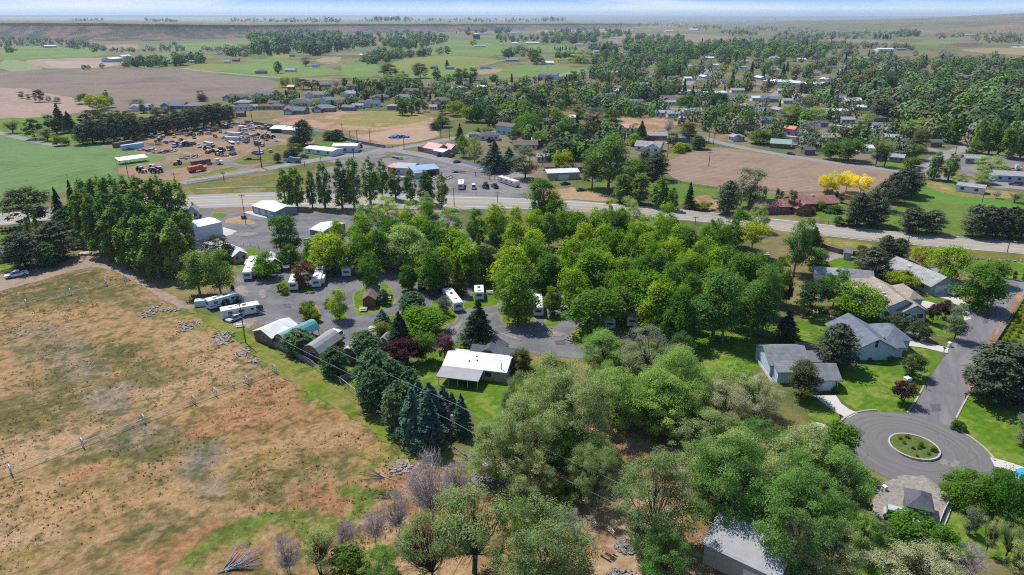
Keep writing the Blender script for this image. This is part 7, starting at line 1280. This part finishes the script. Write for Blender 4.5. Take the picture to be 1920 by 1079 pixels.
fence('kerb_wall', pts('N3', "1375,490 1330,620 1285,715"), .35, mat("pale_stone_edging", (.42, .36, .32), .9, .2, 2), "pale stone edging right of the small dark shed", 'wall', t_=.5, cat='wall'); fence('panel_fence', pts('N3', "1372,470 1310,590 1275,680"), 1.2, whitef, "white panel fence behind the stone edging", 'board', 2.0); fence('panel_fence', pts('V', "740,345 800,430 930,620 960,640"), .7, whitef, "low white fence left of the grey roofed house", 'board', 2.2)
fence('garden_wall', pts('P', "690,690 850,750 985,800 1100,850 1240,905 1400,900"), 1.3, greyf, "grey fence in the shade between the elms", 'board', 2.4); fence('field_gate', pts('N2', "560,640 630,690"), 1.2, galv, "metal field gate standing open on the dirt", 'rail', 1.2, cat='gate'); fence('field_gate', pts('N2', "712,705 765,755"), 1.2, galv, "metal gate beside the stone pile", 'rail', 1.2, cat='gate')
fence('garden_fence', pts('O', "340,245 480,285"), 1.5, woodf, "dark fence left of the white house by the circle"); fence('garden_fence', pts('O', "640,345 720,372"), 1.5, greyf, "short fence joining the white house by the circle")
# ---------------------------------------------------------------- traffic island and small things
isl = thing('traffic_island', CC, 0, 'traffic island', "round planted island with stone rim in the turning circle"); n = 40; R0, R1 = 3.75, 4.05; mb = MB()
for i in range(n):
    a, b = 2 * math.pi * i / n, 2 * math.pi * (i + 1) / n; p = lambda r, t, z: (r * math.cos(t), r * math.sin(t), z)
    mb.face([p(R1, a, 0), p(R1, b, 0), p(R1, b, .42), p(R1, a, .42)]); mb.face([p(R1, a, .42), p(R1, b, .42), p(R0, b, .42), p(R0, a, .42)]); mb.face([p(R0, b, .2), p(R0, a, .2), p(R0, a, .42), p(R0, b, .42)])
mb.build("stone_rim", mat("island_stone", (.34, .32, .30), .9, .25, 2), isl); MB().face([(R0 * math.cos(2 * math.pi * i / n), R0 * math.sin(2 * math.pi * i / n), .34) for i in range(n)]).build("grass", ground("island_grass", [c8(92, 118, 52), c8(118, 122, 70), c8(84, 112, 46), c8(140, 130, 90)], .5, 2, .2), isl)
for x, y, w in ((1030, 880, 18), (1078, 870, 22), (1055, 908, 20), (1170, 930, 28), (1118, 945, 18), (1160, 950, 16), (1258, 955, 34), (1222, 985, 16), (1145, 1000, 14)): tree('O', 'shrub', x, y - w * .7, w * 1.2, str(y + w * .3), None, 'small shrubs on the traffic island').location.z = .34
def table(fr, x, y, yaw, label=None, c='white'):
    p = G(*fp(fr, x, y)); p.z = .05; t = thing('picnic_table', p, yaw, 'picnic table', label, 'picnic tables', ('white' if c == 'white' else 'brown') + ' picnic table'); m_ = mat("bleached_timber", (.52, .50, .47), .8, .1, 3) if c == 'white' else mat("brown_timber", (.22, .12, .075), .8, .15, 3)
    mb = MB(); [mb.box(-.95, .95, -.38 + q * .2, -.38 + q * .2 + .17, .72, .77) for q in range(4)]; mb.build("tabletop", m_, t)
    for s in (-1, 1): MB().box(-.95, .95, s * .72 - .14, s * .72 + .14, .42, .46).build("bench", m_, t)
    for s in (-1, 1): MB().prism([(-.8, 0), (-.7, 0), (.0, .72), (.7, 0), (.8, 0), (.1, .72), (-.1, .72)], s * .6 - .04, s * .6 + .04, 'x').build("leg", m_, t)
for e in (('G', 1500, 385, .9), ('G', 1808, 375, .1), ('G', 425, 560, .3), ('H', 520, 680, .2), ('H', 1668, 605, .1), ('H', 250, 800, .1), ('J', 1272, 475, .5), ('H', 360, 1010, .3), ('F', 1420, 930, .2), ('G', 1912, 600, .4), ('K', 812, 412, .1)): table(*e)
table('N2', 715, 885, -.75, "brown timber picnic table on the bare dirt", 'brown')
def stack(fr, x, y, yaw, label):
    t = thing('log_bench', G(*fp(fr, x, y)), yaw, 'log stack', label)
def mailbox(fr, x, y, label=None):
    p = G(*fp(fr, x, y)); t = thing('mailbox', p, .5, 'mailbox', label, 'mailboxes by the street', 'mailbox'); MB().box(-.06, .06, -.06, .06, 0, 1.0).build("post", wood_p, t); MB().prism([(-.13, 1.0), (.13, 1.0), (.13, 1.15), (.08, 1.25), (-.08, 1.25), (-.13, 1.15)], -.28, .28, 'y').build("box", blk, t)
for e in ((1208, 540, "dark mailbox beside the purple tree's lawn"), (1472, 605, "dark mailbox at the right lawn edge"), (1328, 292, "dark mailbox at the upper white driveway"), (628, 752, "dark mailbox where the pale driveway meets the circle"), (655, 925, "dark mailbox at the circle's left rim")): mailbox('O', *e)
def box_thing(name, fr, x, y, w, d, h, m_, cat, label, lid=None):
    t = thing(name, G(*fp(fr, x, y)), .3, cat, label); MB().box(-w / 2, w / 2, -d / 2, d / 2, 0, h * .8).build("body", m_, t); MB().prism([(-w / 2 - .04, h * .8), (w / 2 + .04, h * .8), (w / 2 - .1, h), (-w / 2 + .1, h)], -d / 2 - .04, d / 2 + .04, 'y').build("lid", lid or m_, t)
box_thing('utility_box', 'O', 1083, 485, 1.3, 1.0, .9, paint('white'), 'utility box', "white utility box beside the round dark tree"); box_thing('utility_box', 'O', 1365, 252, .7, .6, 1.1, paint('white'), 'utility box', "small white box at the upper driveway's end"); box_thing('utility_box', 'N3', 873, 395, .6, .6, .8, paint('white'), 'utility box', "small white barrel on the gravel turnout")
box_thing('timber_crate', 'E', 640, 392, 3.4, 2.2, .7, mat("new_timber", (.42, .32, .22), .8, .1, 2), 'timber stack', "pale timber stack at the lane by the poplars"); box_thing('fire_pit', 'N2', 320, 685, 2.0, 1.3, .5, scrap, 'fire pit', "dark metal frame on the red dirt beside bare bush"); box_thing('sign_board', 'R', 1410, 250, 1.8, 1.0, 1.3, wallmat('brown'), 'sign', "dark sign base at the foot of the storage lot pole"); box_thing('utility_box', 'E', 1510, 770, 3.0, 2.0, 1.6, wallmat('pale'), 'tank', "pale box tank left of the old bus camper")
p = G(*fp('C', 1270, 190)); t = thing('grain_dome', p, 0, 'tank', "small silver dome tank beside white houses"); MB().tube((0, 0, 0), (0, 0, 2.5), 2.6, 2.6, 14).build("tank_wall", paint('silver'), t); MB().tube((0, 0, 2.5), (0, 0, 4), 2.6, .5, 14).build("tank_roof", paint('silver'), t)
pool = thing('swimming_pool', G(*fp('N3', 1930, 345)), 0, 'pool', "corner of a blue pool at the photo's right edge"); MB().tube((1.5, 0, 0), (1.5, 0, .9), 3, 3, 24).build("pool_wall", paint('white'), pool); MB().tube((1.5, 0, .9), (1.5, 0, .92), 2.85, 2.85, 24).build("water", mat("pool_water", (.05, .3, .5), .08, .05, 1, 0, .5), pool)
rng_ = random.Random(11)
for i in range(11):
    f = i / 10; tree('L', 'yshrub', 1892 - 165 * f, 738 + 300 * f, 46 + 10 * f, str(775 + 300 * f), None, 'clipped shrubs in the row along the fence')
for i in range(9):
    f = i / 8; tree('L', 'yshrub', 1960 - 165 * f, 745 + 300 * f, 46 + 10 * f, str(782 + 300 * f), None, 'clipped shrubs in the row along the fence')
t = thing('dead_branch', G(*fp('N0', 1690, 1010)), 0, 'dead tree', "fallen grey dead tree on the red soil"); rr = random.Random(3); mb = MB()
for i in range(46):
    a = rr.uniform(-.2, 1.2) if i > 12 else rr.uniform(1.2, 2.8); l = rr.uniform(2, 5.2); z = rr.uniform(.2, 1.2); b0 = (rr.uniform(-.6, .3), rr.uniform(-.3, .3), .15); e = (l * math.cos(a * .55 + .2), l * math.sin(a * .55 + .2), z + rr.uniform(0, 1.0)); mb.tube(b0, e, .07, .015, 4, cap=False)
    for q in range(3): mb.tube(Vector(b0).lerp(Vector(e), .6 + .12 * q), Vector(e) + Vector((rr.uniform(-.7, .7), rr.uniform(-.7, .7), rr.uniform(-.2, .5))), .02, .008, 3, cap=False)
mb.build("branches", mat("silvered_wood", (.27, .25, .255), .95, .2, 2), t); MB().tube((-.9, -.3, .1), (1.6, .5, .5), .18, .09, 7).build("trunk", bark_grey, t)
t = thing('dead_branch', G(*fp('N1', 1060, 430)), 0, 'dead branch', "broken grey branch hanging left of the bare trunk"); mb = MB()
for i in range(40):
    a = rr.uniform(2.5, 3.5); l = rr.uniform(3, 6.5); e = (l * math.cos(a), l * math.sin(a) * .6 + 1, rr.uniform(1, 4.5)); mb.tube((-2, .3, 3.0), e, .05, .012, 3, cap=False)
mb.build("branches", mat("silvered_wood", (.27, .25, .255)), t); MB().tube((0, 0, 2.6), (-2.2, .4, 3.1), .12, .08, 6).build("limb", bark_grey, t)
# ---------------------------------------------------------------- distant trees (thousands), the air, and the labels
FT = [('X', "1100,110 1300,95 1320,150 1180,165 1090,150", 130, 9, 17, GP, .2, 170), ('X', "1090,165 1300,160 1420,200 1440,260 1330,250 1240,225 1120,215", 75, 7, 14, GP, .15, 180), ('X', "820,150 1100,150 1100,172 830,182", 60, 5, 10, GP, .2, 110), ('X', "1180,112 1300,92 1500,90 1700,104 1920,112 1960,200 1960,290 1700,270 1560,205 1440,180 1300,160 1200,150", 470, 7, 16, GP, .14, 200),
      ('X', "1560,130 1960,120 1960,250 1760,262 1640,215", 210, 9, 20, GP, .06, 220),
      ('X', "1180,86 1290,82 1400,86 1560,90 1560,112 1400,112 1260,112 1180,106", 220, 11, 20, GD + GP[:3], .05, 150),
      ('X', "1300,160 1440,180 1560,205 1700,270 1700,318 1560,290 1440,270 1330,250 1280,200", 80, 6, 12, GP, .15, 180),
      ('X', "840,186 1000,178 1130,170 1200,160 1290,180 1200,196 1060,215 960,250 880,225", 130, 8, 15, GP, .2, 190),
      ('X', "980,255 1060,240 1180,255 1240,290 1140,300 1000,310", 60, 6, 11, GP, .15, 140),
      ('X', "430,195 640,170 840,172 840,200 650,205 500,210", 160, 3, 8, GP, .25, 110),
      ('X', "640,160 760,158 820,165 800,180 660,176", 60, 5, 9, GP, .3, 110),
      ('W2', "20,200 300,180 560,200 620,225 560,250 380,280 160,260 0,290", 230, 9, 18, GD, .15, 90), ('W2', "440,290 560,285 620,270 600,310 430,320", 24, 6, 12, GD + GS, .1, 90), ('W2', "110,350 200,300 350,300 430,320 300,345 150,365", 80, 7, 13, GD + GS, .05, 90),
      ('W1', "1420,200 1500,190 1640,185 1920,190 1920,290 1760,320 1640,300 1500,320 1420,310", 190, 14, 26, GD, .2, 90), ('W1', "1260,290 1420,270 1420,320 1280,325", 30, 8, 14, GD + GS, .1, 80),
      ('W1', "690,350 880,340 1030,380 900,380 700,380", 45, 8, 13, GD, .3, 90), ('W1', "970,330 1150,330 1140,360 990,362", 26, 8, 14, GD, .1, 90),
      ('W1', "0,195 160,185 330,205 520,255 610,285 560,298 460,285 330,262 150,265 0,270", 200, 6, 13, GS + GD[:2], .05, 70), ('W1', "0,285 90,280 90,300 0,305", 8, 7, 12, GD, .2, 70), ('W1', "620,280 760,285 760,295 620,296", 26, 4, 8, GS, 0, 60), ('W1', "780,285 1000,250 1050,290 800,295", 50, 5, 10, GS, 0, 60), ('W1', "1140,280 1280,270 1280,292 1140,294", 22, 5, 9, GS, 0, 60),
      ('W1', "380,190 520,215 900,225 1100,200 1260,225 1240,180 1100,190 700,215 450,180", 110, 6, 12, GS + GD[:1], .0, 60), ('W1', "1340,195 1540,180 1560,215 1400,225", 40, 8, 14, GD, .1, 70),
      ('W2', "620,160 820,155 840,200 640,205", 40, 12, 22, GD, .2, 70), ('W2', "860,170 950,165 950,195 860,195", 22, 14, 24, GD, .1, 70), ('W2', "1120,195 1220,175 1440,170 1620,185 1630,215 1500,220 1400,250 1130,245", 170, 11, 20, GD, .05, 80), ('W2', "870,205 1100,210 1110,235 880,240", 45, 8, 14, GD, .1, 70),
      ('W2', "900,290 1000,280 1110,300 1110,325 920,325", 30, 7, 13, GS + GD[:2], .0, 90), ('W2', "1200,320 1290,310 1400,300 1400,345 1200,345", 30, 7, 12, GD, .1, 90), ('W2', "1580,235 1700,215 1920,220 1920,310 1640,310 1590,290", 90, 12, 20, GP[:4], .03, 110), ('W2', "1440,320 1920,315 1920,352 1440,350", 70, 4, 9, GS + GP[:2], .0, 80), ('W2', "1190,280 1330,275 1330,292 1190,292", 16, 5, 9, GD, .5, 80), ('W2', "1380,270 1540,250 1560,300 1400,300", 26, 8, 13, GD, .2, 90),
      ('W2', "60,112 1180,112 1180,126 60,126", 150, 9, 20, GD, .1, 50, 5200), ('W2', "1120,110 1260,110 1260,124 1120,124", 26, 16, 26, GD, .2, 50, 5600), ('W2', "180,108 380,108 380,118 180,118", 50, 14, 26, GD, .1, 50, 5200), ('W2', "1640,135 1920,125 1920,160 1640,150", 40, 12, 20, GD, .1, 50), ('W1', "410,112 580,112 580,122 410,122", 26, 8, 14, GD, .05, 50, 4200), ('W1', "820,112 1000,118 1000,130 820,124", 36, 9, 18, GD, .05, 50, 4200), ('W1', "1300,115 1920,112 1920,132 1300,130", 120, 9, 22, GD, .05, 50, 4600),
      ('W3', "0,145 220,150 220,168 0,165", 36, 10, 18, GD, .1, 50), ('W3', "200,180 400,172 420,205 220,205", 40, 9, 15, GD, .05, 60), ('W3', "280,155 560,150 560,175 300,172", 40, 9, 15, GD, .05, 55), ('W3', "580,150 760,145 800,190 1100,180 1300,200 1260,215 900,225 640,235 480,240 520,205 600,175", 300, 6, 14, GS + GD[:3], .02, 55), ('W3', "500,238 700,235 1000,250 1300,262 1300,290 1000,275 640,285 560,255", 170, 6, 12, GS + GD[:2], .05, 70), ('W3', "1190,190 1330,178 1330,205 1200,208", 40, 12, 20, GD, .1, 60), ('W3', "1400,220 1500,160 1700,145 1900,170 1920,250 1700,245 1560,215", 160, 7, 14, GS + GD, .03, 50), ('W3', "1420,103 1490,98 1490,106 1420,110", 14, 12, 20, GD, 0, 40), ('W3', "1080,212 1170,212 1170,226 1080,226", 16, 10, 16, GD, .9, 60),
      ('W3', "100,235 340,225 640,260 640,282 400,292 100,260", 120, 7, 14, GP, .2, 100)]
for o_, lk in THINGS: pass
for o_ in list(col.objects):
    if o_.type == 'EMPTY' and o_.parent is None and o_.name.startswith(('parked', 'pickup')): KEEP.append((o_.location.x, o_.location.y, 4))
o = link("distant_trees", far_trees(FT, 12)); o['kind'] = 'stuff'; o['category'] = 'trees'; o['label'] = "trees and woods of the far town and farms reading as one mass"
hz = bpy.data.materials.new("air"); hz.use_nodes = True; nt = hz.node_tree; nt.nodes.remove(nt.nodes["Principled BSDF"]); pv = nt.nodes.new("ShaderNodeVolumePrincipled")
pv.inputs['Color'].default_value = (.66, .82, 1.0, 1); pv.inputs['Density'].default_value = HAZE; pv.inputs['Anisotropy'].default_value = 0.3
nt.links.new(pv.outputs[0], nt.nodes["Material Output"].inputs['Volume'])
o = link("haze", MB().box(-50000, 50000, -1000, 50000, -3, 140).mesh("haze", hz)); o['kind'] = 'stuff'; o['category'] = 'haze'; o['label'] = "thin blue summer haze over the valley"

# labels: look + where it stands next to the nearest named landmark; ordinals only where several would read the same
LM = [("round traffic island", 1712, 838), ("pale blue house", 1640, 655), ("white garage door", 1550, 715), ("purple round tree lawn", 1690, 740), ("small dark shed", 1722, 955), ("gravel turnout", 1680, 930), ("weeping mulberries", 1850, 915), ("metal roofed workshop", 1400, 1020), ("brown picnic table", 1138, 1035), ("stone row", 1030, 945), ("dark stone heap", 910, 895),
      ("dark power pole", 846, 800), ("porch lodge", 870, 690), ("tan curved roof cabin", 660, 660), ("silver roofed cabin", 600, 655), ("teal roofed cabin", 550, 630), ("white roofed cabin", 505, 615), ("long white trailer", 450, 585), ("old bus camper", 410, 568), ("red brown cabin", 693, 555), ("lone travel trailer", 850, 570), ("big dark spruce", 897, 610), ("fifth wheel camper", 468, 515), ("bronze tree", 570, 515), ("restroom hut", 518, 495), ("grey storage shed", 605, 432), ("long storage building", 512, 390), ("big white shop", 388, 425), ("white cottage", 370, 400),
      ("loop road", 1000, 640), ("short white camper", 899, 555), ("tall pale conifer", 858, 530), ("two big cottonwoods", 1370, 600), ("dark chestnut", 1515, 560), ("sage green house", 1720, 530), ("brown roofed house", 1690, 580), ("green garden shed", 1590, 478), ("street end", 1890, 540), ("right hand lawn", 1870, 800), ("shrub row fence", 1885, 620), ("highway bend", 1290, 404), ("right end of the highway", 1850, 462), ("red roofed house", 1520, 385), ("yellow trees", 1580, 345), ("paddock shed", 1818, 355), ("light blue house", 1890, 330), ("furrowed field", 1420, 320), ("white gabled house", 1225, 280), ("tan shop", 1055, 335), ("gravel lot", 900, 345), ("poplar row", 680, 350), ("pink roofed house", 810, 280), ("sandy lot", 755, 255), ("low white house", 598, 288), ("junkyard's orange truck", 370, 318), ("white box containers", 440, 255), ("rusty container", 230, 272), ("white roofed shelter", 252, 300), ("cemetery pines", 330, 240), ("cemetery lane", 60, 262), ("green field", 120, 310), ("white pickup", 33, 510), ("poplar grove", 270, 430), ("timber stack", 160, 475), ("leafless tree", 815, 910), ("fallen dead tree", 420, 1040), ("mint green house", 942, 250), ("green roofed house", 1465, 275), ("pink house", 1480, 250), ("mixer truck", 1900, 315), ("long white hall", 1483, 162), ("white farmhouse", 1027, 145), ("water tank", 893, 72), ("blue barn", 220, 115), ("ploughed brown field", 250, 170), ("far brown field", 1350, 80), ("street corner field", 1190, 212), ("white mobile home", 1571, 213), ("long mobile home", 1575, 245), ("brick town house", 1253, 190), ("distant pasture", 750, 110), ("far left slope", 60, 95), ("subdivision's left end", 330, 195), ("subdivision's middle", 600, 200), ("subdivision's right end", 830, 185), ("far right town edge", 1880, 180), ("far hall", 1660, 95), ("upper street", 1000, 157), ("scrap in the middle", 350, 290), ("junkyard sheds", 530, 248), ("blue dump truck", 550, 302), ("grove's left edge", 680, 420), ("grove's centre", 1000, 450), ("grove's top edge", 1050, 390), ("grove's right edge", 1300, 470), ("feathery pale tree", 758, 480), ("grove's lower edge", 1090, 590), ("shaded clearing", 1200, 815), ("wire fence", 790, 830)]
def word_ord(n): return ('', 'second ', 'third ', 'fourth ', 'fifth ', 'sixth ', 'seventh ', 'eighth ', 'ninth ', 'tenth ', 'eleventh ', 'twelfth ')[n] if n < 12 else f"{n + 1}th "
taken = set(o_['label'] for o_ in col.objects if o_.parent is None and 'label' in o_); groups_ = {}
for o_, lk in THINGS:
    X_, Y_ = px((o_.location.x, o_.location.y, 2.0)); best = sorted(LM, key=lambda l: math.hypot(X_ - l[1], (Y_ - l[2]) * 1.5))[:1][0]
    dx_, dy_ = X_ - best[1], Y_ - best[2]
    rel = ('left of' if dx_ < 0 else 'right of') if abs(dx_) > 1.3 * abs(dy_) else ('behind' if dy_ < 0 else 'in front of')
    groups_.setdefault((lk, rel, best[0]), []).append((math.hypot(dx_, dy_), o_))
for (lk, rel, lm_), mem in groups_.items():
    mem.sort(key=lambda m_: m_[0])
    for i, (d_, o_) in enumerate(mem):
        where = f"{rel} the {lm_}"
        o_['label'] = f"{lk} {where}" if len(mem) == 1 else f"{'nearest ' if i == 0 else word_ord(i) + 'nearest '}{lk} {where}"
        if len(o_['label'].split()) < 4: o_['label'] = lk + " standing " + where
for o_ in col.objects:
    for k in ('h', 'H', 'L'):
        if k in o_: del o_[k]
